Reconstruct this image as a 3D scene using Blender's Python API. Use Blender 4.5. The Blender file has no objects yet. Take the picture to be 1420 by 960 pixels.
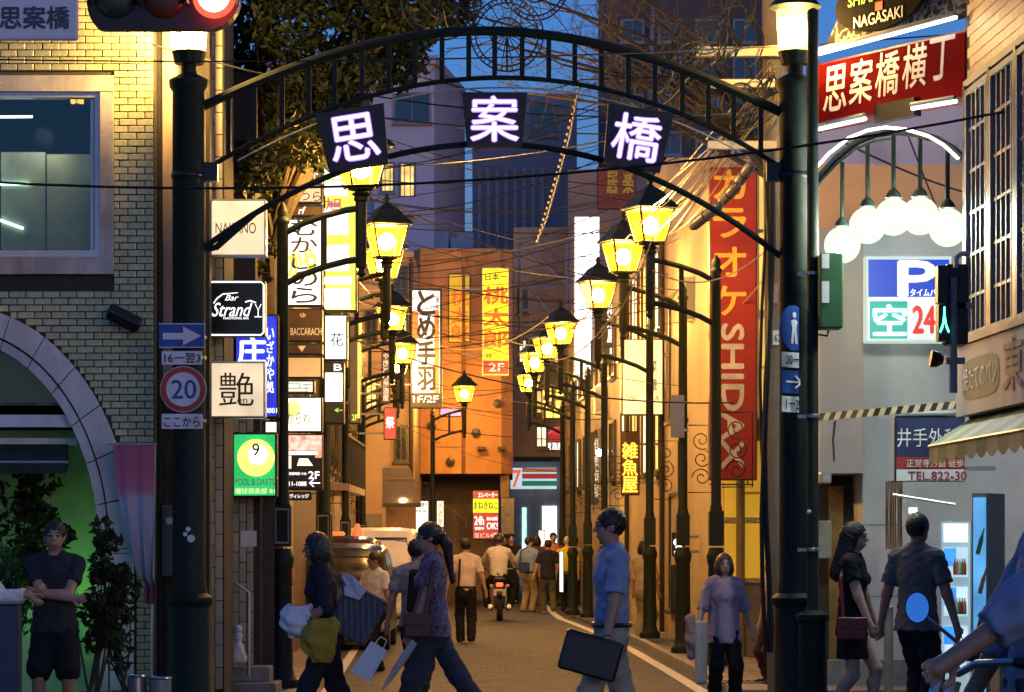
import bpy, math, random
import numpy as np
from mathutils import Vector, Matrix, Euler

# ------------------------------------------------------------------ camera, sky, sun, exposure
scn = bpy.context.scene
F, CX, HY, CAMZ = 4000.0, 710.0, 752.0, 1.6
cam_data = bpy.data.cameras.new('camera'); cam = bpy.data.objects.new('camera', cam_data)
scn.collection.objects.link(cam); scn.camera = cam
cam.location = (0, 0, CAMZ); cam.rotation_euler = (math.radians(90), 0, 0)
cam_data.sensor_fit = 'HORIZONTAL'; cam_data.sensor_width = 36
cam_data.lens = 36 * F / 1420; cam_data.shift_y = (HY - 480) / 1420
cam_data.clip_start = 0.5; cam_data.clip_end = 2000
cam_data.dof.use_dof = False

SUN_EL, SUN_ROT = math.radians(0.3), math.radians(150)
wd = bpy.data.worlds.new('World'); scn.world = wd; wd.use_nodes = True
wn = wd.node_tree; wn.nodes.clear()
wo = wn.nodes.new('ShaderNodeOutputWorld'); wb = wn.nodes.new('ShaderNodeBackground')
sk = wn.nodes.new('ShaderNodeTexSky'); sk.sky_type = 'NISHITA'; sk.sun_disc = False
sk.sun_elevation = SUN_EL; sk.sun_rotation = SUN_ROT; sk.altitude = 0
sk.air_density = 1.0; sk.dust_density = 0.3; sk.ozone_density = 5.0
wn.links.new(sk.outputs[0], wb.inputs[0]); wb.inputs[1].default_value = 0.15
wn.links.new(wb.outputs[0], wo.inputs[0])
sl = bpy.data.lights.new('sun', 'SUN'); sl.energy = 0.03; sl.angle = math.radians(25); sl.color = (1.0, 0.84, 0.66)
so = bpy.data.objects.new('sun', sl); scn.collection.objects.link(so)
sd_ = Vector((math.sin(SUN_ROT) * math.cos(.12), math.cos(SUN_ROT) * math.cos(.12), math.sin(.12)))   # towards the set sun, low behind the camera
so.rotation_euler = sd_.to_track_quat('Z', 'Y').to_euler()
scn.view_settings.view_transform = 'Standard'; scn.view_settings.look = 'None'
scn.view_settings.exposure = 2.75; scn.view_settings.gamma = 1.0
scn.view_settings.use_curve_mapping = False
scn.cycles.max_bounces = 6; scn.cycles.diffuse_bounces = 3; scn.cycles.glossy_bounces = 3
scn.cycles.transparent_max_bounces = 12; scn.cycles.transmission_bounces = 4
scn.cycles.sample_clamp_indirect = 4.0; scn.cycles.caustics_reflective = False; scn.cycles.caustics_refractive = False

ES = 0.15; LS = 0.175      # dusk levels: the picture is exposed long, so lamps and signs are weak in absolute terms
LAMP_W = 850.0          # watts of one street lantern
rng = random.Random(7)
COL = scn.collection
def W(px, py, Y): return Vector(((px - CX) * Y / F, Y, CAMZ + (HY - py) * Y / F))
def mpp(Y): return Y / F

# ------------------------------------------------------------------ materials
MATS = {}
def _nodes(name):
    m = bpy.data.materials.new(name); m.use_nodes = True; nt = m.node_tree
    return m, nt, nt.nodes['Principled BSDF']
def mat(name, col, rough=0.6, metal=0.0, var=0.25, scale=6.0, bump=0.0, bscale=60.0, spec=0.5, dirt=0.0, stretch=None, alpha=None, col2=None):
    """procedural paint / plaster / metal: colour broken up by two noises, roughness variation, fine bump"""
    if name in MATS: return MATS[name]
    m, nt, b = _nodes(name); N = nt.nodes; L = nt.links
    tc = N.new('ShaderNodeTexCoord'); mp = N.new('ShaderNodeMapping'); L.new(tc.outputs['Object'], mp.inputs[0])
    if stretch: mp.inputs['Scale'].default_value = stretch
    n1 = N.new('ShaderNodeTexNoise'); n1.inputs['Scale'].default_value = scale; n1.inputs['Detail'].default_value = 6; n1.inputs['Roughness'].default_value = 0.65
    L.new(mp.outputs[0], n1.inputs['Vector'])
    rp = N.new('ShaderNodeValToRGB')
    lo = [c * (1 - var) for c in col]; hi = [min(1, c * (1 + var)) for c in col] if col2 is None else col2
    rp.color_ramp.elements[0].position = 0.3; rp.color_ramp.elements[1].position = 0.72
    rp.color_ramp.elements[0].color = (*lo, 1); rp.color_ramp.elements[1].color = (*hi, 1)
    L.new(n1.outputs['Fac'], rp.inputs[0]); out = rp.outputs[0]
    if dirt > 0:
        n2 = N.new('ShaderNodeTexNoise'); n2.inputs['Scale'].default_value = scale * 0.35; n2.inputs['Detail'].default_value = 8
        mp2 = N.new('ShaderNodeMapping'); L.new(tc.outputs['Object'], mp2.inputs[0]); mp2.inputs['Scale'].default_value = (2.2, 2.2, 0.45)
        L.new(mp2.outputs[0], n2.inputs['Vector'])
        r2 = N.new('ShaderNodeValToRGB'); r2.color_ramp.elements[0].position = 0.48; r2.color_ramp.elements[1].position = 0.7
        r2.color_ramp.elements[0].color = (0, 0, 0, 1); r2.color_ramp.elements[1].color = (dirt, dirt, dirt, 1)
        L.new(n2.outputs['Fac'], r2.inputs[0])
        mx = N.new('ShaderNodeMixRGB'); mx.inputs[2].default_value = (col[0] * .3, col[1] * .27, col[2] * .24, 1)
        L.new(r2.outputs[0], mx.inputs[0]); L.new(out, mx.inputs[1]); out = mx.outputs[0]
    L.new(out, b.inputs['Base Color'])
    mr = N.new('ShaderNodeMapRange'); mr.inputs['To Min'].default_value = max(0.02, rough - .12); mr.inputs['To Max'].default_value = min(1, rough + .12)
    L.new(n1.outputs['Fac'], mr.inputs[0]); L.new(mr.outputs[0], b.inputs['Roughness'])
    b.inputs['Metallic'].default_value = metal; b.inputs['Specular IOR Level'].default_value = spec
    if bump > 0:
        n3 = N.new('ShaderNodeTexNoise'); n3.inputs['Scale'].default_value = bscale; n3.inputs['Detail'].default_value = 4
        L.new(mp.outputs[0], n3.inputs['Vector'])
        bp = N.new('ShaderNodeBump'); bp.inputs['Strength'].default_value = bump; bp.inputs['Distance'].default_value = 0.01
        L.new(n3.outputs['Fac'], bp.inputs['Height']); L.new(bp.outputs[0], b.inputs['Normal'])
    MATS[name] = m; return m
def emit(name, col, s, sample=True, var=0.0, scale=4.0, gloss=False):
    """a lit sign face, tube or lamp glass: plastic that glows, brightness uneven where the tubes sit"""
    if name in MATS: return MATS[name]
    s = s * ES
    m, nt, b = _nodes(name); N = nt.nodes; L = nt.links
    b.inputs['Base Color'].default_value = (*[c * .5 for c in col], 1); b.inputs['Roughness'].default_value = 0.35
    b.inputs['Emission Color'].default_value = (*col, 1); b.inputs['Emission Strength'].default_value = s
    if var > 0:
        tc = N.new('ShaderNodeTexCoord'); n = N.new('ShaderNodeTexNoise'); n.inputs['Scale'].default_value = scale; n.inputs['Detail'].default_value = 1.5
        L.new(tc.outputs['Object'], n.inputs['Vector'])
        mr = N.new('ShaderNodeMapRange'); mr.inputs['From Min'].default_value = .3; mr.inputs['From Max'].default_value = .7
        mr.inputs['To Min'].default_value = s * (1 - var); mr.inputs['To Max'].default_value = s * (1 + var)
        L.new(n.outputs['Fac'], mr.inputs[0]); L.new(mr.outputs[0], b.inputs['Emission Strength'])
    if not sample: m.cycles.emission_sampling = 'NONE'
    MATS[name] = m; return m
def lampglass(name, col, s, fac):
    if name in MATS: return MATS[name]
    m = bpy.data.materials.new(name); m.use_nodes = True; nt = m.node_tree; N = nt.nodes; N.clear(); L = nt.links
    o = N.new('ShaderNodeOutputMaterial'); mx = N.new('ShaderNodeMixShader'); t = N.new('ShaderNodeBsdfTransparent'); e = N.new('ShaderNodeEmission')
    e.inputs[0].default_value = (*col, 1); e.inputs[1].default_value = s * ES; mx.inputs[0].default_value = fac
    L.new(t.outputs[0], mx.inputs[1]); L.new(e.outputs[0], mx.inputs[2]); L.new(mx.outputs[0], o.inputs[0])
    m.cycles.emission_sampling = 'NONE'; MATS[name] = m; return m
def frosted(name, col, tr=.55):
    """lightly frosted lamp glass: lets the bulb show and glows where the bulb is near"""
    if name in MATS: return MATS[name]
    m = bpy.data.materials.new(name); m.use_nodes = True; nt = m.node_tree; N = nt.nodes; N.clear(); L = nt.links
    o = N.new('ShaderNodeOutputMaterial'); ad = N.new('ShaderNodeAddShader'); t = N.new('ShaderNodeBsdfTransparent'); e = N.new('ShaderNodeBsdfTranslucent')
    t.inputs[0].default_value = (tr, tr * .93, tr * .8, 1); e.inputs[0].default_value = (*col, 1)
    L.new(t.outputs[0], ad.inputs[0]); L.new(e.outputs[0], ad.inputs[1]); L.new(ad.outputs[0], o.inputs[0]); MATS[name] = m; return m
def glass(name, tint=(0.8, 0.85, 0.88), refl=0.12, rough=0.03):
    if name in MATS: return MATS[name]
    m = bpy.data.materials.new(name); m.use_nodes = True; nt = m.node_tree; N = nt.nodes; N.clear(); L = nt.links
    o = N.new('ShaderNodeOutputMaterial'); mx = N.new('ShaderNodeMixShader'); t = N.new('ShaderNodeBsdfTransparent'); g = N.new('ShaderNodeBsdfGlossy')
    t.inputs[0].default_value = (*tint, 1); g.inputs['Roughness'].default_value = rough
    lw = N.new('ShaderNodeLayerWeight'); lw.inputs[0].default_value = 0.3
    mr = N.new('ShaderNodeMapRange'); mr.inputs['To Min'].default_value = refl; mr.inputs['To Max'].default_value = 0.9
    L.new(lw.outputs['Fresnel'], mr.inputs[0]); L.new(mr.outputs[0], mx.inputs[0])
    L.new(t.outputs[0], mx.inputs[1]); L.new(g.outputs[0], mx.inputs[2]); L.new(mx.outputs[0], o.inputs[0])
    MATS[name] = m; return m

# ------------------------------------------------------------------ mesh building
class MB:
    def __init__(s): s.v = []; s.f = []
    def add(s, v, f):
        k = len(s.v); s.v += [tuple(p) for p in v]; s.f += [tuple(i + k for i in q) for q in f]; return s
    def box(s, x0, x1, y0, y1, z0, z1):
        return s.add([(x0, y0, z0), (x1, y0, z0), (x1, y1, z0), (x0, y1, z0), (x0, y0, z1), (x1, y0, z1), (x1, y1, z1), (x0, y1, z1)],
                     [(0, 3, 2, 1), (4, 5, 6, 7), (0, 1, 5, 4), (1, 2, 6, 5), (2, 3, 7, 6), (3, 0, 4, 7)])
    def bbox(s, x0, x1, y0, y1, z0, z1, b=0.01):
        """bevelled box"""
        pts = []; b = min(b, (x1 - x0) * .45, (y1 - y0) * .45, (z1 - z0) * .45)
        import itertools
        fs = []
        def vid(x, y, z): return pts.index((x, y, z))
        X = (x0, x1); Y = (y0, y1); Z = (z0, z1)
        for i in (0, 1):
            for j in (0, 1):
                for k in (0, 1):
                    dx = b if i == 0 else -b; dy = b if j == 0 else -b; dz = b if k == 0 else -b
                    pts.append((X[i], Y[j] + dy, Z[k] + dz)); pts.append((X[i] + dx, Y[j], Z[k] + dz)); pts.append((X[i] + dx, Y[j] + dy, Z[k]))
        def P(i, j, k, a): return (i * 4 + j * 2 + k) * 3 + a
        for i in (0, 1):
            q = (P(i, 0, 0, 0), P(i, 1, 0, 0), P(i, 1, 1, 0), P(i, 0, 1, 0)); fs.append(q if i else q[::-1])
            q = (P(0, i, 0, 1), P(0, i, 1, 1), P(1, i, 1, 1), P(1, i, 0, 1)); fs.append(q if i else q[::-1])
            q = (P(0, 0, i, 2), P(1, 0, i, 2), P(1, 1, i, 2), P(0, 1, i, 2)); fs.append(q if i else q[::-1])
        for a in (0, 1):
            for c in (0, 1):
                fs.append((P(a, c, 0, 0), P(a, c, 1, 0), P(a, c, 1, 1), P(a, c, 0, 1)))
                fs.append((P(a, 0, c, 0), P(a, 1, c, 0), P(a, 1, c, 2), P(a, 0, c, 2)))
                fs.append((P(0, a, c, 1), P(1, a, c, 1), P(1, a, c, 2), P(0, a, c, 2)))
        for i in (0, 1):
            for j in (0, 1):
                for k in (0, 1): fs.append((P(i, j, k, 0), P(i, j, k, 1), P(i, j, k, 2)))
        return s.add(pts, fs)
    def obox(s, o, u, v, n, w, h, d):
        """box from corner o along unit vectors u (w), v (h), n (d)"""
        o = Vector(o); u = Vector(u) * w; v = Vector(v) * h; n = Vector(n) * d
        p = [o, o + u, o + u + n, o + n]; p += [q + v for q in p]
        return s.add(p, [(0, 3, 2, 1), (4, 5, 6, 7), (0, 1, 5, 4), (1, 2, 6, 5), (2, 3, 7, 6), (3, 0, 4, 7)])
    def prism(s, poly, y0, y1):
        """polygon in x,z extruded from y0 to y1"""
        n = len(poly)
        return s.add([(x, y0, z) for x, z in poly] + [(x, y1, z) for x, z in poly],
                     [tuple(range(n)), tuple(range(2 * n - 1, n - 1, -1))] + [(i, i + n, (i + 1) % n + n, (i + 1) % n) for i in range(n)])
    def prismx(s, poly, x0, x1):
        n = len(poly)
        return s.add([(x0, y, z) for y, z in poly] + [(x1, y, z) for y, z in poly],
                     [tuple(range(n - 1, -1, -1)), tuple(range(n, 2 * n))] + [(i, (i + 1) % n, (i + 1) % n + n, i + n) for i in range(n)])
    def tube(s, path, r, n=8, cap=True):
        P = [Vector(p) for p in path]; R = r if isinstance(r, (list, tuple)) else [r] * len(P)
        vs = []; prev = None
        for i, p in enumerate(P):
            t = (P[min(i + 1, len(P) - 1)] - P[max(i - 1, 0)])
            if t.length < 1e-9: t = Vector((0, 0, 1))
            t.normalize()
            if prev is None:
                a = Vector((0, 0, 1)) if abs(t.z) < .9 else Vector((1, 0, 0)); e = t.cross(a).normalized()
            else:
                e = prev - t * prev.dot(t); e = e.normalized() if e.length > 1e-6 else t.orthogonal().normalized()
            prev = e; g = t.cross(e)
            for k in range(n):
                a = 2 * math.pi * k / n; vs.append(p + (e * math.cos(a) + g * math.sin(a)) * R[i])
        fs = [(i * n + k, i * n + (k + 1) % n, (i + 1) * n + (k + 1) % n, (i + 1) * n + k) for i in range(len(P) - 1) for k in range(n)]
        if cap: fs += [tuple(range(n - 1, -1, -1)), tuple(range((len(P) - 1) * n, len(P) * n))]
        return s.add(vs, fs)
    def lathe(s, prof, c=(0, 0, 0), n=16, sq=False, rot=0.0):
        """profile [(r,z)] round the z axis through c"""
        vs = []
        for r, z in prof:
            for k in range(n):
                a = 2 * math.pi * k / n + rot; vs.append((c[0] + r * math.cos(a), c[1] + r * math.sin(a), c[2] + z))
        fs = [(i * n + k, i * n + (k + 1) % n, (i + 1) * n + (k + 1) % n, (i + 1) * n + k) for i in range(len(prof) - 1) for k in range(n)]
        fs += [tuple(range(n - 1, -1, -1)), tuple(range((len(prof) - 1) * n, len(prof) * n))]
        return s.add(vs, fs)
    def ball(s, c, r, n=16, m=10, sc=(1, 1, 1)):
        prof = [(math.sin(math.pi * i / m), -math.cos(math.pi * i / m)) for i in range(m + 1)]
        k = len(s.v); s.lathe([(max(a, 1e-4), b) for a, b in prof], (0, 0, 0), n)
        for i in range(k, len(s.v)):
            x, y, z = s.v[i]; s.v[i] = (c[0] + x * r * sc[0], c[1] + y * r * sc[1], c[2] + z * r * sc[2])
        return s
    def disc(s, c, r, axis, d, n=24):
        a = Vector(axis).normalized(); c = Vector(c)
        return s.tube([c, c + a * d], r, n)
    def quad(s, a, b, c, d): return s.add([a, b, c, d], [(0, 1, 2, 3)])
    def xf(s, M):
        s.v = [tuple(M @ Vector(p)) for p in s.v]; return s
    def mesh(s, name, smooth=False):
        me = bpy.data.meshes.new(name); me.from_pydata(s.v, [], s.f); me.update()
        if smooth:
            me.polygons.foreach_set('use_smooth', [True] * len(me.polygons))
            try: me.set_sharp_from_angle(angle=math.radians(40))
            except Exception: pass
        return me

def link(name, me, m, parent=None, loc=None):
    o = bpy.data.objects.new(name, me)
    if m is not None and me is not None and len(me.materials) == 0: me.materials.append(m)
    COL.objects.link(o)
    if parent is not None:
        o.parent = parent
        if loc is None and parent.type == 'EMPTY' and not parent.get('_local'):   # geometry given in world space
            loc = -Vector(parent.location)
    if loc is not None: o.location = loc
    return o
def part(name, mb, m, parent, smooth=False, label=None, loc=None):
    o = link(name, mb.mesh(name, smooth) if isinstance(mb, MB) else mb, m, parent, loc)
    if label: o['label'] = label
    return o
def thing(name, label, cat, loc=(0, 0, 0), rotz=0.0, group=None, local=False):
    o = bpy.data.objects.new(name, None); COL.objects.link(o); o.empty_display_size = 0.2
    o.location = loc; o.rotation_euler = (0, 0, rotz); o['label'] = label; o['category'] = cat
    if group: o['group'] = group
    if local: o['_local'] = 1
    return o
def solo(name, mb, m, label, cat, group=None, smooth=False):
    o = link(name, mb.mesh(name, smooth), m); o['label'] = label; o['category'] = cat
    if group: o['group'] = group
    return o
def struct(name, mb, m, kind='structure', smooth=False, label=None):
    o = link(name, mb.mesh(name, smooth), m); o['kind'] = kind
    if label: o['label'] = label
    return o
def copy_tree(o, parent=None):
    c = o.copy(); COL.objects.link(c)
    if parent is not None: c.parent = parent
    for ch in list(o.children): copy_tree(ch, c)
    return c
def point_light(name, loc, w, col, r=0.06, parent=None):
    l = bpy.data.lights.new(name, 'POINT'); l.energy = w * LS; l.color = col; l.shadow_soft_size = r; l.use_soft_falloff = False
    o = bpy.data.objects.new(name, l); COL.objects.link(o)
    if parent is not None:
        o.parent = parent
        o.location = Vector(loc) - (Vector() if parent.get('_local') else Vector(parent.location))
    else: o.location = loc
    return o

# ------------------------------------------------------------------ lettering
_tc = {}
def glyphs(body, bold=0.0, shear=0.0):
    k = (body, shear)
    if k in _tc: return _tc[k]
    c = bpy.data.curves.new('lettering', 'FONT'); c.body = body; c.resolution_u = 3; c.fill_mode = 'FRONT';  c.shear = shear; c.dimensions = '2D'
    o = bpy.data.objects.new('lettering', c)
    me = bpy.data.meshes.new_from_object(o)
    v = [(p.co.x, p.co.y) for p in me.vertices]; f = [tuple(p.vertices) for p in me.polygons]
    bpy.data.objects.remove(o); bpy.data.curves.remove(c); bpy.data.meshes.remove(me)
    if v:
        xs = [a for a, b in v]; ys = [b for a, b in v]; x0, x1, y0, y1 = min(xs), max(xs), min(ys), max(ys)
        w = max(x1 - x0, 1e-6); h = max(y1 - y0, 1e-6)
        v = [((a - x0) / w, (b - y0) / h) for a, b in v]; asp = w / h
    else: asp = 1
    _tc[k] = (v, f, asp); return _tc[k]
EX, EZ, EN = Vector((1, 0, 0)), Vector((0, 0, 1)), Vector((0, -1, 0))
def text(parent, body, m, o, w, h, u=EX, v=EZ, n=EN, bold=0.015, shear=0.0, vertical=False, gap=0.12, off=0.006, name='lettering', mb=None):
    """letters stretched over the w x h box whose lower left corner is o, lying off metres in front of the board"""
    o = Vector(o) + Vector(n) * off; u = Vector(u); v = Vector(v); own = mb is None; mb = mb or MB()
    def put(c, ox, oz, w_, h_, fn=None):
        vs, fs, a = glyphs(c, 0, shear)
        d = max(bold, 0) * h_ * .8
        sh_ = [(0, 0)] if d <= 0 else [(-d, 0), (d, 0), (0, -d), (0, d)]
        for i, (dx, dz) in enumerate(sh_):
            g = o + Vector(n) * (.0006 * i)
            mb.add([g + u * (ox + dx + (fn(q)[0] if fn else q[0] * w_)) + v * (oz + dz + (fn(q)[1] if fn else q[1] * h_)) for q in vs], fs)
    if vertical:
        k = len(body); ch = h / (k + gap * (k - 1))
        for i, c in enumerate(body):
            if c == ' ': continue
            z0 = h - (i + 1) * ch - i * gap * ch
            if c == 'ー': put(c, 0, z0, w, ch, lambda q: (w * (.5 + (q[1] - .5) * .14), ch * (.1 + .8 * (1 - q[0]))))
            elif c == '一': put(c, 0, z0, w, ch, lambda q: (q[0] * w, ch * (.42 + .16 * q[1])))
            else: put(c, 0, z0, w, ch)
    else: put(body, 0, 0, w, h)
    if own: return part(name, mb, m, parent)
    return mb
# ------------------------------------------------------------------ bodies: smooth distance fields turned into one continuous skin
def seg(a, b, ra, rb, k=0.03, dep=1.0): return ('s', np.array(a, float), np.array(b, float), ra, rb, k, dep)
def ell(c, r, k=0.03): return ('e', np.array(c, float), np.array(r, float), 0, 0, k, 1.0)
def cut(p, n): return ('c', np.array(p, float), np.array(n, float) / np.linalg.norm(n))         # keeps the side n points away from
def sub(c, r, k=0.01): return ('x', np.array(c, float), np.array(r, float), 0, 0, k, 1.0)        # carves an ellipsoid away
def field(prims, h, folds=0.0, seed=0, fr=1.0):
    lo = np.full(3, 1e9); hi = np.full(3, -1e9)
    for p in prims:
        if p[0] == 's':
            R = max(p[3], p[4]); lo = np.minimum(lo, np.minimum(p[1], p[2]) - R); hi = np.maximum(hi, np.maximum(p[1], p[2]) + R)
        elif p[0] == 'e': lo = np.minimum(lo, p[1] - p[2]); hi = np.maximum(hi, p[1] + p[2])
    lo -= 3 * h + .015; hi += 3 * h + .015
    n = np.ceil((hi - lo) / h).astype(int) + 1
    D = np.full(n, 1.0, np.float32)
    ax = [lo[i] + h * np.arange(n[i]) for i in range(3)]
    for p in prims:
        if p[0] == 'c':
            X = ax[0][:, None, None]; Y = ax[1][None, :, None]; Z = ax[2][None, None, :]
            d = (X - p[1][0]) * p[2][0] + (Y - p[1][1]) * p[2][1] + (Z - p[1][2]) * p[2][2]
            D = np.maximum(D, d); continue
        if p[0] == 's':
            R = max(p[3], p[4]); a = np.minimum(p[1], p[2]) - R; b = np.maximum(p[1], p[2]) + R
        else: a = p[1] - p[2]; b = p[1] + p[2]
        mg = p[5] + 3 * h
        i0 = np.maximum(0, np.floor((a - mg - lo) / h).astype(int)); i1 = np.minimum(n, np.ceil((b + mg - lo) / h).astype(int) + 1)
        X = ax[0][i0[0]:i1[0], None, None]; Y = ax[1][None, i0[1]:i1[1], None]; Z = ax[2][None, None, i0[2]:i1[2]]
        if p[0] == 's':
            A, B, dep = p[1], p[2], p[6]; ba = B - A; L = max(ba @ ba, 1e-9)
            t = np.clip(((X - A[0]) * ba[0] + (Y - A[1]) * ba[1] + (Z - A[2]) * ba[2]) / L, 0, 1)
            dx = X - A[0] - t * ba[0]; dy = (Y - A[1] - t * ba[1]) / dep; dz = Z - A[2] - t * ba[2]
            d = np.sqrt(dx * dx + dy * dy + dz * dz) - (p[3] + t * (p[4] - p[3]))
            if dep < 1: d = d * (.5 + .5 * dep)
        else:
            q = np.sqrt(((X - p[1][0]) / p[2][0]) ** 2 + ((Y - p[1][1]) / p[2][1]) ** 2 + ((Z - p[1][2]) / p[2][2]) ** 2)
            d = (q - 1) * p[2].min()
        S = D[i0[0]:i1[0], i0[1]:i1[1], i0[2]:i1[2]]; k = max(p[5], 1e-4)
        if p[0] == 'x':
            hh = np.clip(.5 - .5 * (S + d) / k, 0, 1); S[...] = S * (1 - hh) + (-d) * hh + k * hh * (1 - hh)
        else:
            hh = np.clip(.5 + .5 * (S - d) / k, 0, 1); S[...] = S * (1 - hh) + d * hh - k * hh * (1 - hh)
    if folds > 0:
        X = ax[0][:, None, None] * fr; Y = ax[1][None, :, None] * fr; Z = ax[2][None, None, :] * fr
        D = D + folds * (np.sin(X * 31 + Z * 19 + seed) * np.sin(Y * 27 - Z * 23 + seed * 2) + .6 * np.sin(X * 17 - Z * 47 + Y * 20 + seed * 3) * np.sin(Z * 13 + X * 9))
    return D, lo
def nets(D, lo, h):
    s = D < 0; c = np.zeros(np.array(D.shape) - 1, int)
    for i in (0, 1):
        for j in (0, 1):
            for k in (0, 1): c += s[i:i + c.shape[0], j:j + c.shape[1], k:k + c.shape[2]]
    mix = (c > 0) & (c < 8); I = np.argwhere(mix)
    if len(I) == 0: return [], []
    idx = np.full(mix.shape, -1, int); idx[mix] = np.arange(len(I))
    acc = np.zeros((len(I), 3)); cnt = np.zeros(len(I))
    cor = [(i, j, k) for i in (0, 1) for j in (0, 1) for k in (0, 1)]
    for a in cor:
        for axis in range(3):
            if a[axis]: continue
            b = list(a); b[axis] = 1
            da = D[I[:, 0] + a[0], I[:, 1] + a[1], I[:, 2] + a[2]]; db = D[I[:, 0] + b[0], I[:, 1] + b[1], I[:, 2] + b[2]]
            x = (da < 0) != (db < 0); t = np.where(x, da / np.where(x, da - db, 1), 0)
            pt = np.array(a, float)[None, :].repeat(len(I), 0); pt[:, axis] = t
            acc[x] += pt[x]; cnt[x] += 1
    V = lo + h * (I + acc / cnt[:, None]); Fs = []
    for axis in range(3):
        sl0 = [slice(None)] * 3; sl1 = [slice(None)] * 3; sl0[axis] = slice(0, -1); sl1[axis] = slice(1, None)
        A = s[tuple(sl0)]; B = s[tuple(sl1)]; E = np.argwhere(A != B)
        o1, o2 = [(1, 2), (2, 0), (0, 1)][axis]
        E = E[(E[:, o1] > 0) & (E[:, o2] > 0) & (E[:, o1] < mix.shape[o1]) & (E[:, o2] < mix.shape[o2])]
        e1 = np.zeros(3, int); e1[o1] = 1; e2 = np.zeros(3, int); e2[o2] = 1
        g = lambda q: idx[q[:, 0], q[:, 1], q[:, 2]]
        q = np.stack([g(E - e1 - e2), g(E - e2), g(E), g(E - e1)], 1)
        fl = ~A[E[:, 0], E[:, 1], E[:, 2]]; q[fl] = q[fl][:, ::-1]
        Fs.append(q[(q >= 0).all(1)])
    return V, np.concatenate(Fs)
def sdf_mesh(name, prims, h, folds=0.0, seed=0, fr=1.0):
    D, lo = field(prims, h, folds, seed, fr); V, Q = nets(D, lo, h)
    me = bpy.data.meshes.new(name)
    if len(V) == 0: return me
    me.vertices.add(len(V)); me.vertices.foreach_set('co', np.asarray(V, np.float32).ravel())
    me.loops.add(len(Q) * 4); me.loops.foreach_set('vertex_index', Q.ravel().astype(np.int32))
    me.polygons.add(len(Q)); me.polygons.foreach_set('loop_start', np.arange(0, len(Q) * 4, 4, dtype=np.int32))
    me.update(calc_edges=True); me.polygons.foreach_set('use_smooth', np.ones(len(Q), bool)); me.validate()
    return me

SKIN = dict()
def skin_mat(tone):
    nm = 'skin_' + tone
    if nm in MATS: return MATS[nm]
    c = {'light': (.50, .31, .22), 'tan': (.40, .235, .155), 'brown': (.30, .17, .11)}[tone]
    m = mat(nm, c, .5, var=.12, scale=14, bump=.1, bscale=120); m.node_tree.nodes['Principled BSDF'].inputs['Subsurface Weight'].default_value = .08
    return m
def cloth(name, c, rough=.85, **k):
    return mat('cloth_' + name, c, rough, var=k.pop('var', .15), scale=k.pop('scale', 9), bump=.35, bscale=k.pop('bscale', 220), spec=.2, **k)
def plaid(name, c1, c2, sc=26):
    nm = 'cloth_' + name
    if nm in MATS: return MATS[nm]
    m, nt, b = _nodes(nm); N = nt.nodes; L = nt.links; tc = N.new('ShaderNodeTexCoord')
    ck = N.new('ShaderNodeTexChecker'); ck.inputs['Scale'].default_value = sc; ck.inputs[1].default_value = (*c1, 1); ck.inputs[2].default_value = (*c2, 1)
    mp = N.new('ShaderNodeMapping'); mp.inputs['Rotation'].default_value = (.5, .6, .7); L.new(tc.outputs['Object'], mp.inputs[0]); L.new(mp.outputs[0], ck.inputs[0])
    L.new(ck.outputs[0], b.inputs['Base Color']); b.inputs['Roughness'].default_value = .9; MATS[nm] = m; return m
def blotch(name, cols, sc=22):
    nm = 'cloth_' + name
    if nm in MATS: return MATS[nm]
    m, nt, b = _nodes(nm); N = nt.nodes; L = nt.links; tc = N.new('ShaderNodeTexCoord')
    n = N.new('ShaderNodeTexNoise'); n.inputs['Scale'].default_value = sc; n.inputs['Detail'].default_value = 3
    r = N.new('ShaderNodeValToRGB'); r.color_ramp.interpolation = 'CONSTANT'
    while len(r.color_ramp.elements) < len(cols): r.color_ramp.elements.new(.5)
    for i, c in enumerate(cols): r.color_ramp.elements[i].position = [0, .43, .5, .57, .63][i]; r.color_ramp.elements[i].color = (*c, 1)
    L.new(tc.outputs['Object'], n.inputs['Vector']); L.new(n.outputs['Fac'], r.inputs[0]); L.new(r.outputs[0], b.inputs['Base Color'])
    b.inputs['Roughness'].default_value = .9; MATS[nm] = m; return m

def ik(a, b, l1, l2, pole):
    a = np.array(a, float); b = np.array(b, float); d = b - a; L = np.linalg.norm(d)
    if L > (l1 + l2) * .999: b = a + d / L * (l1 + l2) * .999; d = b - a; L = np.linalg.norm(d)
    u = d / L; x = (l1 * l1 - l2 * l2 + L * L) / (2 * L); y = math.sqrt(max(l1 * l1 - x * x, 0))
    p = np.array(pole, float); p = p - u * (p @ u); p /= max(np.linalg.norm(p), 1e-6)
    return a + u * x + p * y, b

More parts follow.
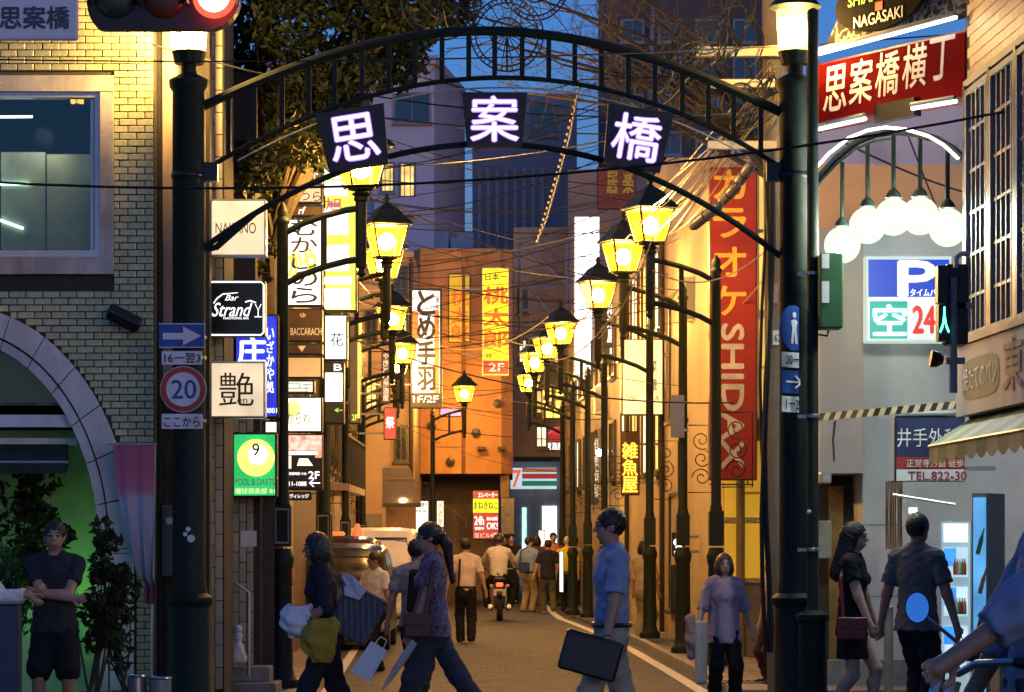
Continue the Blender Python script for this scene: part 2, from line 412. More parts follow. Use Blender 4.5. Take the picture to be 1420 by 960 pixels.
def person(label, px, Y, H=1.68, yaw=0.0, tone='light', h=None, group=None, female=False,
           lfoot=(.10, 0, 0), rfoot=(-.10, 0, 0), lhand=None, rhand=None, lean=0.0, head_yaw=0.0, head_pitch=0.0,
           shirt=None, sleeve=.62, hem=.50, pants=None, pants_end=.05, skirt=None, skirt_end=.3, shoes=None,
           hair=None, hair_style='short', lpole=(.3, .8, -.3), rpole=(-.3, .8, -.3), fat=1.0, hips=None, gz=0.0, loc=None, collar=False, seat=None,
           lfing=(0, -.3, -1), rfing=(0, -.3, -1), tuck=False, folds=.0055, knee_out=.12, helmet=None, flare=1.0, hair_tone=None, sw_=1.0):
    """figure facing -y; feet at z 0; x is its left; hands and feet given in units of body height / metres on the floor"""
    if h is None: h = .012 if Y < 27 else (.016 if Y < 40 else (.02 if Y < 60 else .026))
    base = Vector(loc) if loc is not None else Vector(((px - CX) * Y / F, Y, gz))
    t = thing('person', label, 'person', base, yaw, group, local=True)
    sw = (.103 if female else .118) * H; hz = (.505 if seat is None else seat) * H
    hx = .045 * H; hy = 0.0
    ca, sa = math.cos(lean), math.sin(lean)
    pel = np.array([0, 0, hz])
    def tor(x, y, z): return pel + np.array([x * H, y * H * ca - z * H * sa, z * H * ca + y * H * sa])
    sh = {1: tor(sw / H - .008, .005, .297), -1: tor(-sw / H + .008, .005, .297)}
    neck = tor(0, .005, .335); chest = tor(0, 0, .235); waist = tor(0, 0, .09)
    hl = lean * .45 + head_pitch
    hc = neck + np.array([0, -math.sin(hl) * .10 * H - .012 * H, math.cos(hl) * .097 * H])
    cy, sy = math.cos(head_yaw), math.sin(head_yaw)
    def hd(x, y, z):   # head frame: -y is the nose; yawed and pitched
        x, y, z = x * H, y * H, z * H; y, z = y * math.cos(hl) - z * math.sin(hl), z * math.cos(hl) + y * math.sin(hl)
        return hc + np.array([x * cy - y * sy, x * sy + y * cy, z])
    A1, A2 = .172 * H, .150 * H; L1, L2 = .245 * H, .235 * H
    hands = {1: lhand or (.15, -.04, .46), -1: rhand or (-.15, -.04, .46)}
    feet = {1: lfoot, -1: rfoot}; poles = {1: lpole, -1: rpole}; fing = {1: lfing, -1: rfing}
    body = [seg(pel, waist, .078 * H * fat, .07 * H * fat, .05, .72), seg(waist, chest, .07 * H * fat, .086 * H * fat, .05, .66),
            seg(chest, tor(0, .004, .285), .086 * H * fat, .07 * H, .05, .62),
            seg(sh[1] * .6 + neck * .4, sh[-1] * .6 + neck * .4, .026 * H, .026 * H, .04), seg(neck - np.array([0, 0, .03 * H]), hc, .031 * H, .031 * H, .02)]
    arms = {}; legs = {}
    for s in (1, -1):
        hp = np.array([hands[s][0] * H, hands[s][1] * H, hands[s][2] * H])
        el, wr = ik(sh[s], hp, A1, A2, poles[s]); arms[s] = (sh[s], el, wr)
        body += [seg(sh[s], el, .031 * H, .025 * H, .03), seg(el, wr, .025 * H, .0165 * H, .02)]
        # hand: palm, four unequal bent fingers, thumb leaving the side of the palm
        d = np.array(fing[s], float); d /= np.linalg.norm(d); fa = (wr - el) / np.linalg.norm(wr - el); d = d * .6 + fa * .4; d /= np.linalg.norm(d)
        side = np.cross(d, [1.0 * s, .15, 0]); side /= max(np.linalg.norm(side), 1e-6); nrm = np.cross(d, side)
        pk = wr + d * .046 * H; body.append(seg(wr, pk, .016 * H, .0175 * H, .012))
        for q, (o, ln) in enumerate(((-.018, .036), (-.006, .043), (.006, .041), (.017, .032))):
            b0 = pk + side * o * H; b1 = b0 + (d * .85 - nrm * .25 * s) * ln * .55 * H; b2 = b1 + (d * .5 - nrm * .8 * s) * ln * .5 * H
            body += [seg(b0, b1, .0056 * H, .0052 * H, .003), seg(b1, b2, .0052 * H, .0044 * H, .003)]
        th0 = wr + d * .014 * H - side * .014 * H; th1 = th0 + (d * .6 - side * .7) * .03 * H; th2 = th1 + (d * .9 - nrm * .3 * s) * .022 * H
        body += [seg(th0, th1, .0075 * H, .0062 * H, .004), seg(th1, th2, .0062 * H, .005 * H, .003)]
        ft = np.array(feet[s], float); ank = np.array([ft[0], ft[1], (ft[2] if len(ft) > 2 else 0) + .045 * H])
        hip = pel + np.array([hx * s, 0, -.01 * H]); kn, ank = ik(hip, ank, L1, L2, (knee_out * s, -1, .1)); legs[s] = (hip, kn, ank)
        body += [seg(hip, kn, .047 * H * fat, .033 * H, .03), seg(kn, ank, .034 * H, .021 * H, .02), seg(kn * .72 + ank * .28 + np.array([0, .012 * H, 0]), kn * .4 + ank * .6, .031 * H, .022 * H, .02)]
        toe = ank + np.array([.012 * s * H, -.085 * H, -.028 * H]); body += [seg(ank, toe, .022 * H, .014 * H, .015)]
    # head
    body += [ell(hd(0, .004, .012), np.array([.0475, .057, .056]) * H, .01), ell(hd(0, -.012, -.026), np.array([.037, .042, .044]) * H, .02),
             sub(hd(.019, -.058, .004), np.array([.011, .009, .006]) * H, .008), sub(hd(-.019, -.058, .004), np.array([.011, .009, .006]) * H, .008),
             seg(hd(0, -.052, .008), hd(0, -.064, -.016), .005 * H, .0085 * H, .008), seg(hd(.011, -.052, -.040), hd(-.011, -.052, -.040), .0045 * H, .0045 * H, .004),
             seg(hd(.012, -.053, .014), hd(.030, -.045, .012), .005 * H, .004 * H, .008), seg(hd(-.012, -.053, .014), hd(-.030, -.045, .012), .005 * H, .004 * H, .008),
             ell(hd(.047, .004, -.002), np.array([.006, .011, .017]) * H, .006), ell(hd(-.047, .004, -.002), np.array([.006, .011, .017]) * H, .006)]
    part('body', sdf_mesh('body', body, h), skin_mat(tone), t)
    if Y < 45 and abs(math.cos(yaw + head_yaw)) > -1:
        em = MB(); bm_ = MB(); lm = MB()
        for s in (1, -1):
            em.ball(hd(.019 * s, -.0515, .003), .0062 * H, 8, 6, (1.25, .7, .8)); bm_.tube([hd(.009 * s, -.0575, .0165), hd(.02 * s, -.056, .019), hd(.031 * s, -.047, .016)], .0022 * H, 5)
        lm.tube([hd(-.016, -.0525, -.0405), hd(0, -.0575, -.0395), hd(.016, -.0525, -.0405)], [.0015 * H, .003 * H, .0015 * H], 5)
        part('eyes', em, mat('eye_dark', (.03, .025, .02), .2), t, True); part('eyebrows', bm_, mat('brow_hair', (.02, .016, .013), .8), t)
        part('lips', lm, mat('lips', (.28, .11, .09), .5), t, True)
    # clothes
    sd = rng.random() * 9
    if shirt is not None:
        e = .010 * H; hemz = hz - (.5 - hem) * H; lo_r = ((.088 if not female else .084) if (tuck or hem > .495) else .108) * H * fat
        bot = pel + np.array([0, 0, hemz - hz])
        S = [seg(bot, waist, lo_r * (1.0 if tuck else 1.03) * flare, .078 * H * fat + e, .05, .74), seg(waist, chest, .074 * H * fat + e, .09 * H * fat + e, .05, .68),
             seg(chest, tor(0, .004, .287), .09 * H * fat + e, .072 * H + e, .05, .64),
             seg(sh[1] * .8 + neck * .2, sh[-1] * .8 + neck * .2, .028 * H + e, .028 * H + e, .05),
             seg(sh[1] * .85 + neck * .15, neck, .026 * H + e * .5, .030 * H + e, .04), seg(sh[-1] * .85 + neck * .15, neck, .026 * H + e * .5, .030 * H + e, .04), seg(sh[1], sh[1] * .8 + arms[1][1] * .2, .03 * H + e * .8, .029 * H + e * .6, .05), seg(sh[-1], sh[-1] * .8 + arms[-1][1] * .2, .03 * H + e * .8, .029 * H + e * .6, .05)]
        if female: S.append(seg(tor(.038, -.05, .225), tor(-.038, -.05, .225), .034 * H, .034 * H, .03))
        S.append(cut((0, 0, hemz), (0, 0, -1))); S.append(sub(neck + np.array([0, -.02 * H, .035 * H]), np.array([.036, .042, .04]) * H, .01))
        hm = sdf_mesh('shirt', S, h, folds, sd, 1.5)
        so_ = part('shirt', hm, shirt, t)
        for s in (1, -1):
            a, el, wr = arms[s]; f = min(sleeve, 1) if sleeve <= 1 else 1; e1 = a + (el - a) * f; dr = (el - a) / np.linalg.norm(el - a)
            Q = [seg(a - (el - a) * .04, e1, .029 * H * sw_ + e * .8, .031 * H * sw_ + e * (1.2 if sleeve <= 1 else .9), .03)]
            if sleeve > 1:
                e2 = el + (wr - el) * (sleeve - 1); d2 = (wr - el) / np.linalg.norm(wr - el)
                Q += [seg(e1, e2, .028 * H * sw_ + e, .022 * H * sw_ + e * .8, .03), cut(e2, d2)]
            else: Q.append(cut(e1, dr))
            part('sleeve', sdf_mesh('sleeve', Q, h, folds, sd + s, 1.5), shirt, t)
        if collar:
            cm = MB(); ring = []
            for k in range(13):
                a = math.pi * (-.42 + 1.84 * k / 12); ring.append(neck + np.array([math.cos(a) * .042 * H, math.sin(a) * .042 * H - .002, .004 * H - .012 * H * (math.sin(a) < -.5)]))
            cm.tube(ring, .010 * H, 6); part('collar', cm, shirt, t, True)
    if pants is not None:
        e = .008 * H; wz = hz + .035 * H
        P = [seg(pel + np.array([0, 0, .05 * H]), pel - np.array([0, 0, .02 * H]), .078 * H * fat + e, .080 * H * fat + e, .04, .74)]
        ends = []
        for s in (1, -1):
            a, kn, an = legs[s]; an2 = an + (an - kn) / np.linalg.norm(an - kn) * .02 * H if pants_end < .1 else None
            P += [seg(a, kn, .050 * H * fat + e, .040 * H + e, .03)]
            if an2 is not None: P += [seg(kn, an2, .042 * H + e, .034 * H + e, .03)]
            else:
                q = a[2] - pants_end * H; f = min(1.0, q / max(a[2] - kn[2], .01)); P[-1] = seg(a, a + (kn - a) * min(1.12, f + .0), .054 * H * fat + e, .054 * H + e, .03)
        P += [cut((0, 0, wz), (0, 0, 1)), cut((0, 0, .012 * H), (0, 0, -1))]
        part('trousers' if pants_end < .1 else 'shorts', sdf_mesh('trousers', P, h, folds * 1.2, sd + 3, 1.3), pants, t)
        if tuck:
            bl = MB(); pts = []
            for k in range(25):
                a = 2 * math.pi * k / 24; pts.append((math.cos(a) * .093 * H * fat, math.sin(a) * .07 * H * fat, wz))
            bl.tube(pts, .011 * H, 6, False); part('belt', bl, mat('leather_belt', (.02, .016, .014), .4), t, True)
    if skirt is not None:
        z1 = skirt_end * H
        P = [seg((0, 0, hz + .03 * H), (0, 0, hz - .04 * H), .078 * H, .095 * H, .04, .75), seg((0, 0, hz - .04 * H), (0, -.01, z1 - .05), .095 * H, .112 * H, .04, .72), cut((0, 0, z1), (0, 0, -1)), cut((0, 0, hz + .06 * H), (0, 0, 1))]
        part('skirt', sdf_mesh('skirt', P, h, folds, sd + 5), skirt, t)
    if shoes is not None:
        for s in (1, -1):
            a, kn, an = legs[s]; toe = an + np.array([.014 * s * H, -.088 * H, -.03 * H]); heel = an + np.array([0, .022 * H, -.024 * H])
            part('shoe', sdf_mesh('shoe', [seg(heel, toe, .026 * H, .021 * H, .02), seg(an + np.array([0, 0, .004]), an + np.array([0, -.03 * H, -.02 * H]), .028 * H, .024 * H, .02), cut((0, 0, an[2] - .0445 * H), (0, 0, -1))], h), shoes, t)
    hm_ = mat('hair_' + (hair_tone or 'black'), {'black': (.012, .010, .009), 'brown': (.07, .03, .015), 'grey': (.32, .31, .29)}[hair_tone or 'black'], .45, var=.4, scale=30, bump=.6, bscale=160, stretch=(1, 1, .2))
    if helmet is not None:
        part('helmet', sdf_mesh('helmet', [ell(hd(0, .004, .018), np.array([.068, .078, .074]) * H, .01), sub(hd(0, -.075, -.03), np.array([.06, .05, .045]) * H), cut(hd(0, 0, -.045), (0, 0, -1))], h), helmet, t)
    elif hair_style:
        face = [sub(hd(0, -.062, -.022), np.array([.040, .046, .052]) * H, .012)]
        Q = [ell(hd(0, .008, .018), np.array([.0525, .062, .061]) * H, .01)]
        if hair_style == 'short':
            Q += face + [cut(hd(0, .02, -.035), np.array([0, -.35 * 1, -1]) if abs(head_yaw) < 1 else (0, 0, -1)), sub(hd(.054, -.01, -.025), np.array([.016, .03, .028]) * H, .01), sub(hd(-.054, -.01, -.025), np.array([.016, .03, .028]) * H, .01)]
        elif hair_style == 'bob':
            Q += [ell(hd(0, .018, -.03), np.array([.063, .055, .06]) * H, .03), ell(hd(.04, .0, -.03), np.array([.024, .034, .05]) * H, .03), ell(hd(-.04, .0, -.03), np.array([.024, .034, .05]) * H, .03)] + [sub(hd(0, -.07, -.026), np.array([.042, .057, .063]) * H, .008)]
        elif hair_style == 'long':
            Q += [seg(hd(0, .03, .0), tor(0, .075, .25), .05 * H, .045 * H, .04), seg(hd(.03, .012, -.02), tor(.05, .03, .26), .026 * H, .026 * H, .03), seg(hd(-.03, .012, -.02), tor(-.05, .03, .26), .026 * H, .026 * H, .03)] + face
        elif hair_style == 'ponytail':
            Q += [seg(hd(0, .06, .02), hd(0, .085, -.03), .02 * H, .026 * H, .02), seg(hd(0, .085, -.03), tor(0, .10, .22), .026 * H, .012 * H, .02)] + face
        part('hair', sdf_mesh('hair', Q, h * .8, .0042, sd, 3.6), hm_, t)
    t['_j'] = 1
    return t, dict(sh=sh, arms=arms, legs=legs, neck=neck, pel=pel, tor=tor, hd=hd, H=H)
# ------------------------------------------------------------------ setting: ground, road, pavements
M_iron = mat('dark_green_iron', (.010, .017, .012), .6, 0, var=.3, scale=12, bump=.15, bscale=90, spec=.25)
M_black = mat('black_metal', (.012, .012, .013), .4, .2, var=.3, scale=10)
M_steel = mat('bare_steel', (.35, .36, .37), .35, .9, var=.2, scale=10)
M_white = mat('white_paint', (.72, .72, .70), .5, var=.08, scale=5, dirt=.3)
M_gunmetal = mat('grey_paint', (.22, .23, .24), .5, .1, var=.15)
M_dark = mat('dark_interior', (.012, .010, .009), .9, var=.3)
M_wire = mat('wire_rubber', (.010, .010, .010), .55, var=.2)
M_glassd = mat('dark_window_glass', (.02, .025, .03), .08, 0, var=.2, spec=.8)

def asphalt(name, col, spk):
    m, nt, b = _nodes(name); N = nt.nodes; L = nt.links; tc = N.new('ShaderNodeTexCoord')
    n1 = N.new('ShaderNodeTexNoise'); n1.inputs['Scale'].default_value = 1.3; n1.inputs['Detail'].default_value = 14; n1.inputs['Roughness'].default_value = .78
    v = N.new('ShaderNodeTexVoronoi'); v.inputs['Scale'].default_value = 11
    n2 = N.new('ShaderNodeTexNoise'); n2.inputs['Scale'].default_value = 140; n2.inputs['Detail'].default_value = 3
    for q in (n1, v, n2): L.new(tc.outputs['Object'], q.inputs['Vector'])
    r1 = N.new('ShaderNodeValToRGB'); r1.color_ramp.elements[0].position = .3; r1.color_ramp.elements[1].position = .7
    r1.color_ramp.elements[0].color = (*[c * .45 for c in col], 1); r1.color_ramp.elements[1].color = (*[c * 1.5 for c in col], 1); L.new(n1.outputs['Fac'], r1.inputs[0])
    mx = N.new('ShaderNodeMixRGB'); mx.blend_type = 'MIX'; mx.inputs[2].default_value = (*spk, 1)
    r2 = N.new('ShaderNodeValToRGB'); r2.color_ramp.elements[0].position = .0; r2.color_ramp.elements[1].position = .30; r2.color_ramp.elements[0].color = (1, 1, 1, 1); r2.color_ramp.elements[1].color = (0, 0, 0, 1)
    L.new(v.outputs['Distance'], r2.inputs[0]); L.new(r2.outputs[0], mx.inputs[0]); L.new(r1.outputs[0], mx.inputs[1])
    mp = N.new('ShaderNodeMapping'); mp.inputs['Scale'].default_value = (24, 1.5, 1); L.new(tc.outputs['Object'], mp.inputs[0]); n4 = N.new('ShaderNodeTexNoise'); n4.inputs['Scale'].default_value = 1.0; n4.inputs['Detail'].default_value = 5; n4.inputs['Roughness'].default_value = .7; L.new(mp.outputs[0], n4.inputs['Vector'])
    r4 = N.new('ShaderNodeMapRange'); r4.inputs['From Min'].default_value = .3; r4.inputs['From Max'].default_value = .7; r4.inputs['To Min'].default_value = .55; r4.inputs['To Max'].default_value = 1.45; L.new(n4.outputs['Fac'], r4.inputs[0])   # wheel-worn streaks along the street
    ml = N.new('ShaderNodeMixRGB'); ml.blend_type = 'MULTIPLY'; ml.inputs[0].default_value = 1; L.new(mx.outputs[0], ml.inputs[1]); L.new(r4.outputs[0], ml.inputs[2])
    L.new(ml.outputs[0], b.inputs['Base Color']); b.inputs['Roughness'].default_value = .78; b.inputs['Specular IOR Level'].default_value = .3
    bp = N.new('ShaderNodeBump'); bp.inputs['Strength'].default_value = .5; bp.inputs['Distance'].default_value = .012; L.new(n2.outputs['Fac'], bp.inputs['Height']); L.new(bp.outputs[0], b.inputs['Normal'])
    MATS[name] = m; return m
struct('ground', MB().quad((-400, -60, 0), (400, -60, 0), (400, 900, 0), (-400, 900, 0)), asphalt('avenue_asphalt', (.05, .05, .052), (.10, .10, .10)))
def RL(Y): return -2.15 - .03 * (Y - 27)          # road edges
def RR(Y): return float(np.interp(Y, (28, 35, 40, 44, 48, 52.8, 56.8, 60.7, 68.6, 76, 100), (2.25, 2.12, 2.0, 1.92, 1.76, 1.56, 1.36, 1.14, 1.06, .95, .6)))
rd = MB(); ys = [26.5, 30, 36, 44, 52, 60, 68, 76, 84, 96]
vs = []
for y in ys: vs += [(RL(min(y, 74)) + max(0, y - 74) * .30, y, .004), (RR(y) + max(0, y - 76) * .16, y, .004)]
rd.add(vs, [(2 * i, 2 * i + 1, 2 * i + 3, 2 * i + 2) for i in range(len(ys) - 1)])
struct('road', rd, asphalt('street_asphalt', (.048, .049, .053), (.20, .20, .205)))
# white edge line, curving out to the corner on the right
def ribbon(pts, w, z):
    m = MB(); v = []
    for i, p in enumerate(pts):
        t = Vector(pts[min(i + 1, len(pts) - 1)]) - Vector(pts[max(i - 1, 0)]); n = Vector((-t.y, t.x)).normalized() * w / 2
        v += [(p[0] - n.x, p[1] - n.y, z), (p[0] + n.x, p[1] + n.y, z)]
    return m.add(v, [(2 * i, 2 * i + 2, 2 * i + 3, 2 * i + 1) for i in range(len(pts) - 1)])
def ground_at(px, py): Y = F * CAMZ / (py - HY); return ((px - CX) * Y / F, Y)
M_line = mat('worn_road_paint', (.62, .61, .56), .7, var=.25, scale=20, dirt=.5)
struct('road_line', ribbon([(2.75, 25.6), (2.45, 26.6), (2.2, 28)] + [(RR(y) - .17, y) for y in (30, 32, 34, 36, 39, 42, 45, 48, 51, 54, 57, 60, 64, 68, 72, 76)], .15, .008), M_line)
struct('road_line', ribbon([(-1.95 - .03 * (y - 30), y) for y in (27, 30, 36, 44, 52, 60, 70)], .12, .008), M_line)
struct('stop_line', MB().quad((-1.7, 25.0, .008), (1.6, 25.0, .008), (1.6, 25.35, .008), (-1.7, 25.35, .008)), M_line)
# repaired patches and a manhole
M_patch = asphalt('patch_asphalt', (.06, .058, .056), (.12, .11, .10))
struct('road_patch', MB().quad((-.9, 33, .0065), (.35, 33, .0065), (.3, 37.5, .0065), (-.95, 37.4, .0065)), M_patch)
struct('road_patch', MB().quad((.3, 41, .0065), (1.2, 41, .0065), (1.1, 55, .0065), (.2, 55, .0065)), M_patch)
mh = thing('manhole_cover', 'round iron manhole cover in the roadway behind the briefcase', 'manhole', (.35, 30.6, .005))
part('cover', MB().lathe([(.29, 0), (.30, .004), (.30, .009), (.02, .011)], (.35, 30.6, .006), 28), mat('cast_iron', (.035, .033, .03), .8, .0, var=.4, scale=20, bump=.5, bscale=60), mh, True); part('ring', MB().lathe([(.31, 0), (.36, 0), (.36, .006), (.31, .006)], (.35, 30.6, .005), 28), mat('manhole_ring', (.06, .06, .06), .8), mh)
# pavements with kerb and slabs
M_pave = mat('paving_bed', (.09, .085, .08), .8, var=.2, scale=8, bump=.3)
M_slab = mat('paving_slab', (.20, .185, .165), .7, var=.25, scale=3, bump=.3, bscale=80, dirt=.5)
M_slab2 = mat('paving_slab_pink', (.22, .16, .135), .7, var=.25, scale=3, bump=.3, bscale=80, dirt=.5)
M_kerb = mat('kerb_stone', (.25, .245, .235), .75, var=.2, scale=6, bump=.4, bscale=70, dirt=.5)
slabm = MB().bbox(-.145, .145, -.145, .145, 0, .045, .006).mesh('paving_slab')
slabm.materials.append(M_slab)
slabm2 = slabm.copy(); slabm2.materials.clear(); slabm2.materials.append(M_slab2)
def pavement(side):
    e = (lambda y: RL(y) - .05) if side < 0 else (lambda y: RR(y) + .12)
    ys0 = 26.6 if side < 0 else 29.0
    out = -9.0 if side < 0 else 9.0; yy = [ys0, 30, 36, 44, 52, 60, 68, 75]
    m = MB()
    for a, b in zip(yy[:-1], yy[1:]):
        q = [(e(a), a), (out, a), (out, b), (e(b), b)]
        if side < 0: q = q[::-1]
        k = len(m.v); m.v += [(x, y, 0) for x, y in q] + [(x, y, .065) for x, y in q]
        m.f += [(k + 4, k + 5, k + 6, k + 7)] + [(k + i, k + (i + 1) % 4, k + 4 + (i + 1) % 4, k + 4 + i) for i in range(4)]
    p = struct('pavement_left' if side < 0 else 'pavement_right', m, M_pave)
    # kerb stones
    for y in np.arange(ys0, 50, .6):
        x0, x1 = e(y), e(y + .59); kb = MB().add([(x0 - .10 * (side > 0) , y, .0), (x1 - .10 * (side > 0), y + .585, .0), (x1 + .1 - .10 * (side > 0) + .003, y + .585, .0), (x0 + .1 - .10 * (side > 0) + .003, y, .0),
                                          (x0 - .10 * (side > 0), y, .118), (x1 - .10 * (side > 0), y + .585, .118), (x1 + .1 - .10 * (side > 0) + .003, y + .585, .118), (x0 + .1 - .10 * (side > 0) + .003, y, .118)],
                                         [(0, 3, 2, 1), (4, 5, 6, 7), (0, 1, 5, 4), (1, 2, 6, 5), (2, 3, 7, 6), (3, 0, 4, 7)])
        part('kerb_stone', kb, M_kerb, p)
    n = 0
    for iy in range(46):
        y = ys0 + .16 + iy * .3
        for ix in range(8):
            x = (e(y) + .16 + ix * .3) if side > 0 else (e(y) - .06 - ix * .3)
            if n >= 290 or (side < 0 and x < -3.05): continue
            o = bpy.data.objects.new('paving_slab', slabm2 if (ix + iy) % 3 == 0 else slabm); COL.objects.link(o); o.parent = p
            o.location = (x, y, .066 + rng.uniform(0, .006)); o.rotation_euler = (rng.uniform(-.006, .006), rng.uniform(-.006, .006), rng.uniform(-.01, .01)); n += 1
    return p
pavement(-1); pavement(1)
PZ = .115
gr = thing('drain_grate', 'dark steel drain grate set in the pavement below the woman in the lilac blouse', 'grate', (2.35, 30.5, PZ))
gm = MB()
for i in range(9): gm.box(2.1 + i * .06, 2.13 + i * .06, 30.3, 30.75, PZ + .002, PZ + .014)
part('bar', gm, M_black, gr); part('frame', MB().box(2.07, 2.65, 30.26, 30.30, PZ, PZ + .016).box(2.07, 2.65, 30.75, 30.79, PZ, PZ + .016).box(2.06, 2.1, 30.26, 30.79, PZ, PZ + .015).box(2.62, 2.66, 30.26, 30.79, PZ, PZ + .015), M_gunmetal, gr)

# ------------------------------------------------------------------ buildings
def mass(parent, poly, z0, z1, m, name='wall', label=None):
    n = len(poly); mb = MB(); mb.add([(x, y, z0) for x, y in poly] + [(x, y, z1) for x, y in poly],
        [tuple(range(n - 1, -1, -1)), tuple(range(n, 2 * n))] + [(i, (i + 1) % n, (i + 1) % n + n, i + n) for i in range(n)])
    return part(name, mb, m, parent, label=label)
def window(parent, A, u, n, t, z, w, h, frame, pane, bars=1, sill=True, fw=.05, rows=1):
    A = Vector((A[0], A[1], 0)); u = Vector((u[0], u[1], 0)).normalized(); n = Vector((n[0], n[1], 0)).normalized()
    o = A + u * t + Vector((0, 0, z)); f = MB()
    f.obox(o - n * .05, u, EZ, n, fw, h, .11); f.obox(o + u * (w - fw) - n * .05, u, EZ, n, fw, h, .11)
    f.obox(o + u * fw - n * .05, u, EZ, n, w - 2 * fw, fw, .108); f.obox(o + u * fw + EZ * (h - fw) - n * .05, u, EZ, n, w - 2 * fw, fw, .108)
    for i in range(bars): f.obox(o + u * ((i + 1) * w / (bars + 1) - .014) + EZ * fw - n * .04, u, EZ, n, .028, h - 2 * fw, .08)
    for i in range(1, rows): f.obox(o + u * fw + EZ * (i * h / rows - .014) - n * .04, u, EZ, n, w - 2 * fw, .028, .077)
    fo = part('window', f, frame, parent)
    part('pane', MB().obox(o + u * fw + EZ * fw + n * .012, u, EZ, n, w - 2 * fw, h - 2 * fw, .006), pane, fo, loc=Vector())
    if sill: part('sill', MB().obox(o - u * .04 - EZ * .062 + n * .003, u, EZ, n, w + .08, .06, .13), frame, fo, loc=Vector())
    return fo

# --- brick corner building on the left
BY = 26.2; K = mpp(BY)
bb = thing('brick_building', 'cream brick corner building with big window over a stone arch doorway', 'building', (-4.9, BY, 0))
M_brick = [mat('glazed_brick_%d' % i, c, .32, var=.18, scale=9, bump=.2, bscale=40, dirt=.35) for i, c in enumerate(((.46, .46, .25), (.40, .41, .23), (.51, .50, .29)))]
M_mortar = mat('dark_mortar', (.045, .042, .035), .95, var=.3, scale=30, bump=.4)
M_stone = mat('grey_stone_trim', (.46, .44, .42), .75, var=.25, scale=5, bump=.3, bscale=50, dirt=.6)
M_alu = mat('pale_window_frame', (.50, .52, .54), .4, .5, var=.1, scale=5, dirt=.3)
def pw(px): return (px - CX) * K
def pz(py): return CAMZ + (HY - py) * K
XR = pw(213)
AX0, AZ0 = pw(-60), pz(760)          # arch ellipse centre
def arc(a, b, z0=0.0, n=40):
    p = [(AX0 + a * K * math.cos(math.pi * i / n), AZ0 + b * K * math.sin(math.pi * i / n)) for i in range(n + 1)]
    return [(AX0 + a * K, z0)] + p + [(AX0 - a * K, z0)]
# wall slab around the openings, as vertical strips
wx0, wx1, wz0, wz1 = pw(-160), pw(140), pz(357), pz(128)
wl = MB(); ao = arc(222, 312)
strips = 60; xl, xr = pw(-420), XR
for i in range(strips):
    a = xl + (xr - xl) * i / strips; b = xl + (xr - xl) * (i + 1) / strips; c = (a + b) / 2
    dx = (c - AX0) / (222 * K); zz = AZ0 + 312 * K * math.sqrt(1 - dx * dx) if abs(dx) < 1 else 0
    if wx0 < c < wx1: wl.box(a, b, BY, BY + .25, zz, wz0); wl.box(a, b, BY, BY + .25, wz1, 9.5)
    else: wl.box(a, b, BY, BY + .25, zz, 9.5)
part('wall', wl, M_mortar, bb)
mass(bb, [(xl, BY + 1.6), (XR, BY + 1.6), (XR, BY + 6), (xl, BY + 6)], 0, 9.5, M_dark, 'inner_wall')
part('side_wall', MB().box(XR - .2, XR - .001, BY + .25, BY + 2, 0, 9.5), M_mortar, bb)
part('floor_slab', MB().box(xl, XR - .2, BY + .25, BY + 1.6, pz(415), pz(400)), M_dark, bb)
# bricks: one object each
bw_, bh_ = 23.6 * K, 9.55 * K; protos = []
for i in range(3):
    me = MB().bbox(0, bw_ - .009, -.022, .01, 0, bh_ - .008, .004).mesh('brick'); me.materials.append(M_brick[i]); protos.append(me)
hm3 = []
for i in range(3):
    me = MB().bbox(0, bw_ / 2 - .009, -.022, .01, 0, bh_ - .008, .004).mesh('brick'); me.materials.append(M_brick[i]); hm3.append(me)
rest = MB(); nb = 0; cells = []
zr = 0; r = 0
while zr < 8.3:
    x = XR - bw_ * 40 - (bw_ / 2 if r % 2 else 0); half = r % 2
    c = XR
    first = True
    while c > pw(-420):
        wb_ = bw_ / 2 if (first and r % 2) else bw_
        cells.append((c - wb_, zr, wb_ < bw_ * .9)); c -= wb_; first = False
    zr += bh_; r += 1
def inview(x, z): return x + bw_ > pw(0) and z > .3 and z < pz(0)
ok = []
for x, z, hf in cells:
    x1 = x + (bw_ / 2 if hf else bw_); zm = z + bh_ / 2
    dz = max(zm - AZ0, 0) / (338 * K)
    if dz < 1:
        xe = AX0 + 249 * K * math.sqrt(1 - dz * dz)
        if x < xe: x = xe
        if zm < AZ0 or dz < 1:
            xo = AX0 - 249 * K * math.sqrt(1 - dz * dz)
            if x1 <= xe and x1 > xo: continue
    if pz(397) - bh_ * .3 < zm < pz(104) + bh_ * .1 and x < wx1 + 18 * K and x1 > wx0 - 20 * K:
        x = wx1 + 18 * K
    if x1 - x < .02: continue
    ok.append((x, z, x1 - x))
ok.sort(key=lambda q: (not inview(q[0], q[1]), abs(q[1] - 4)))
for x, z, ww in ok:
    if nb < 298:
        o = bpy.data.objects.new('brick', protos[rng.choice((0, 0, 1, 1, 2))]); COL.objects.link(o); o.parent = bb; o.scale = ((ww - .009) / (bw_ - .009), 1, 1)
        o.location = Vector((x + .004, BY + rng.uniform(-.003, .003), z + .004)) - Vector(bb.location); nb += 1
    else: rest.bbox(x + .004, x + ww - .005, BY - .022, BY + .01, z + .004, z + bh_ - .004, .004)
ro = part('more_bricks', rest, M_brick[0], bb); ro['kind'] = 'stuff'
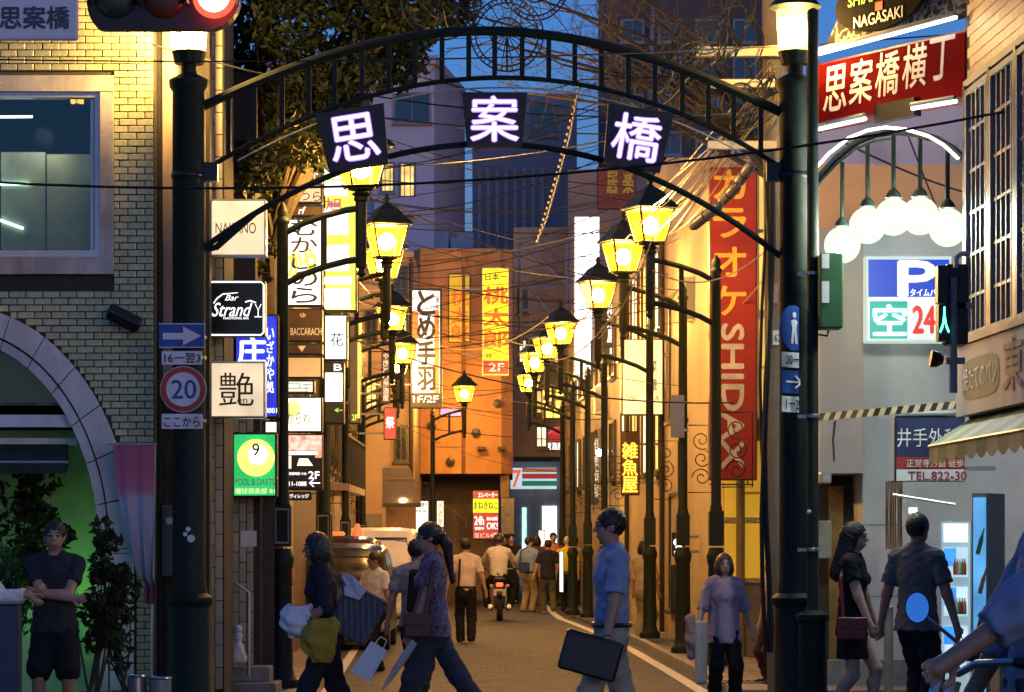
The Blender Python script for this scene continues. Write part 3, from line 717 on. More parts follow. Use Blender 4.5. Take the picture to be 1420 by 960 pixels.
# stone window surround, metal frame, glass, room behind
part('window_surround', MB().box(wx0 - 20 * K, wx1 + 18 * K, BY - .06, BY + .1, wz1, wz1 + 22 * K).box(wx0 - 20 * K, wx1 + 18 * K, BY - .07, BY + .1, wz0 - 24 * K, wz0).box(wx1, wx1 + 18 * K, BY - .055, BY + .1, wz0, wz1).box(wx0 - 20 * K, wx0, BY - .055, BY + .1, wz0, wz1), M_stone, bb)
wf = part('window', MB().box(wx0, wx1, BY - .03, BY + .08, wz1 - 8 * K, wz1).box(wx0, wx1, BY - .035, BY + .08, wz0, wz0 + 9 * K).box(wx1 - 8 * K, wx1, BY - .028, BY + .08, wz0 + 9 * K, wz1 - 8 * K).box(wx0, wx0 + 8 * K, BY - .028, BY + .08, wz0 + 9 * K, wz1 - 8 * K).box(wx1 - 15 * K, wx1 - 10 * K, BY + .02, BY + .07, wz0 + 9 * K, wz1 - 8 * K), M_alu, bb)
part('pane', MB().box(wx0 + .02, wx1 - .02, BY + .03, BY + .036, wz0 + .02, wz1 - .02), glass('shop_glass', (.72, .76, .76), .02), wf, loc=Vector())
M_paper = mat('stained_paper', (.40, .38, .33), .9, var=.35, scale=2.2, dirt=.5, col2=(.62, .50, .22))
for i in range(5):
    x = wx1 - .12 - (i + 1) * .42
    part('paper_panel', MB().box(x, x + .405, BY + .30, BY + .31, wz0, pz(208) + .02 * i), M_paper, bb)
for (a, b) in (((-120, 163), (45, 162)), ((-120, 256), (40, 255)), ((-40, 291), (32, 317))):
    p0, p1 = W(*a, BY + .28), W(*b, BY + .28)
    part('tube_light', MB().tube([p0, p1], .011, 8), emit('cyan_tube', (.6, 1, .85), 9), bb)
point_light('room_tube_light', W(-60, 215, BY + .16), 16, (.8, 1, .92), .1, bb); point_light('room_tube_light', W(60, 190, BY + .12), 6, (.85, 1, .9), .08, bb)
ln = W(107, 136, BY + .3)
part('lantern', MB().box(ln.x - .055, ln.x + .055, BY + .26, BY + .34, ln.z - .05, ln.z + .05), emit('lamp_reflection_orange', (1, .55, .08), 2.4, False), bb)  # lit orange box and cap added in place of a reflected street lamp
part('lamp_reflection_cap', MB().box(ln.x - .065, ln.x + .065, BY + .25, BY + .35, ln.z + .051, ln.z + .07).box(ln.x - .004, ln.x + .004, BY + .252, BY + .258, ln.z - .05, ln.z + .05).box(ln.x - .02, ln.x + .02, BY + .28, BY + .32, ln.z - .1, ln.z - .051), M_black, bb)
M_pst = mat('pale_arch_stone', (.64, .62, .58), .7, var=.15, scale=4, bump=.2, bscale=50, dirt=.45)
# stone arch ring in wedge blocks
prev = None; nst = 15
for k in range(nst):
    a0, a1 = math.pi * k / nst, math.pi * (k + 1) / nst - .006
    def pt(a, A_, B_): return (AX0 + A_ * K * math.cos(a), AZ0 + B_ * K * math.sin(a))
    po = [pt(a0 + (a1 - a0) * i / 4, 246, 336) for i in range(5)] + [pt(a1 - (a1 - a0) * i / 4, 214, 304) for i in range(5)]
    part('arch_stone', MB().prism(po[::-1], BY - .09, BY + .12), M_pst, bb)
    pi_ = [pt(a0 + (a1 - a0) * i / 4, 211, 301) for i in range(5)] + [pt(a1 - (a1 - a0) * i / 4, 198, 288) for i in range(5)]
    part('arch_moulding', MB().prism(pi_[::-1], BY - .06, BY + .2), M_pst, bb)
for a, b in ((214, 246), (-246, -214)):
    z = 0
    while z < AZ0 - .02:
        part('arch_stone', MB().bbox(AX0 + a * K, AX0 + b * K, BY - .09, BY + .12, z, min(z + .5, AZ0) - .006, .006), M_pst, bb); z += .5
for a, b in ((198, 211), (-211, -198)): part('arch_moulding', MB().box(AX0 + a * K, AX0 + b * K, BY - .06, BY + .2, 0, AZ0), M_pst, bb)
M_fan = mat('dark_green_glass', (.01, .06, .04), .1, spec=.7, var=.3)
part('fanlight', MB().prism([(x, z) for x, z in arc(196, 286, pz(572))[1:-1] if z > pz(572)][::-1], BY + .14, BY + .16), M_fan, bb)
part('fanlight_frame', MB().tube([(AX0 + 110 * K * math.cos(a), BY + .13, max(AZ0 + 215 * K * math.sin(a), pz(560))) for a in np.linspace(.05, 3.09, 24)], .012, 6).tube([(AX0 - 150 * K, BY + .13, pz(560)), (AX0 + 150 * K, BY + .13, pz(560))], .012, 6), M_gunmetal, bb)
part('transom', MB().box(AX0 - 196 * K, AX0 + 192 * K, BY + .05, BY + .2, pz(592), pz(575)), M_white, bb)
part('transom', MB().box(AX0 - 180 * K, AX0 + 160 * K, BY + .3, BY + .4, pz(616), pz(606)), M_white, bb)
part('recess_wall', MB().box(AX0 - 215 * K, AX0 + 212 * K, BY + 1.2, BY + 1.25, 0, pz(590)).box(AX0 + 190 * K, AX0 + 212 * K, BY + .25, BY + 1.2, 0, pz(590)), mat('pale_recess_plaster', (.42, .44, .36), .8, var=.15, scale=4, dirt=.3), bb)
aw = MB(); xa, xb = pw(-160), pw(96)
aw.add([(xa, BY + .35, pz(612)), (xb - .06, BY + .35, pz(612)), (xb, BY - .25, pz(642)), (xa, BY - .25, pz(642)), (xa, BY - .25, pz(658)), (xb, BY - .25, pz(658)), (xb - .06, BY + .35, pz(650)), (xa, BY + .35, pz(650))],
       [(0, 3, 2, 1), (3, 4, 5, 2), (2, 5, 6, 1), (4, 7, 6, 5)])
part('awning', aw, mat('dark_green_canvas', (.015, .03, .02), .85, var=.3, bump=.3), bb)
part('awning_rail', MB().tube([(xa, BY - .26, pz(642)), (xb + .03, BY - .26, pz(642))], .012, 6), M_alu, bb)
# pilaster and meter box at the corner
part('pilaster', MB().bbox(pw(218), pw(240), BY + .35, BY + .6, pz(545), 9.2, .01), mat('pink_beige_render', (.42, .33, .28), .8, var=.15, scale=3, dirt=.4), bb)
part('downpipe', MB().tube([(pw(214), BY + .3, .2), (pw(214), BY + .3, 8.0)], .028, 8), M_dark, bb, True)
mt = thing('meter_box', 'grey electric meter box on the dark corner behind the left gate post', 'meter box', (pw(232), BY + .3, pz(700)))
part('case', MB().bbox(pw(218), pw(242), BY + .28, BY + .5, pz(800), pz(700), .01), mat('meter_grey', (.13, .13, .14), .5, var=.1), mt); part('dial', MB().disc((pw(230), BY + .279, pz(722)), .035, (0, -1, 0), .012, 16), M_white, mt)
part('corner_wall', MB().box(pw(214), pw(281), BY + .6, BY + .8, 0, 7.2), mat('dark_brown_render', (.035, .028, .023), .85, var=.3), bb)
# floodlight on the wall
fl = thing('floodlight', 'black floodlight on a bracket on the brick wall left of the road signs', 'floodlight', W(172, 445, BY - .1))
p = W(168, 437, BY); part('bracket', MB().tube([p + Vector((-.05, 0, .03)), p + Vector((-.04, -.12, .05))], .012, 6).box(p.x - .09, p.x - .02, BY - .03, BY - .021, p.z - .06, p.z + .07), M_black, fl)
hd_ = MB().bbox(-.16, .16, -.09, .09, -.05, .05, .02); hd_.xf(Matrix.Translation(p + Vector((.05, -.17, -.04))) @ Euler((.5, .45, .2)).to_matrix().to_4x4()); part('lamp_head', hd_, M_black, fl)
gl_ = MB().box(-.14, .14, -.075, .075, -.058, -.051); gl_.xf(Matrix.Translation(p + Vector((.05, -.17, -.04))) @ Euler((.5, .45, .2)).to_matrix().to_4x4()); part('lens', gl_, M_glassd, fl)

# --- entrance building with vertical bricks
EB = thing('entrance_building', 'low building of tall upright cream bricks with stair entrance behind the left gate post', 'building', (-2.9, 27.4, 0))
M_vb = mat('upright_brick', (.50, .42, .29), .45, var=.18, scale=6, bump=.2, bscale=40, dirt=.3)
M_vb2 = mat('upright_brick_dark', (.42, .34, .23), .45, var=.18, scale=6, bump=.2, bscale=40, dirt=.3)
y1_ = 27.3; k1 = mpp(y1_)
def cx(px, Y): return (px - CX) * Y / F
part('pillar', MB().box(cx(286, y1_), cx(311, y1_), y1_, y1_ + .9, 0, 8.2), M_mortar, EB)
def upright(x0, x1, yf, z0, z1, bw, bh, lim):
    n = 0; c = 0; x = x0
    me = [MB().bbox(.004, bw - .004, -.012, .01, .004, bh - .004, .003).mesh('brick') for _ in range(2)]; me[0].materials.append(M_vb); me[1].materials.append(M_vb2)
    while x + bw < x1 + .01:
        z = z0 - (bh / 2 if c % 2 else 0)
        while z + bh < z1:
            if z >= z0 - .01 and n < lim:
                o = bpy.data.objects.new('brick', me[rng.randrange(2)]); COL.objects.link(o); o.parent = EB
                o.location = Vector((x, yf, z)) - Vector(EB.location); n += 1
            z += bh
        x += bw; c += 1
upright(cx(287, y1_), cx(311, y1_), y1_ - .003, .1, 8.1, .075, .21, 110)
y2_ = 28.9
part('wall', MB().box(cx(300, y2_), cx(361, y2_), y2_, y2_ + .5, 0, 3.3), M_mortar, EB)
upright(cx(301, y2_), cx(360, y2_), y2_ - .003, .1, 3.2, .0735, .20, 180)
mass(EB, [(-7, y2_ + .52), (-2.62, y2_ + .52), (-2.62, 34.5), (-7, 34.5)], 3.32, 6.4, mat('soot_render', (.06, .05, .042), .85, var=.3, scale=2), 'upper_wall')
mass(EB, [(-7, y2_ + .52), (cx(361, y2_), y2_ + .52), (-2.62, 34.5), (-7, 34.5)], 0, 3.3, mat('beige_lobby', (.40, .34, .24), .8, var=.15), 'lower_wall')
part('step', MB().bbox(cx(306, 28.3), cx(384, 28.3), 28.2, 28.9, .06, .22, .01), M_kerb, EB); part('step', MB().bbox(cx(306, 28.3), cx(372, 28.3), 28.5, 28.9, .221, .37, .01), M_kerb, EB)
part('handrail', MB().tube([W(308, 802, 28.3), W(322, 806, 28.3), W(345, 822, 28.3), W(345, 938, 28.3)], .016, 8), M_steel, EB, True)
part('notice', MB().box(cx(334, y2_), cx(356, y2_), y2_ - .022, y2_ - .014, W(0, 758, y2_).z, W(0, 736, y2_).z), M_white, EB)
part('door', MB().box(cx(363, 29.6), cx(384, 29.6), 29.3, 29.35, .1, 2.2), mat('brown_door', (.05, .03, .02), .4, var=.3), EB)
pg = thing('point_figure', 'small white plaster figure on the entrance step', 'figurine', W(330, 915, 28.4)); pg.name = 'garden_figurine'
b0 = W(330, 918, 28.4); part('body', MB().lathe([(.085, 0), (.09, .05), (.07, .1), (.055, .16), (.03, .2), (.045, .24), (.045, .27), (.02, .3)], b0, 14), M_white, pg, True)
part('head', MB().ball(b0 + Vector((0, 0, .32)), .045, 12, 8), M_white, pg, True)

# --- left street facades further in
def shop(label, poly, h, m, name='shop_building', cat='building'):
    t = thing(name, label, cat, (poly[0][0], poly[0][1], 0)); mass(t, poly, 0, h, m); return t
M_lc = mat('brown_tile_wall', (.13, .095, .07), .6, var=.3, scale=5, bump=.3, bscale=30, dirt=.4)
M_ld = mat('tan_render', (.30, .22, .15), .8, var=.2, scale=3, bump=.2, dirt=.5)
M_le = mat('ochre_render', (.34, .24, .14), .8, var=.2, scale=3, bump=.2, dirt=.5)
M_frame = mat('bronze_frame', (.05, .04, .03), .4, .4, var=.2)
LIT_Y = emit('lit_window_yellow', (1, .68, .18), 1.1, True, .35, 3)
LIT_W = emit('lit_window_warm_white', (1, .86, .6), 1.3, True, .3, 3)
lc = shop('dark brown tiled building behind the tall stack of white shop signs', [(-7, 35), (-2.85, 35), (-3.1, 46), (-7, 46)], 7.0, M_lc)
A, u, n = (-2.85, 35), (-.25, 11), (1, .02)
for i in range(5):
    for z in (3.4, 5.2): window(lc, A, u, n, .6 + i * 2.1, z, 1.4, 1.2, M_frame, LIT_Y if (i + int(z)) % 3 == 0 else M_glassd)
part('shopfront', MB().box(-3.4, -2.86, 34.86, 34.99, .1, 2.6), mat('cream_shopfront', (.55, .47, .30), .6, var=.2, dirt=.3), lc)
ld = shop('tan rendered building with balconies half way down the left row', [(-7, 46.02), (-3.12, 46.02), (-3.55, 60), (-7, 60)], 8.5, M_ld)
for i in range(6):
    for z in (2.9, 5.0): window(ld, (-3.12, 46.02), (-.43, 14), (1, .03), .8 + i * 2.2, z, 1.3, 1.2, M_frame, LIT_W if (i * 2 + int(z)) % 4 == 1 else M_glassd)
for z in (2.6, 4.7):
    bm_ = MB().box(-3.5, -2.8, 49, 55, z - .12, z)
    bo = part('balcony', bm_, M_ld, ld)
    for q in range(21): part('baluster', MB().box(-2.815, -2.795, 49.02 + q * .295, 49.04 + q * .295, z, z + .8), M_black, bo, loc=Vector())
    part('rail', MB().box(-2.83, -2.78, 49, 55, z + .8, z + .84), M_black, bo, loc=Vector())
le = shop('ochre building at the far end of the left row next to the orange block', [(-8, 60.02), (-3.58, 60.02), (-3.95, 75), (-8, 75)], 8.0, M_le)
for i in range(6): window(le, (-3.58, 60.02), (-.37, 15), (1, .03), 1 + i * 2.3, 4.2, 1.2, 1.3, M_frame, LIT_Y if i % 2 else M_glassd)
te = thing('tan_building', 'tan end house with shuttered windows left of the orange block', 'building', (-3, 71, 0)); Y8 = 71.0
M_te = mat('warm_tan_render', (.40, .27, .155), .8, var=.15, scale=1.5, bump=.2, dirt=.4)
mass(te, [(cx(497, Y8), Y8), (cx(573, Y8), Y8), (cx(573, Y8), 78), (cx(497, Y8), 78)], 0, W(0, 352, Y8).z, M_te)
part('cornice', MB().box(cx(496, Y8), cx(574.5, Y8), Y8 - .2, Y8 - .003, W(0, 358, Y8).z, W(0, 350, Y8).z), M_te, te)
for (a, b, c_, d, m_) in ((506, 524, 430, 480, M_glassd), (546, 566, 430, 480, LIT_Y), (506, 524, 520, 570, LIT_Y), (546, 566, 590, 640, M_glassd), (546, 566, 370, 412, M_glassd)):
    p = W(a, d, Y8); window(te, (0, Y8), (1, 0), (0, -1), p.x, p.z, (b - a) * mpp(Y8), (d - c_) * mpp(Y8), M_frame, m_, 1, fw=.05)
part('downpipe', MB().tube([W(570, 360, Y8 - .08), W(570, 790, Y8 - .08)], .05, 8), M_frame, te, True)
part('shutter_door', MB().box(cx(502, Y8), cx(530, Y8), Y8 - .06, Y8 - .002, .1, 2.3), mat('shutter_grey', (.16, .14, .12), .5, .4, var=.2), te)
# small roofed stall front with a lamp
st = thing('stall_front', 'small shop front with a sloping wooden roof and a glowing lamp beside the feather sign', 'stall', W(555, 800, 55))
a = W(532, 700, 55); b = W(578, 700, 55); sx = b.x - a.x
rf = MB().add([(a.x, 54.4, a.z + .02), (b.x + .1, 54.4, a.z + .02), (b.x - .15, 55.6, a.z + .72), (a.x - .05, 55.6, a.z + .72), (a.x, 54.4, a.z - .06), (b.x + .1, 54.4, a.z - .06), (b.x - .15, 55.6, a.z + .6), (a.x - .05, 55.6, a.z + .6)], [(0, 1, 2, 3), (7, 6, 5, 4), (0, 4, 5, 1), (1, 5, 6, 2), (2, 6, 7, 3), (3, 7, 4, 0)])
part('roof', rf, mat('dark_wood', (.07, .045, .03), .7, var=.3, scale=4, bump=.4), st)
part('wall', MB().box(a.x + .03, b.x - .03, 55.2, 55.5, .12, a.z + .5), mat('warm_wood', (.26, .15, .08), .6, var=.3, scale=5, bump=.3, stretch=(6, 6, .6)), st)
part('lamp', MB().ball(W(559, 693, 54.7), .07, 12, 8), emit('stall_lamp', (1, .7, .35), 14, False), st, True); point_light('stall_light', W(559, 693, 54.5), 14, (1, .6, .25), .07, st)
part('picture', MB().box(cx(536, 55.1), cx(550, 55.1), 55.12, 55.18, W(0, 697, 55).z, W(0, 684, 55).z), emit('stall_menu_lit', (1, .55, .25), 1.6, False, .5, 20), st)

# --- orange block closing the view
ob = thing('orange_building', 'plain orange lit block over a dark undercroft where the street bends', 'building', (-1.3, 76, 0))
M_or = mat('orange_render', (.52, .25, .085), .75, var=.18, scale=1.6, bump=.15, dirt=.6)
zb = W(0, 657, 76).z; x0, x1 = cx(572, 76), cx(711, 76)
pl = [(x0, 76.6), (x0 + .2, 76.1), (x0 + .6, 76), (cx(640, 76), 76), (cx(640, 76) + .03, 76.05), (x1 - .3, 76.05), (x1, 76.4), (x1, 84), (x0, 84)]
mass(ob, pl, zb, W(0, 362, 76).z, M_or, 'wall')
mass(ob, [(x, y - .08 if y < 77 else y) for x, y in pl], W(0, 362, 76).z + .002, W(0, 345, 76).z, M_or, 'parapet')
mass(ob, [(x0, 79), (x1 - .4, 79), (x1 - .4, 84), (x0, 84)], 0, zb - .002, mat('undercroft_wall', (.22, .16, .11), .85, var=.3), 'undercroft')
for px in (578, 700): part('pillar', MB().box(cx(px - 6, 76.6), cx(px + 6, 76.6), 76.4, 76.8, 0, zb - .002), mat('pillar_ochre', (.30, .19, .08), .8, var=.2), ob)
for py in (420, 490, 560, 620): part('wall_joint', MB().box(x0 + .62, cx(640, 76), 75.985, 75.999, W(0, py + .5, 76).z, W(0, py - .5, 76).z), mat('joint_brown', (.16, .08, .03), .9), ob)  # dark brown strips along the wall joints
part('downpipe', MB().tube([W(643, 372, 75.9), W(643, 655, 75.9)], .045, 8), mat('pipe_ochre', (.22, .11, .05), .6), ob, True)
for px, py in ((600, 590), (625, 640), (660, 600), (690, 560)): part('wall_vent', MB().lathe([(.02, 0), (.12, 0), (.12, .08), (.02, .1)], (0, 0, 0), 14).xf(Matrix.Translation(W(px, py, 75.98)) @ Matrix.Rotation(math.pi / 2, 4, 'X')), M_frame, ob)
part('stair_rail', MB().tube([W(608, 695, 77), W(632, 712, 77), W(646, 722, 77), W(646, 770, 77)], .02, 6).tube([W(625, 712, 77), W(625, 775, 77)], .015, 6), M_steel, ob, True)
part('stair', MB().prism([(cx(600, 78), 0), (cx(656, 78), 0), (cx(656, 78), .4), (cx(640, 78), .4), (cx(640, 78), .7), (cx(625, 78), .7), (cx(625, 78), 1.0), (cx(600, 78), 1.0)], 77.4, 78.6), mat('stair_stone', (.12, .09, .07), .8), ob)
for px in (662, 690): part('wall_lamp_stub', MB().box(cx(px, 75.9), cx(px + 12, 75.9), 75.7, 75.99, W(0, 624, 76).z, W(0, 620, 76).z), M_black, ob)

# --- far buildings
M_wb = mat('white_far_wall', (.58, .56, .62), .8, var=.08, scale=1, dirt=.2)
wbld = thing('white_building', 'tall white building with yellow lit windows behind the left lanterns', 'building', (-4.5, 98, 0))
Y0 = 98
mass(wbld, [(-9, Y0), (cx(602, Y0), Y0), (cx(640, Y0), Y0 + 7), (-9, Y0 + 8)], 0, W(0, 90, Y0).z, M_wb)
mass(wbld, [(-9, Y0 - .2), (cx(603, Y0) + .05, Y0 - .2), (cx(641, Y0), Y0 + 7.1), (-9, Y0 + 8.1)], W(0, 90, Y0).z + .003, W(0, 78, Y0).z, M_wb, 'cornice')
for (a, b, c, d, m_) in ((527, 548, 225, 268, LIT_Y), (553, 577, 225, 275, LIT_Y), (545, 598, 128, 172, M_glassd), (470, 515, 128, 172, M_glassd), (470, 515, 225, 275, LIT_Y)):
    p = W(a, d, Y0); window(wbld, (0, Y0), (1, 0), (0, -1), p.x, p.z, (b - a) * mpp(Y0), (d - c) * mpp(Y0), M_gunmetal, m_, 2 if m_ is LIT_Y else 1, fw=.08)
part('balcony', MB().box(cx(520, Y0), cx(582, Y0), Y0 - .5, Y0 - .003, W(0, 300, Y0).z, W(0, 276, Y0).z), M_wb, wbld)
M_gt = mat('grey_far_wall', (.40, .41, .45), .8, var=.1, scale=1, dirt=.2)
gt = thing('grey_tower', 'grey office block with pale vertical ribs in the middle of the view', 'building', (0.4, 108, 0)); Y1 = 108
mass(gt, [(cx(655, Y1), Y1), (cx(800, Y1), Y1), (cx(800, Y1), Y1 + 9), (cx(655, Y1), Y1 + 9)], 0, W(0, 130, Y1).z, M_gt)
for i in range(8):
    x = cx(662 + i * 12.5, Y1); part('rib', MB().box(x, x + .13, Y1 - .25, Y1 - .003, 4, W(0, 235, Y1).z), mat('pale_rib', (.55, .58, .56), .7, var=.1), gt)
for (a, b, c, d) in ((735, 772, 145, 190), (680, 715, 150, 190)): p = W(a, d, Y1); window(gt, (0, Y1), (1, 0), (0, -1), p.x, p.z, (b - a) * mpp(Y1), (d - c) * mpp(Y1), M_gunmetal, M_glassd, 1, fw=.1)
rr = thing('low_roofs', 'low dark rooftop huts against the dusk sky above the orange block', 'building', (-2, 92, 0)); rr.name = 'rooftop_huts'
for a, b, c in ((604, 622, 318), (626, 634, 330), (634, 656, 322)):
    part('hut', MB().box(cx(a, 92), cx(b, 92), 92, 95, 0, W(0, c, 92).z), M_gt, rr)
dt = thing('dark_tower', 'tall dark tower block above the right end of the arch', 'building', (7, 96, 0)); Y2 = 96
M_dt = mat('dark_tower_wall', (.085, .075, .075), .8, var=.15, scale=1)
mass(dt, [(cx(842, Y2), Y2), (cx(1075, Y2), Y2), (cx(1075, Y2), Y2 + 10), (cx(842, Y2), Y2 + 10)], 0, 26, M_dt)
for r_ in range(4):
    for c_ in range(4): p = W(860 + c_ * 52, 60 + r_ * 52, Y2); window(dt, (0, Y2), (1, 0), (0, -1), p.x, p.z, .8, .8, M_gunmetal, M_glassd, 1, fw=.07)
part('pipe', MB().tube([W(900, 140, Y2 - .2), W(905, 10, Y2 - .2)], .09, 8), M_gunmetal, dt)
mb_ = thing('mid_building', 'grey brown building with steel stair framing beside the tall white sign', 'building', (3, 78, 0)); Y3 = 79
mass(mb_, [(cx(788, Y3), Y3), (cx(905, Y3), Y3), (cx(905, Y3), Y3 + 8), (cx(788, Y3), Y3 + 8)], 0, W(0, 235, Y3).z, mat('mauve_far_wall', (.30, .24, .20), .8, var=.15, scale=1, dirt=.3))
fm = []
for (a, b) in (((722, 400), (790, 398)), ((722, 430), (790, 430)), ((722, 340), (790, 336)), ((722, 340), (722, 480)), ((785, 330), (785, 480)), ((735, 400), (760, 432)), ((790, 398), (762, 376)), ((730, 345), (782, 392))):
    part('steel_bar', MB().tube([W(*a, Y3 - .6), W(*b, Y3 - .6)], .05, 6), mat('grey_steel_bar', (.25, .24, .24), .6, .3), mb_)
part('back_wall', MB().box(cx(712, Y3 + 2), cx(788, Y3 + 2), Y3 + 1, Y3 + 6, W(0, 632, Y3).z, W(0, 310, Y3).z), mat('mauve_far_wall2', (.36, .28, .21), .8, var=.2, scale=1, dirt=.4), mb_)
for (a, b, c_, d, m_) in ((718, 732, 470, 505, LIT_W), (742, 760, 470, 505, M_glassd), (766, 782, 470, 505, LIT_Y), (742, 760, 540, 575, LIT_Y), (718, 732, 400, 435, M_glassd), (742, 760, 590, 622, LIT_W)):
    p = W(a, d, Y3 + 1); window(mb_, (0, Y3 + 1), (1, 0), (0, -1), p.x, p.z, (b - a) * mpp(Y3 + 1), (d - c_) * mpp(Y3 + 1), M_frame, m_, 1, fw=.06)
# shops at street end
se = thing('corner_shop', 'bright convenience shop at the end of the street under a striped sign', 'shop', W(740, 800, 92)); Y4 = 94
mass(se, [(cx(705, Y4), Y4), (cx(820, Y4), Y4), (cx(820, Y4), Y4 + 4), (cx(705, Y4), Y4 + 4)], 0, W(0, 560, Y4).z, mat('end_wall_grey', (.22, .21, .20), .8, var=.2, dirt=.3))
part('lit_doorway', MB().box(cx(752, Y4), cx(772, Y4), Y4 - .05, Y4 - .003, .2, W(0, 702, Y4).z), emit('shop_white_light', (.85, 1, .97), 2.2, True, .3, 2), se)
part('lit_doorway', MB().box(cx(724, Y4), cx(730, Y4), Y4 - .05, Y4 - .003, .2, W(0, 704, Y4).z), emit('shop_cyan_light', (.5, 1, .85), 1.6, True, .3, 2), se)
p0 = W(708, 678, Y4 - .5); sg = part('sign_case', MB().box(p0.x, cx(772, Y4 - .5), Y4 - .5, Y4 - .1, p0.z, W(0, 649, Y4 - .5).z), emit('pale_sign_white', (.78, .9, 1), .7, True, .1, 2), se)
for i, (c, a, b) in enumerate((((.9, .3, .08), 649.5, 655), ((.85, .1, .08), 657, 664), ((.03, .42, .18), 667, 674))):
    part('sign_stripe', MB().box(cx(724, Y4 - .5), cx(772, Y4 - .5), Y4 - .506, Y4 - .501, W(0, b, Y4 - .5).z, W(0, a, Y4 - .5).z), emit('sign_stripe_%d' % i, c, .35, False), sg, loc=Vector())
text(sg, '7', emit('sign_seven', (.9, .15, .05), .9, False), W(710, 676, Y4 - .5), .28, .55, bold=.03, off=.008)

# --- right side of the street
M_ry = mat('yellow_panel', (.74, .46, .04), .4, var=.1, scale=2, dirt=.25)
M_rc = mat('cream_render_right', (.50, .38, .21), .75, var=.12, scale=1.3, bump=.2)
ra = thing('yellow_building', 'building with yellow cladding panels behind the red karaoke banner', 'building', (3.3, 37.6, 0)); Y5 = 37.6
zz = lambda py, Y: W(0, py, Y).z
def rf_(Y): return 3.02 - .042 * (Y - 37.6)
mass(ra, [(cx(1003, Y5), Y5), (9, Y5), (9, 47.9), (rf_(47.9), 47.9)], 0, zz(228, Y5), M_rc)
zz = lambda py, Y: W(0, py, Y).z
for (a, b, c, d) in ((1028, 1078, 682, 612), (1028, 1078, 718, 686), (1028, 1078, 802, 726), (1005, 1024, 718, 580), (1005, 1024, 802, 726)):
    part('cladding_panel', MB().bbox(cx(a, Y5), cx(b, Y5), Y5 - .05, Y5 - .002, zz(c, Y5), zz(d, Y5), .008), emit('yellow_panel_added_glow', (.95, .52, .03), .38, True, .25, 1.2), ra)  # glow put into the panels stands for street lamp light on them
for py in (722, 806): part('trim_strip', MB().box(cx(1003, Y5), cx(1078, Y5), Y5 - .06, Y5 - .004, zz(py + 2.5, Y5), zz(py - 2, Y5)), mat('chequer_trim', (.5, .4, .2), .3, .6, var=.9, scale=30), ra)
part('plinth', MB().box(cx(1003, Y5), cx(1078, Y5), Y5 - .08, Y5 - .003, .12, zz(812, Y5)), mat('plinth_stone', (.20, .16, .11), .7, var=.2, dirt=.4), ra)
part('pilaster', MB().tube([(cx(1026, Y5), Y5 - .1, .1), (cx(1026, Y5), Y5 - .1, zz(575, Y5))], .06, 10), mat('olive_pipe', (.22, .17, .04), .4, var=.2), ra, True)
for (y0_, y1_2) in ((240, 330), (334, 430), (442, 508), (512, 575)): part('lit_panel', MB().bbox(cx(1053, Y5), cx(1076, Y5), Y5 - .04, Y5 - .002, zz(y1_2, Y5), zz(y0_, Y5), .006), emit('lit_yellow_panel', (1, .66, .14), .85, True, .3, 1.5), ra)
part('canopy', MB().box(cx(1040, Y5), cx(1085, Y5), Y5 - .5, Y5 - .004, zz(612, Y5), zz(580, Y5)), mat('dark_canopy', (.05, .05, .055), .5), ra)
for i in range(4):
    p = 960 + i * 0
for (a, Yw, c, d, m_) in ((0, 38.5, 560, 410, 'y'), (0, 40.6, 560, 400, 'y'), (0, 43.5, 580, 400, 'w'), (0, 45.6, 580, 400, 'w')):
    A = (rf_(Yw), Yw); window(ra, A, (-.042, 1), (-1, -.042), 0, zz(c, Yw), 1.6, (c - d) * mpp(Yw), M_frame, emit('tall_lit_window', (1, .66, .12), 1.5, True, .35, 1.2) if m_ == 'y' else LIT_W, 1, fw=.06)
    window(ra, A, (-.042, 1), (-1, -.042), 0, .5, 1.6, 1.9, M_frame, LIT_Y if m_ == 'y' else M_glassd, 1, fw=.06)
uA_ = Vector((-.042, 1, 0)).normalized(); nA_ = Vector((-1, -.042, 0)).normalized()
wins = [(Yw - Y5, 1.6, zz(c_, Yw), (c_ - d) * mpp(Yw)) for Yw, c_, d in ((38.5, 560, 410), (40.6, 560, 400), (43.5, 580, 400), (45.6, 580, 400))] + [(Yw - Y5, 1.6, .5, 1.9) for Yw in (38.5, 40.6, 43.5, 45.6)]
for i in range(14):
    for k in range(6):
        t0, z0_ = i * .735, .15 + k * 1.04
        if any(t0 < w_[0] + w_[1] + .05 and t0 + .72 > w_[0] - .05 and z0_ < w_[2] + w_[3] + .05 and z0_ + 1.02 > w_[2] - .1 for w_ in wins): continue
        part('cladding_panel', MB().obox(Vector((rf_(Y5), Y5, z0_)) + uA_ * t0 + nA_ * .002, uA_, EZ, nA_, .715, 1.02, .03), M_rc if (i * 7 + k) % 5 else M_ry, ra)
rb = shop('cream building with lit sign boxes half way along the right row', [(rf_(48), 48), (8, 48), (8, 58), (rf_(58), 58)], 8.0, M_rc)
for i in range(4):
    for z in (2.8, 5.2): window(rb, (rf_(48), 48), (-.042, 1), (-1, -.042), .5 + i * 2.4, z, 1.5, 1.4, M_frame, LIT_W if (i + int(z)) % 2 else LIT_Y)
rc = shop('dim brick shop row at the far end of the right side', [(rf_(58.02), 58.02), (8, 58.02), (8, 76), (rf_(76), 76)], 7.5, mat('far_right_render', (.20, .165, .13), .8, var=.25, scale=3, dirt=.4))
for i in range(6):
    for z in (2.9, 5.0): window(rc, (rf_(58), 58), (-.042, 1), (-1, -.042), .8 + i * 2.7, z, 1.4, 1.2, M_frame, LIT_W if (i + int(z)) % 3 == 0 else M_glassd)

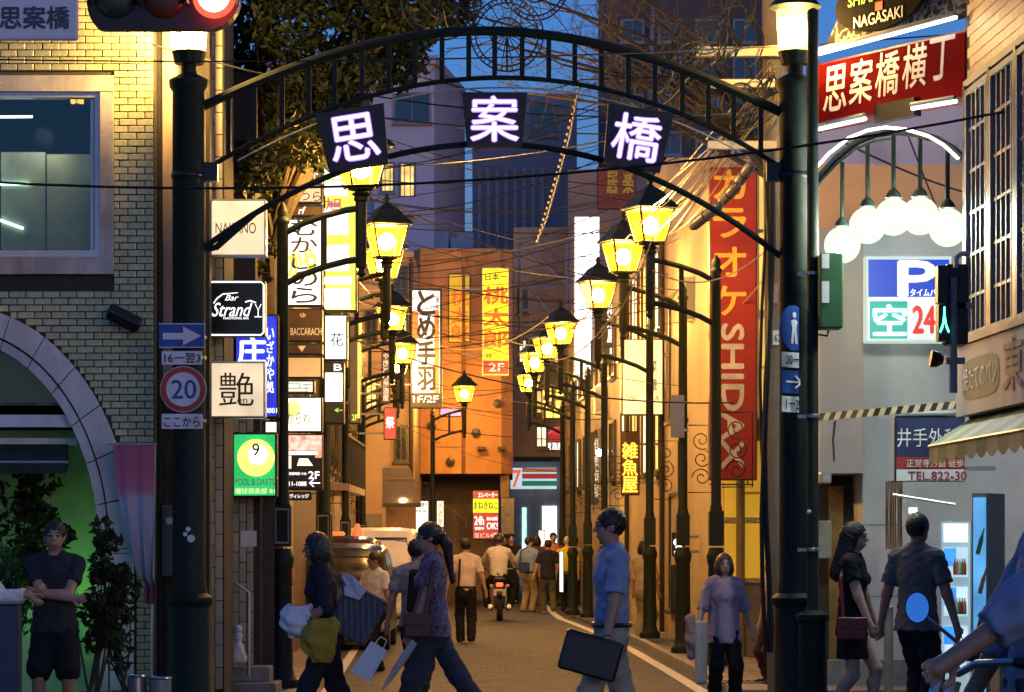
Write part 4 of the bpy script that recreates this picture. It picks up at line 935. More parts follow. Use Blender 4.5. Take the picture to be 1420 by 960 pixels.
M_ac = mat('unit_casing', (.42, .40, .36), .5, var=.1, dirt=.4)
def ac_unit(label, x, y, z, side):
    t = thing('air_conditioner', label, 'air conditioner', (x, y, z)); part('casing', MB().bbox(min(x, x + side * .3), max(x, x + side * .3), y, y + .8, z, z + .6, .02), M_ac, t)
    xx = x + side * .305; part('fan_grille', MB().lathe([(.02, 0), (.23, 0), (.24, .012), (.02, .012)], (0, 0, 0), 20).xf(Matrix.Translation((xx, y + .34, z + .3)) @ Matrix.Rotation(math.pi / 2, 4, 'Y')), M_black, t)
    part('front_grille', MB().box(min(x + side * .04, x + side * .26), max(x + side * .04, x + side * .26), y - .012, y - .001, z + .08, z + .52), M_gunmetal, t); part('bracket', MB().box(min(x, x + side * .3), max(x, x + side * .3), y + .1, y + .14, z - .05, z - .001), M_steel, t)
ac_unit('air conditioner high on the cream wall behind the second right post', rf_(42.4), 42.4, 4.9, -1); ac_unit('air conditioner on the cream building above the orange kanji sign', rf_(50.2), 50.2, 4.4, -1); ac_unit('air conditioner on the far right shop row', rf_(61), 61, 4.3, -1)
ac_unit('air conditioner on the brown tiled wall left of the second lantern', -2.98, 40.5, 5.0, 1); ac_unit('air conditioner on the tan wall beside the fifth left lantern', -3.35, 53.4, 3.9, 1)
for i, (xx, yy, hh_) in enumerate(((rf_(43.2) - .06, 43.2, 6), (rf_(48.3) - .06, 48.3, 7.5), (rf_(55.5) - .06, 55.5, 7.5), (-3.05, 45.6, 7), (-3.45, 59.6, 8))):
    part('downpipe', MB().tube([(xx, yy, .1), (xx, yy, hh_)], .045, 8), M_frame, [ra, rb, rb, lc, ld][i], True)
# --- grey building behind the alley arch
M_gw = mat('lavender_grey_render', (.70, .70, .68), .8, var=.1, scale=1.5, bump=.15, dirt=.35)
M_bw = mat('beige_grey_render', (.50, .46, .43), .8, var=.1, scale=1.5, bump=.15, dirt=.35)
gb = thing('grey_render_building', 'pale grey rendered building behind the alley arch with a beige overhanging bay', 'building', (4, 30, 0)); Y6 = 30.2
mass(gb, [(cx(1196, Y6), Y6), (8.5, Y6), (8.5, 36), (cx(1196, Y6), 36)], 0, zz(320, Y6), M_gw)
mass(gb, [(cx(1133, Y6), Y6 - .2), (cx(1194, Y6), Y6 - .2), (cx(1194, Y6), 33), (cx(1133, Y6), 33)], zz(657, Y6), zz(320, Y6) , M_bw, 'overhanging_bay')
part('door_recess', MB().box(cx(1140, Y6), cx(1195, Y6), Y6 + .8, Y6 + .9, 0, zz(657, Y6)), mat('dark_doorway', (.035, .03, .028), .7), gb)
part('door', MB().box(cx(1160, Y6), cx(1180, Y6), Y6 + .7, Y6 + .79, .1, zz(672, Y6)), mat('brass_door', (.22, .15, .05), .4, .3), gb)
part('notice_case', MB().bbox(cx(1132, Y6), cx(1158, Y6), Y6 + .3, Y6 + .45, zz(775, Y6), zz(722, Y6), .01), mat('case_glass', (.30, .36, .34), .2, var=.2), gb)
part('plinth', MB().box(cx(1130, Y6), 8, Y6 - .14, Y6 - .004, 0, zz(915, Y6)), M_kerb, gb)
for py in (728, 827): part('joint_groove', MB().box(cx(1197, Y6), cx(1245, Y6), Y6 - .004, Y6 - .001, zz(py + .6, Y6), zz(py - .6, Y6)), M_gunmetal, gb)
bk = thing('back_building', 'lavender grey building face behind the hanging globe lamps', 'building', (6, 46, 0)); Y7 = 46
mass(bk, [(cx(1128, Y7), Y7), (12, Y7), (12, 54), (cx(1128, Y7), 54)], 0, zz(120, Y7), M_gw)

# --- corner building on the right edge (its face runs along the alley)
rg = thing('tiled_building', 'tiled corner building with latticed windows above a bakery awning', 'building', (3.95, 22, 0))
XW0, XW1 = 3.88, 3.965
def wallp(Y): return XW0 + (24.5 - Y) * .04
def Yat(px):  # depth where the wall plane meets image column px
    s = (px - CX) / F; return (XW0 + 24.5 * .04) / (s + .04)
wa, wb2 = (wallp(24.5), 24.5), (wallp(18), 18)
uw = Vector((wallp(23.5) - wallp(24.5), -1, 0)).normalized(); nw = Vector((-1, -.04, 0)).normalized()
mass(rg, [(wa[0], 24.5), (wb2[0], 18), (9, 18), (9, 24.5)], 2.6, 9, M_mortar, 'wall')
mass(rg, [(wa[0] + .9, 24.4), (wb2[0] + .9, 18), (9, 18), (9, 24.4)], 0, 2.598, M_dark, 'shop_interior')
M_tile = [mat('pink_tile_%d' % i, c, .4, var=.15, scale=8, bump=.15, bscale=40, dirt=.25) for i, c in enumerate(((.50, .34, .25), (.45, .31, .23), (.54, .38, .28)))]
tm = [];
for i in range(3):
    me = MB().obox((0, 0, 0), uw, EZ, nw, .195, .085, .012).mesh('tile'); me.materials.append(M_tile[i]); tm.append(me)
ztop = CAMZ + (HY - 118) * 24.4 / F
nt_ = 0
for r_ in range(22):
    for c_ in range(13):
        o = bpy.data.objects.new('tile', tm[rng.randrange(3)]); COL.objects.link(o); o.parent = rg
        pos = Vector((wa[0], 24.5, ztop + .05 + r_ * .092)) + uw * (.005 + c_ * .2 + (.1 if r_ % 2 else 0)) + nw * .001; o.location = pos - Vector(rg.location); nt_ += 1
# latticed windows
zw1 = ztop; zw0 = CAMZ + (HY - 470) * 24.3 / F
part('window_lintel', MB().obox(Vector((wa[0], 24.5, zw1 - .02)), uw, EZ, nw, 5, .06, .05), M_gunmetal, rg)
for i in range(3):
    o = Vector((wa[0], 24.5, zw0)) + uw * (.12 + i * 1.0)
    window(rg, (o.x, o.y), uw[:2], nw[:2], 0, zw0, .92, zw1 - zw0 - .05, mat('grey_lattice', (.20, .20, .21), .5, .2), mat('frosted_pane', (.16, .14, .13), .25, var=.5, scale=2.5, col2=(.42, .36, .26)), 4, fw=.05, rows=6)
for i in range(3):
    part('mullion', MB().obox(Vector((wa[0], 24.5, zw0 - .03)) + uw * (.02 + i * 1.0), uw, EZ, nw, .09, zw1 - zw0 + .02, .06), M_black, rg)
# ------------------------------------------------------------------ street lanterns
WARM = (1.0, .55, .15)
G_lamp = frosted('lantern_glass', (.018, .0088, .0007))
E_bulb = emit('lantern_bulb', (1, .66, .16), 12, False)
def lantern(t, x, z, rot=.35, s=1.0):
    """tapered four-sided lantern, wider at the top, on a collar; roof with finial"""
    q = math.sqrt(2)
    part('lantern_collar', MB().lathe([(.05, 0), (.10, .03), (.06, .06), (.115 * q / 1.2, .075), (.12 * q / 1.2, .10)], (x, 0, z), 12), M_iron, t, True)
    b, tp, h = .135, .225, .40; z0 = z + .10
    fr = MB()
    c = [(math.cos(rot + math.pi / 4 + k * math.pi / 2), math.sin(rot + math.pi / 4 + k * math.pi / 2)) for k in range(4)]
    lo = [Vector((x + a * b * q, d * b * q, z0)) for a, d in c]; hi = [Vector((x + a * tp * q, d * tp * q, z0 + h)) for a, d in c]
    for k in range(4): fr.tube([lo[k], hi[k]], .013, 5); fr.tube([lo[k], lo[(k + 1) % 4]], .013, 5); fr.tube([hi[k], hi[(k + 1) % 4]], .016, 5)
    part('lantern_frame', fr, M_iron, t)
    for k in range(4):
        i = (k + 1) % 4; part('lantern_pane', MB().quad(lo[k], lo[i], hi[i], hi[k]), G_lamp, t)
    part('lantern_roof', MB().lathe([(.27 * q, h + .0), (.275 * q, h + .015), (.17 * q, h + .13), (.13 * q, h + .2), (.06, h + .27), (.03, h + .30), (.045, h + .33), (.015, h + .40)], (x, 0, z0), 4, rot=rot + math.pi / 4), M_iron, t)
    part('bulb', MB().ball((x, 0, z0 + .2), .10, 16, 12, (1, 1, 1.1)), E_bulb, t, True)
    point_light('lantern_light', (x, 0, z0 + .2), LAMP_W, WARM, .12, t)
def make_post():
    t = thing('street_lantern', 'x', 'street lamp', (0, 0, 0), local=True, group='green iron lantern posts along the street')
    part('base', MB().lathe([(.16, 0), (.16, .08), (.125, .12), (.105, .2), (.095, 1.2), (.11, 1.25), (.12, 1.32), (.10, 1.36), (.085, 1.42)], n=16), M_iron, t, True)
    part('panel_box', MB().bbox(-.088, .088, -.088, .088, 1.44, 1.86, .008), M_iron, t)
    part('panel_frame', MB().box(-.07, .07, -.096, -.0885, 1.47, 1.49).box(-.07, .07, -.096, -.0885, 1.81, 1.83).box(-.07, -.058, -.095, -.0885, 1.49, 1.81).box(.058, .07, -.095, -.0885, 1.49, 1.81), M_gunmetal, t)
    part('pole', MB().lathe([(.08, 1.86), (.062, 1.95), (.058, 4.72), (.075, 4.74), (.075, 4.77), (.05, 4.8), (.06, 4.84), (.05, 4.88), (.012, 4.95)], n=14), M_iron, t, True)
    a = .80
    part('arm', MB().tube([(.03, 0, 4.64), (.2, 0, 4.73), (.42, 0, 4.81), (.65, 0, 4.87), (a, 0, 4.89)], .033, 8), M_iron, t, True)
    part('arm', MB().tube([(.03, 0, 4.12), (.2, 0, 4.21), (.42, 0, 4.29), (.65, 0, 4.35), (a, 0, 4.37)], .033, 8), M_iron, t, True)
    part('arm_bar', MB().box(.39, .45, -.02, .02, 4.28, 4.81), M_iron, t)
    part('stub', MB().lathe([(.015, 4.18), (.05, 4.22), (.03, 4.26), (.055, 4.3), (.055, 4.95), (.075, 4.97), (.075, 5.0), (.05, 5.02)], (a, 0, 0), 12), M_iron, t, True)
    # ornamental side frame with scrolls on the outer side
    fr = MB(); x0, x1, z0, z1 = -.44, -.07, 2.15, 3.05
    fr.tube([(x1, 0, z0), (x0, 0, z0), (x0, 0, z1), (x1, 0, z1)], .009, 5)
    part('ornament_frame', fr, M_black, t)
    for k in range(3):
        sp = []
        for i in range(22):
            q = i / 21; r = .13 * (1 - .8 * q); sp.append((-.25 + r * math.cos(q * 9 + k * 2.1), 0, 2.35 + k * .25 + r * math.sin(q * 9 + k * 2.1)))
        part('scroll', MB().tube(sp, .008, 5), M_black, t)
    lantern(t, a, 5.0)
    return t
POST = make_post()
pz_ = 3.72
LEFT = [(392, 29.4, 'nearest left lantern post, beside the pool and darts sign'), (449, 36.6, 'second left lantern post, in front of the white sign column'), (452, 39.6, 'third left lantern post, lamp half hidden under the second one'),
        (479, 49.3, 'fourth left lantern post, rising behind the dark parked car'), (503, 58.4, 'fifth left lantern post, next to the small roofed stall front'), (500, 62.8, 'sixth left lantern post, far down the left row'), (500, 67.0, 'farthest lantern post of the close-set left row')]
RIGHT = [(993, 34.8, 'nearest right lantern post, against the red karaoke banner'), (947, 38.6, 'second right lantern post, carrying a blue plate'), (901, 44.6, 'third right lantern post, beside the pale sign box'), (838, 52.8, 'fourth right lantern post, in front of the tall white sign'),
         (815, 56.8, 'fifth right lantern post of the shrinking right row'), (794, 60.7, 'sixth right lantern post of the shrinking right row'), (780, 68.6, 'farthest right lantern post, before the convenience shop')]
first = True
for row, rz in ((LEFT, 0.0), (RIGHT, math.pi)):
    for px, Y, lb in row:
        o = POST if first else copy_tree(POST); first = False
        o.location = (cx(px, Y), Y, PZ if rz == 0 or Y < 60 else .07); o.rotation_euler = (0, 0, rz + rng.uniform(-.03, .03)); o['label'] = lb
o = copy_tree(POST); o.location = (cx(600, 73), 73, .05); o['label'] = 'lone lantern post standing before the orange block'
# blue plate on the second right post
bp_ = thing('blue_plate', 'blue plate strapped to the second right lantern post', 'sign', W(940, 606, 38.4))
part('plate', MB().box(cx(930, 38.4), cx(949, 38.4), 38.38, 38.40, zz(607, 38.4), zz(548, 38.4)), mat('blue_plate_paint', (.12, .15, .32), .45, var=.1), bp_)
part('strap', MB().box(cx(930, 38.4), cx(955, 38.4), 38.405, 38.42, zz(560, 38.4), zz(557, 38.4)).box(cx(930, 38.4), cx(955, 38.4), 38.405, 38.42, zz(598, 38.4), zz(595, 38.4)), M_steel, bp_)

# ------------------------------------------------------------------ the gate arch
GY = 25.8; gk = mpp(GY)
ga = thing('street_gate', 'dark green iron gate arch with two lamp posts and glowing white characters', 'gate', (cx(685, GY), GY, 0))
def gp(px, py, dy=0.0): return W(px, py, GY) + Vector((0, dy, 0))
def arcpts(keys, n=48):
    xs = np.array([k[0] for k in keys], float); ysv = np.array([k[1] for k in keys], float)
    co = np.polyfit(xs, ysv, 4); X = np.linspace(xs[0], xs[-1], n); return [(x, np.polyval(co, x)) for x in X], co
o_pts, o_co = arcpts([(278, 150), (340, 119), (440, 82), (540, 57), (620, 46), (690, 43), (780, 50), (870, 72), (960, 102), (1040, 136), (1092, 160)])
m_pts, m_co = arcpts([(278, 240), (311, 219), (389, 180), (467, 147), (539, 127), (624, 112), (699, 108), (799, 117), (899, 140), (980, 175), (1055, 215), (1092, 238)])
l_pts, l_co = arcpts([(278, 348), (352, 297), (436, 250), (561, 216), (639, 203), (690, 199), (730, 200), (827, 219), (908, 247), (974, 284), (1060, 340), (1092, 362)])
part('outer_arch', MB().tube([gp(*p) for p in o_pts], .043, 8), M_iron, ga, True)
part('middle_arch', MB().tube([gp(*p) for p in m_pts], .022, 8), M_iron, ga, True)
part('lower_arch', MB().tube([gp(*p) for p in l_pts], .027, 8), M_iron, ga, True)
part('light_rope', MB().tube([gp(x, y + 15, -.05) for x, y in m_pts[3:-3]], .008, 5), mat('clear_light_rope', (.5, .45, .35), .2, var=.2), ga)
for px in (317, 353, 391, 428, 464, 502, 539, 575, 613, 650, 686, 724, 761, 797, 834, 871, 908, 946, 982, 1017, 1055):
    part('arch_bar', MB().box(*(lambda a, b: (a.x - .022, a.x + .022, GY - .015, GY + .015, b.z, a.z))(gp(px, np.polyval(o_co, px)), gp(px, np.polyval(m_co, px)))), M_iron, ga)
NEON = emit('neon_violet', (.40, .22, 1), 1.6); NEONC = emit('neon_core', (.92, .80, 1), 1.5, False)
M_panel = mat('dark_panel', (.018, .015, .014), .5, var=.3)
for ch, cxp, cyp, w, h, rot, lb in (('思', 492, 194, 96, 82, -.16, 'dark panel with the first glowing character'), ('案', 686, 168, 90, 74, .0, 'dark panel with the middle glowing character'), ('橋', 882, 194, 92, 82, .16, 'dark panel with the last glowing character')):
    c = gp(cxp, cyp, -.06); u = Vector((math.cos(-rot), 0, math.sin(-rot))); v = Vector((math.sin(rot), 0, math.cos(rot)))
    # panel splays outwards to the top as it sits between the arcs
    W2, H2 = w * gk / 2, h * gk / 2
    q = [c - u * W2 * .86 - v * H2, c + u * W2 * .86 - v * H2, c + u * W2 + v * H2, c - u * W2 + v * H2]
    pb = MB().add([p + Vector((0, -.07, 0)) for p in q] + [p + Vector((0, .07, 0)) for p in q], [(0, 1, 2, 3), (7, 6, 5, 4), (0, 4, 5, 1), (1, 5, 6, 2), (2, 6, 7, 3), (3, 7, 4, 0)])
    po = part('character_panel', pb, M_panel, ga, label=lb)
    cw, chh = 66 * gk, 62 * gk; lo = c - u * cw / 2 - v * chh / 2 + Vector((0, -.07, 0))
    text(po, ch, NEON, lo, cw, chh, u, v, bold=.03, off=.012); text(po, ch, NEONC, lo, cw, chh, u, v, bold=0, off=.022, name='lettering_core')
for side, pxc in ((-1, 262), (1, 1103)):
    x = cx(pxc, GY); c = (x, GY, 0)
    zt = zz(112, GY) if side < 0 else zz(112, GY); zf = zz(832, GY)
    po = part('post', MB().lathe([(.26, 0), (.26, .12), (.20, .2), (.19, zf - .06), (.215, zf - .03), (.215, zf + .02), (.165, zf + .06), (.148, zf + .2), (.148, zt - .1), (.175, zt - .06), (.18, zt), (.15, zt + .02), (.07, zt + .06), (.065, zt + .2), (.085, zt + .22)], c, 20), M_iron, ga, True)
    part('post_ring', MB().lathe([(.152, 0), (.16, .01), (.16, .04), (.152, .05)], (x, GY, zz(245, GY) - .02), 20), M_black, po, True, loc=Vector())
    part('arch_socket', MB().box(min(x, x - side * .26), max(x, x - side * .26), GY - .05, GY + .05, zz(252, GY), zz(226, GY)), M_black, po, loc=Vector())
    zl = zz(80, GY)   # lamp above the post: small lower glass, big drum glass, hood
    gl = MB().lathe([(.105, zl - .05), (.13, zl + .03)], (x, GY, 0), 12); part('lamp_glass', gl, G_lamp, ga)
    part('lamp_glass', MB().lathe([(.15, zl + .05), (.175, zl + .42)], (x, GY, 0), 12), frosted('gate_lamp_glass', (.035, .034, .028)), ga)
    part('lamp_ring', MB().lathe([(.13, zl - .06), (.15, zl + .03), (.16, zl + .05), (.13, zl + .052)], (x, GY, 0), 12), M_iron, ga); part('lamp_hood', MB().lathe([(.17, zl + .42), (.24, zl + .45), (.2, zl + .5), (.06, zl + .68), (.02, zl + .8)], (x, GY, 0), 12), M_iron, ga)
    part('bulb', MB().ball((x, GY, zl + .22), .062, 12, 8, (1, 1, 1.4)), E_bulb, ga, True)
    point_light('gate_lamp_light', (x, GY - .0, zl + .22), LAMP_W * (.75 if side < 0 else .35), (1, .62, .18), .1, ga)
# braces at the post
part('brace', MB().tube([gp(285, 346), gp(300, 343), gp(352, 297)], .03, 8), M_iron, ga, True)

# ------------------------------------------------------------------ generic shop signs
M_signframe = mat('sign_frame_dark', (.02, .02, .02), .4, .2); M_signal = mat('sign_frame_alu', (.45, .45, .46), .35, .7)
def sign(label, x0, y0, x1, y1, Y, face, lines=(), depth=.2, frame=None, bw=.02, side=-1, name='shop_sign', reach=.5, cat='sign', group=None, light=None, parts=()):
    a = W(x0, y1, Y); b = W(x1, y0, Y); frame = frame or M_signframe
    t = thing(name, label, cat, ((a.x + b.x) / 2, Y, a.z), group=group)
    part('case', MB().bbox(a.x, b.x, Y, Y + depth, a.z, b.z, .01), frame, t)
    fo = part('face', MB().box(a.x + bw, b.x - bw, Y - .004, Y - .001, a.z + bw, b.z - bw), face, t)
    if reach > 0:
        br = MB(); xx = a.x if side < 0 else b.x
        for f in (.2, .8):
            z = a.z + (b.z - a.z) * f; br.box(min(xx, xx + side * reach), max(xx, xx + side * reach), Y + depth * .35, Y + depth * .6, z - .02, z + .02)
        part('bracket', br, M_gunmetal, t)
    for L_ in lines:
        body, l, tp, r_, bt, m_ = L_[:6]; k = L_[6] if len(L_) > 6 else {}
        text(t, body, m_, W(l, bt, Y - .004), (r_ - l) * mpp(Y), (bt - tp) * mpp(Y), **k)
    for (nm, l, tp, r_, bt, m_) in parts:
        p = W(l, bt, Y); q = W(r_, tp, Y); part(nm, MB().box(p.x, q.x, Y - .009, Y - .005, p.z, q.z), m_, t)
    return t
S_white = emit('sign_lit_white', (1, .98, .92), 1.6, True, .32, 3); S_bright = emit('sign_lit_bright', (.93, 1, .98), 2.2, True, .32, 2)
S_cream = emit('sign_lit_cream', (1, .80, .52), .85, True, .2, 3); S_cyan = emit('sign_lit_cyan', (.75, 1, .97), 1.9, True, .32, 3)
INK = mat('ink_black', (.02, .018, .016), .6); INKB = mat('ink_brown', (.10, .05, .02), .6); INKW = mat('paint_white', (.75, .75, .72), .5)
LW = emit('letter_white', (1, 1, 1), 1.6, False); LR = emit('letter_red', (1, .10, .05), .9, False); LG = emit('letter_olive', (.35, .42, .05), .5, False)
V = dict(vertical=True)
# signs on the entrance pillar
sign('cream sign with thin black NAKANO lettering above the other corner signs', 287, 276, 369, 356, 27.0, S_cream, [('NAKANO', 299, 309, 355, 324, INK, dict(bold=.0))], frame=M_signal, reach=.0, depth=.16)
sb = sign('black square sign with glowing white outline and Bar Strand script', 288, 389, 368, 467, 27.0, mat('sign_black_face', (.012, .012, .012), .25), [('Strand', 294, 420, 350, 439, LW, dict(shear=.4, bold=.008)), ('Bar', 312, 409, 331, 417, LW, dict(shear=.4, bold=0)), ('TRADITIONAL BAR', 309, 440, 345, 443, LW)], reach=0, depth=.16)
a_, b_ = W(288, 467, 26.99), W(368, 389, 26.99)
part('neon_outline', MB().tube([(a_.x + .015, 26.98, a_.z + .04), (a_.x + .015, 26.98, b_.z - .04), (a_.x + .04, 26.98, b_.z - .015), (b_.x - .04, 26.98, b_.z - .015), (b_.x - .015, 26.98, b_.z - .04), (b_.x - .015, 26.98, a_.z + .04), (b_.x - .04, 26.98, a_.z + .015), (a_.x + .04, 26.98, a_.z + .015), (a_.x + .015, 26.98, a_.z + .04)], .008, 6), emit('neon_pale_green', (.75, 1, .92), 2.2), sb)
gl = [W(358 + 4 * s_, y, 26.97) for s_, y in ((-1, 422), (0, 430), (1, 422))]
part('glass_emblem', MB().tube(gl, .004, 4).tube([W(358, 430, 26.97), W(358, 439, 26.97)], .004, 4).tube([W(353, 439.5, 26.97), W(363, 439.5, 26.97)], .004, 4).tube([W(340, 419, 26.97), W(347, 417, 26.97), W(355, 420, 26.97)], .006, 4), LW, sb)
part('swash', MB().tube([W(296, 421, 26.97), W(301, 414, 26.97), W(309, 408, 26.97), W(330, 406, 26.97)], [.004, .007, .006, .003], 5), LW, sb)
sign('pale square sign with a thin brushed character and small en', 288, 501, 368, 580, 27.0, S_cream, [('艶', 304, 517, 352, 563, INKB, dict(bold=.0)), ('en', 329, 553, 343, 559, INKB)], frame=M_signal, reach=0, depth=.16)
ps = sign('green POOL and DARTS sign with a glowing yellow ball', 322, 600, 384, 690, 28.6, emit('sign_green', (.03, .62, .16), .95, True, .28, 3), [('POOL & DARTS', 326, 664, 381, 673, INKW, dict(bold=.02)), ('撞球倶楽部 B1', 326, 677, 381, 685, emit('letter_pale', (1, 1, .5), .9, False))], reach=.3)
c = W(355, 635, 28.6); part('ball', MB().disc(c + Vector((0, -.005, 0)), .185, (0, -1, 0), .006, 32), emit('ball_yellow', (1, .80, .16), 1.5, True, .2, 5), ps); part('ball_white', MB().disc(c + Vector((.02, -.0115, .03)), .10, (0, -1, 0), .004, 28), emit('ball_white', (1, 1, .8), 1.8, False), ps)
text(ps, '9', INK, W(350, 632, 28.58), .07, .12, off=.012)
sign('blue sign with large white character behind the Strand sign', 325, 436, 386, 580, 29.1, emit('sign_blue', (.025, .05, .75), 1.0, True, .28, 3), [('庄', 330, 468, 368, 505, LW, dict(bold=.04)), ('いざかや処', 370, 455, 380, 545, LW, V), ('8001', 368, 566, 384, 573, LW)], reach=.4)
sign('small plain white lit sign under the blue sign', 366, 583, 386, 602, 29.1, S_white, reach=.3)
# tall stack of signs
SY = 32.0; RED = emit('sign_red_face', (.75, .05, .03), .9)
DK = mat('sign_brown_face', (.06, .03, .02), .4); GRP = 'signs of the tall stack'
sign('topmost sign of the tall stack, pale lettering on black behind leaves', 392, 168, 447, 214, SY, DK, [('バー', 424, 197, 444, 217, LW, dict(shear=.2))], group=GRP)
sign('black sign with white katakana lettering high in the tall stack', 392, 218, 447, 252, SY, DK, [('ラウンジ', 399, 224, 420, 231, LW), ('ジェイド', 405, 234, 442, 248, LW, dict(shear=.15))], group=GRP)
sign('dim grey sign with brush lettering in the tall stack', 392, 255, 447, 282, SY, emit('sign_dim_grey', (.8, .74, .62), .5, True, .32), [('つら', 416, 266, 445, 279, INK)], group=GRP)
sign('narrow brown sign with rf lettering in the tall stack', 392, 285, 447, 300, SY, DK, [('rf', 414, 287, 424, 297, LW, dict(shear=.3))], group=GRP)
sign('large white sign with yellow and black brush characters in the tall stack', 392, 303, 447, 425, SY, S_bright, [('むかしのら', 404, 306, 440, 420, INK, dict(vertical=True, bold=.03)), ('かや', 400, 345, 438, 385, emit('letter_gold', (1, .85, .1), 1.2, False), dict(bold=.04))], group=GRP)
sign('brown sign reading BACCARACH in the tall stack', 392, 428, 447, 474, SY, DK, [('BACCARACH', 403, 455, 446, 465, INKW), ('ゆ', 416, 434, 424, 441, INKW)], group=GRP)
sign('brown sign with small crest in the tall stack', 392, 476, 447, 492, SY, DK, [('▼', 413, 480, 424, 488, INKW)], group=GRP)
sign('blank beige sign in the tall stack', 392, 494, 447, 525, SY, emit('sign_beige', (1, .66, .30), .42, True, .28), group=GRP)
pt_ = sign('white sign with grey lattice pattern in the tall stack', 392, 527, 436, 546, SY, emit('sign_pattern', (.82, .9, .82), .9, True, .28), group=GRP)
pm = MB()
for i, (a, b, d, e) in enumerate(((398, 531, 415, 532), (415, 531, 416, 538), (398, 538, 430, 539), (420, 533, 432, 534), (424, 534, 425, 543), (402, 543, 428, 544))):
    p = W(a, e, SY - .004); q = W(d, b, SY - .004); pm.box(p.x, q.x, SY - .009, SY - .005, p.z, q.z)
part('lattice_print', pm, M_gunmetal, pt_)
ws = sign('big white sign with green round mark and brushed kana in the tall stack', 392, 550, 447, 600, SY, emit('sign_hot_white', (1, .99, .93), 2.6, True, .28, 3), [('からわ', 398, 572, 430, 588, LG, dict(bold=.03)), ('ら', 431, 567, 439, 576, LG)], group=GRP)
part('round_mark', MB().disc(W(407, 567, SY - .006), .085, (0, -1, 0), .004, 24), emit('mark_green', (.75, .85, .25), 1.3, False), ws)
fs_ = sign('photo sign of a dining room with 2F arrow at the foot of the tall stack', 392, 602, 447, 680, SY, mat('photo_dark', (.03, .02, .02), .4), [('2F', 428, 654, 443, 664, LW, dict(bold=.03)), ('営業時間 17:00', 401, 655, 425, 659, LW), ('11-1088', 401, 668, 425, 674, LW)], group=GRP,
           parts=[('photo_ceiling', 399, 604, 446, 625, emit('photo_pink', (1, .6, .5), 1.0, False, .6, 14)), ('photo_wall', 399, 626, 441, 631, emit('photo_white', (1, .9, .8), 1.6, False)), ('photo_pillar', 399, 632, 404, 650, emit('photo_warm', (1, .85, .6), 1.3, False)), ('photo_panel', 437, 617, 446, 635, emit('photo_salmon', (1, .45, .3), .8, False))])
part('photo_lamp', MB().prism([(W(412, 0, SY).x, W(0, 646, SY).z), (W(434, 0, SY).x, W(0, 646, SY).z), (W(427, 0, SY).x, W(0, 636, SY).z), (W(415, 0, SY).x, W(0, 636, SY).z)], SY - .012, SY - .006), emit('photo_lampshade', (1, .75, .45), 2.0, False), fs_)
part('arrow', MB().tube([W(444, 670, SY - .01), W(430, 670, SY - .01)], .006, 4).tube([W(435, 665, SY - .01), W(429, 670, SY - .01), W(435, 675, SY - .01)], .006, 4), LW, fs_)
sign('green grey door header sign with white script beneath the tall stack', 398, 682, 432, 694, 33.5, mat('header_green', (.10, .10, .06), .5), [('ヴィレッジ', 402, 685, 428, 691, LW)], reach=0, depth=.1)
# white column further back
C2 = 35.6; GR2 = 'panes of the second sign column'
YG = emit('sign_lime', (.80, .95, .12), 1.0, True, .3, 5)
sign('second sign column, white panes in a lime green frame', 449, 232, 495, 432, C2, YG, depth=.25,
     lines=[('旭', 451, 275, 474, 292, LR), ('らーめん', 452, 292, 476, 297, INK)],
     parts=[('pane', 450, 232, 475, 248, S_cyan), ('pane', 450, 251, 482, 272, S_white), ('blue_print', 455, 281, 472, 287, emit('print_blue', (.1, .25, .9), .8, False)), ('pane', 450, 289, 483, 326, S_cyan), ('pane', 450, 340, 484, 376, S_cyan), ('pane', 450, 384, 488, 395, S_cyan), ('pane', 450, 400, 486, 428, S_cyan)])
sign('tall white sign under the lime sign column', 449, 436, 482, 500, C2 + .1, S_cyan, [('花', 458, 462, 476, 480, INK)], depth=.25)
sign('lower white pane with green arrow panel in the second column', 449, 502, 477, 588, C2 + .1, mat('col_dark', (.05, .055, .045), .5), [('B', 463, 505, 474, 514, LW), ('←', 464, 566, 475, 572, emit('arrow_lime', (.6, .9, .1), 1.2, False))], depth=.25, parts=[('pane', 451, 517, 475, 557, S_cyan)])
sign('narrow grey sign edged with yellow light behind the fourth left post', 484, 440, 500, 588, 46.5, mat('grey_sign_face', (.13, .13, .12), .5), [('2F', 488, 575, 496, 583, emit('lime_letter', (.7, 1, .1), 1.1, False))], parts=[('light_edge', 496, 442, 499, 580, emit('edge_yellow', (1, .65, .1), 1.6))])
sign('red lantern shaped sign under the far left lamps', 532, 565, 550, 610, 58, emit('sign_red_dim', (.85, .08, .06), .7, True, .3, 8), [('祭', 535, 578, 547, 594, LW)], depth=.15)
sign('thin white lettered vertical strip below the left lamps', 529, 488, 541, 560, 57.5, mat('strip_dark', (.10, .06, .04), .5), [('やきとり居酒屋', 531, 490, 539, 556, emit('strip_letters', (1, .8, .6), .9, False), V)], depth=.12)
# chicken wing sign
fw_ = sign('tall white sign with black brush characters and orange flames marked 1F/2F', 569, 400, 613, 566, 64, emit('sign_wing_white', (.9, .97, 1), 1.25, True, .3, 1.5), [('とめ手羽', 579, 404, 603, 541, INK, dict(vertical=True, bold=.045, gap=.1)), ('1F/2F', 573, 549, 608, 558, LW, dict(bold=.02)), ('博多名物', 604, 412, 609, 452, INKB, V)], depth=.35, side=-1, reach=.8, bw=.05,
           parts=[('footer', 571, 545, 611, 563, M_signframe), ('flame', 572, 432, 580, 470, emit('flame_orange', (1, .22, .04), 1.0, False)), ('flame', 602, 430, 609, 545, emit('flame_orange', (1, .22, .04), 1.0, False)), ('flame', 571, 478, 577, 500, emit('flame_orange', (1, .22, .04), 1.0, False))])
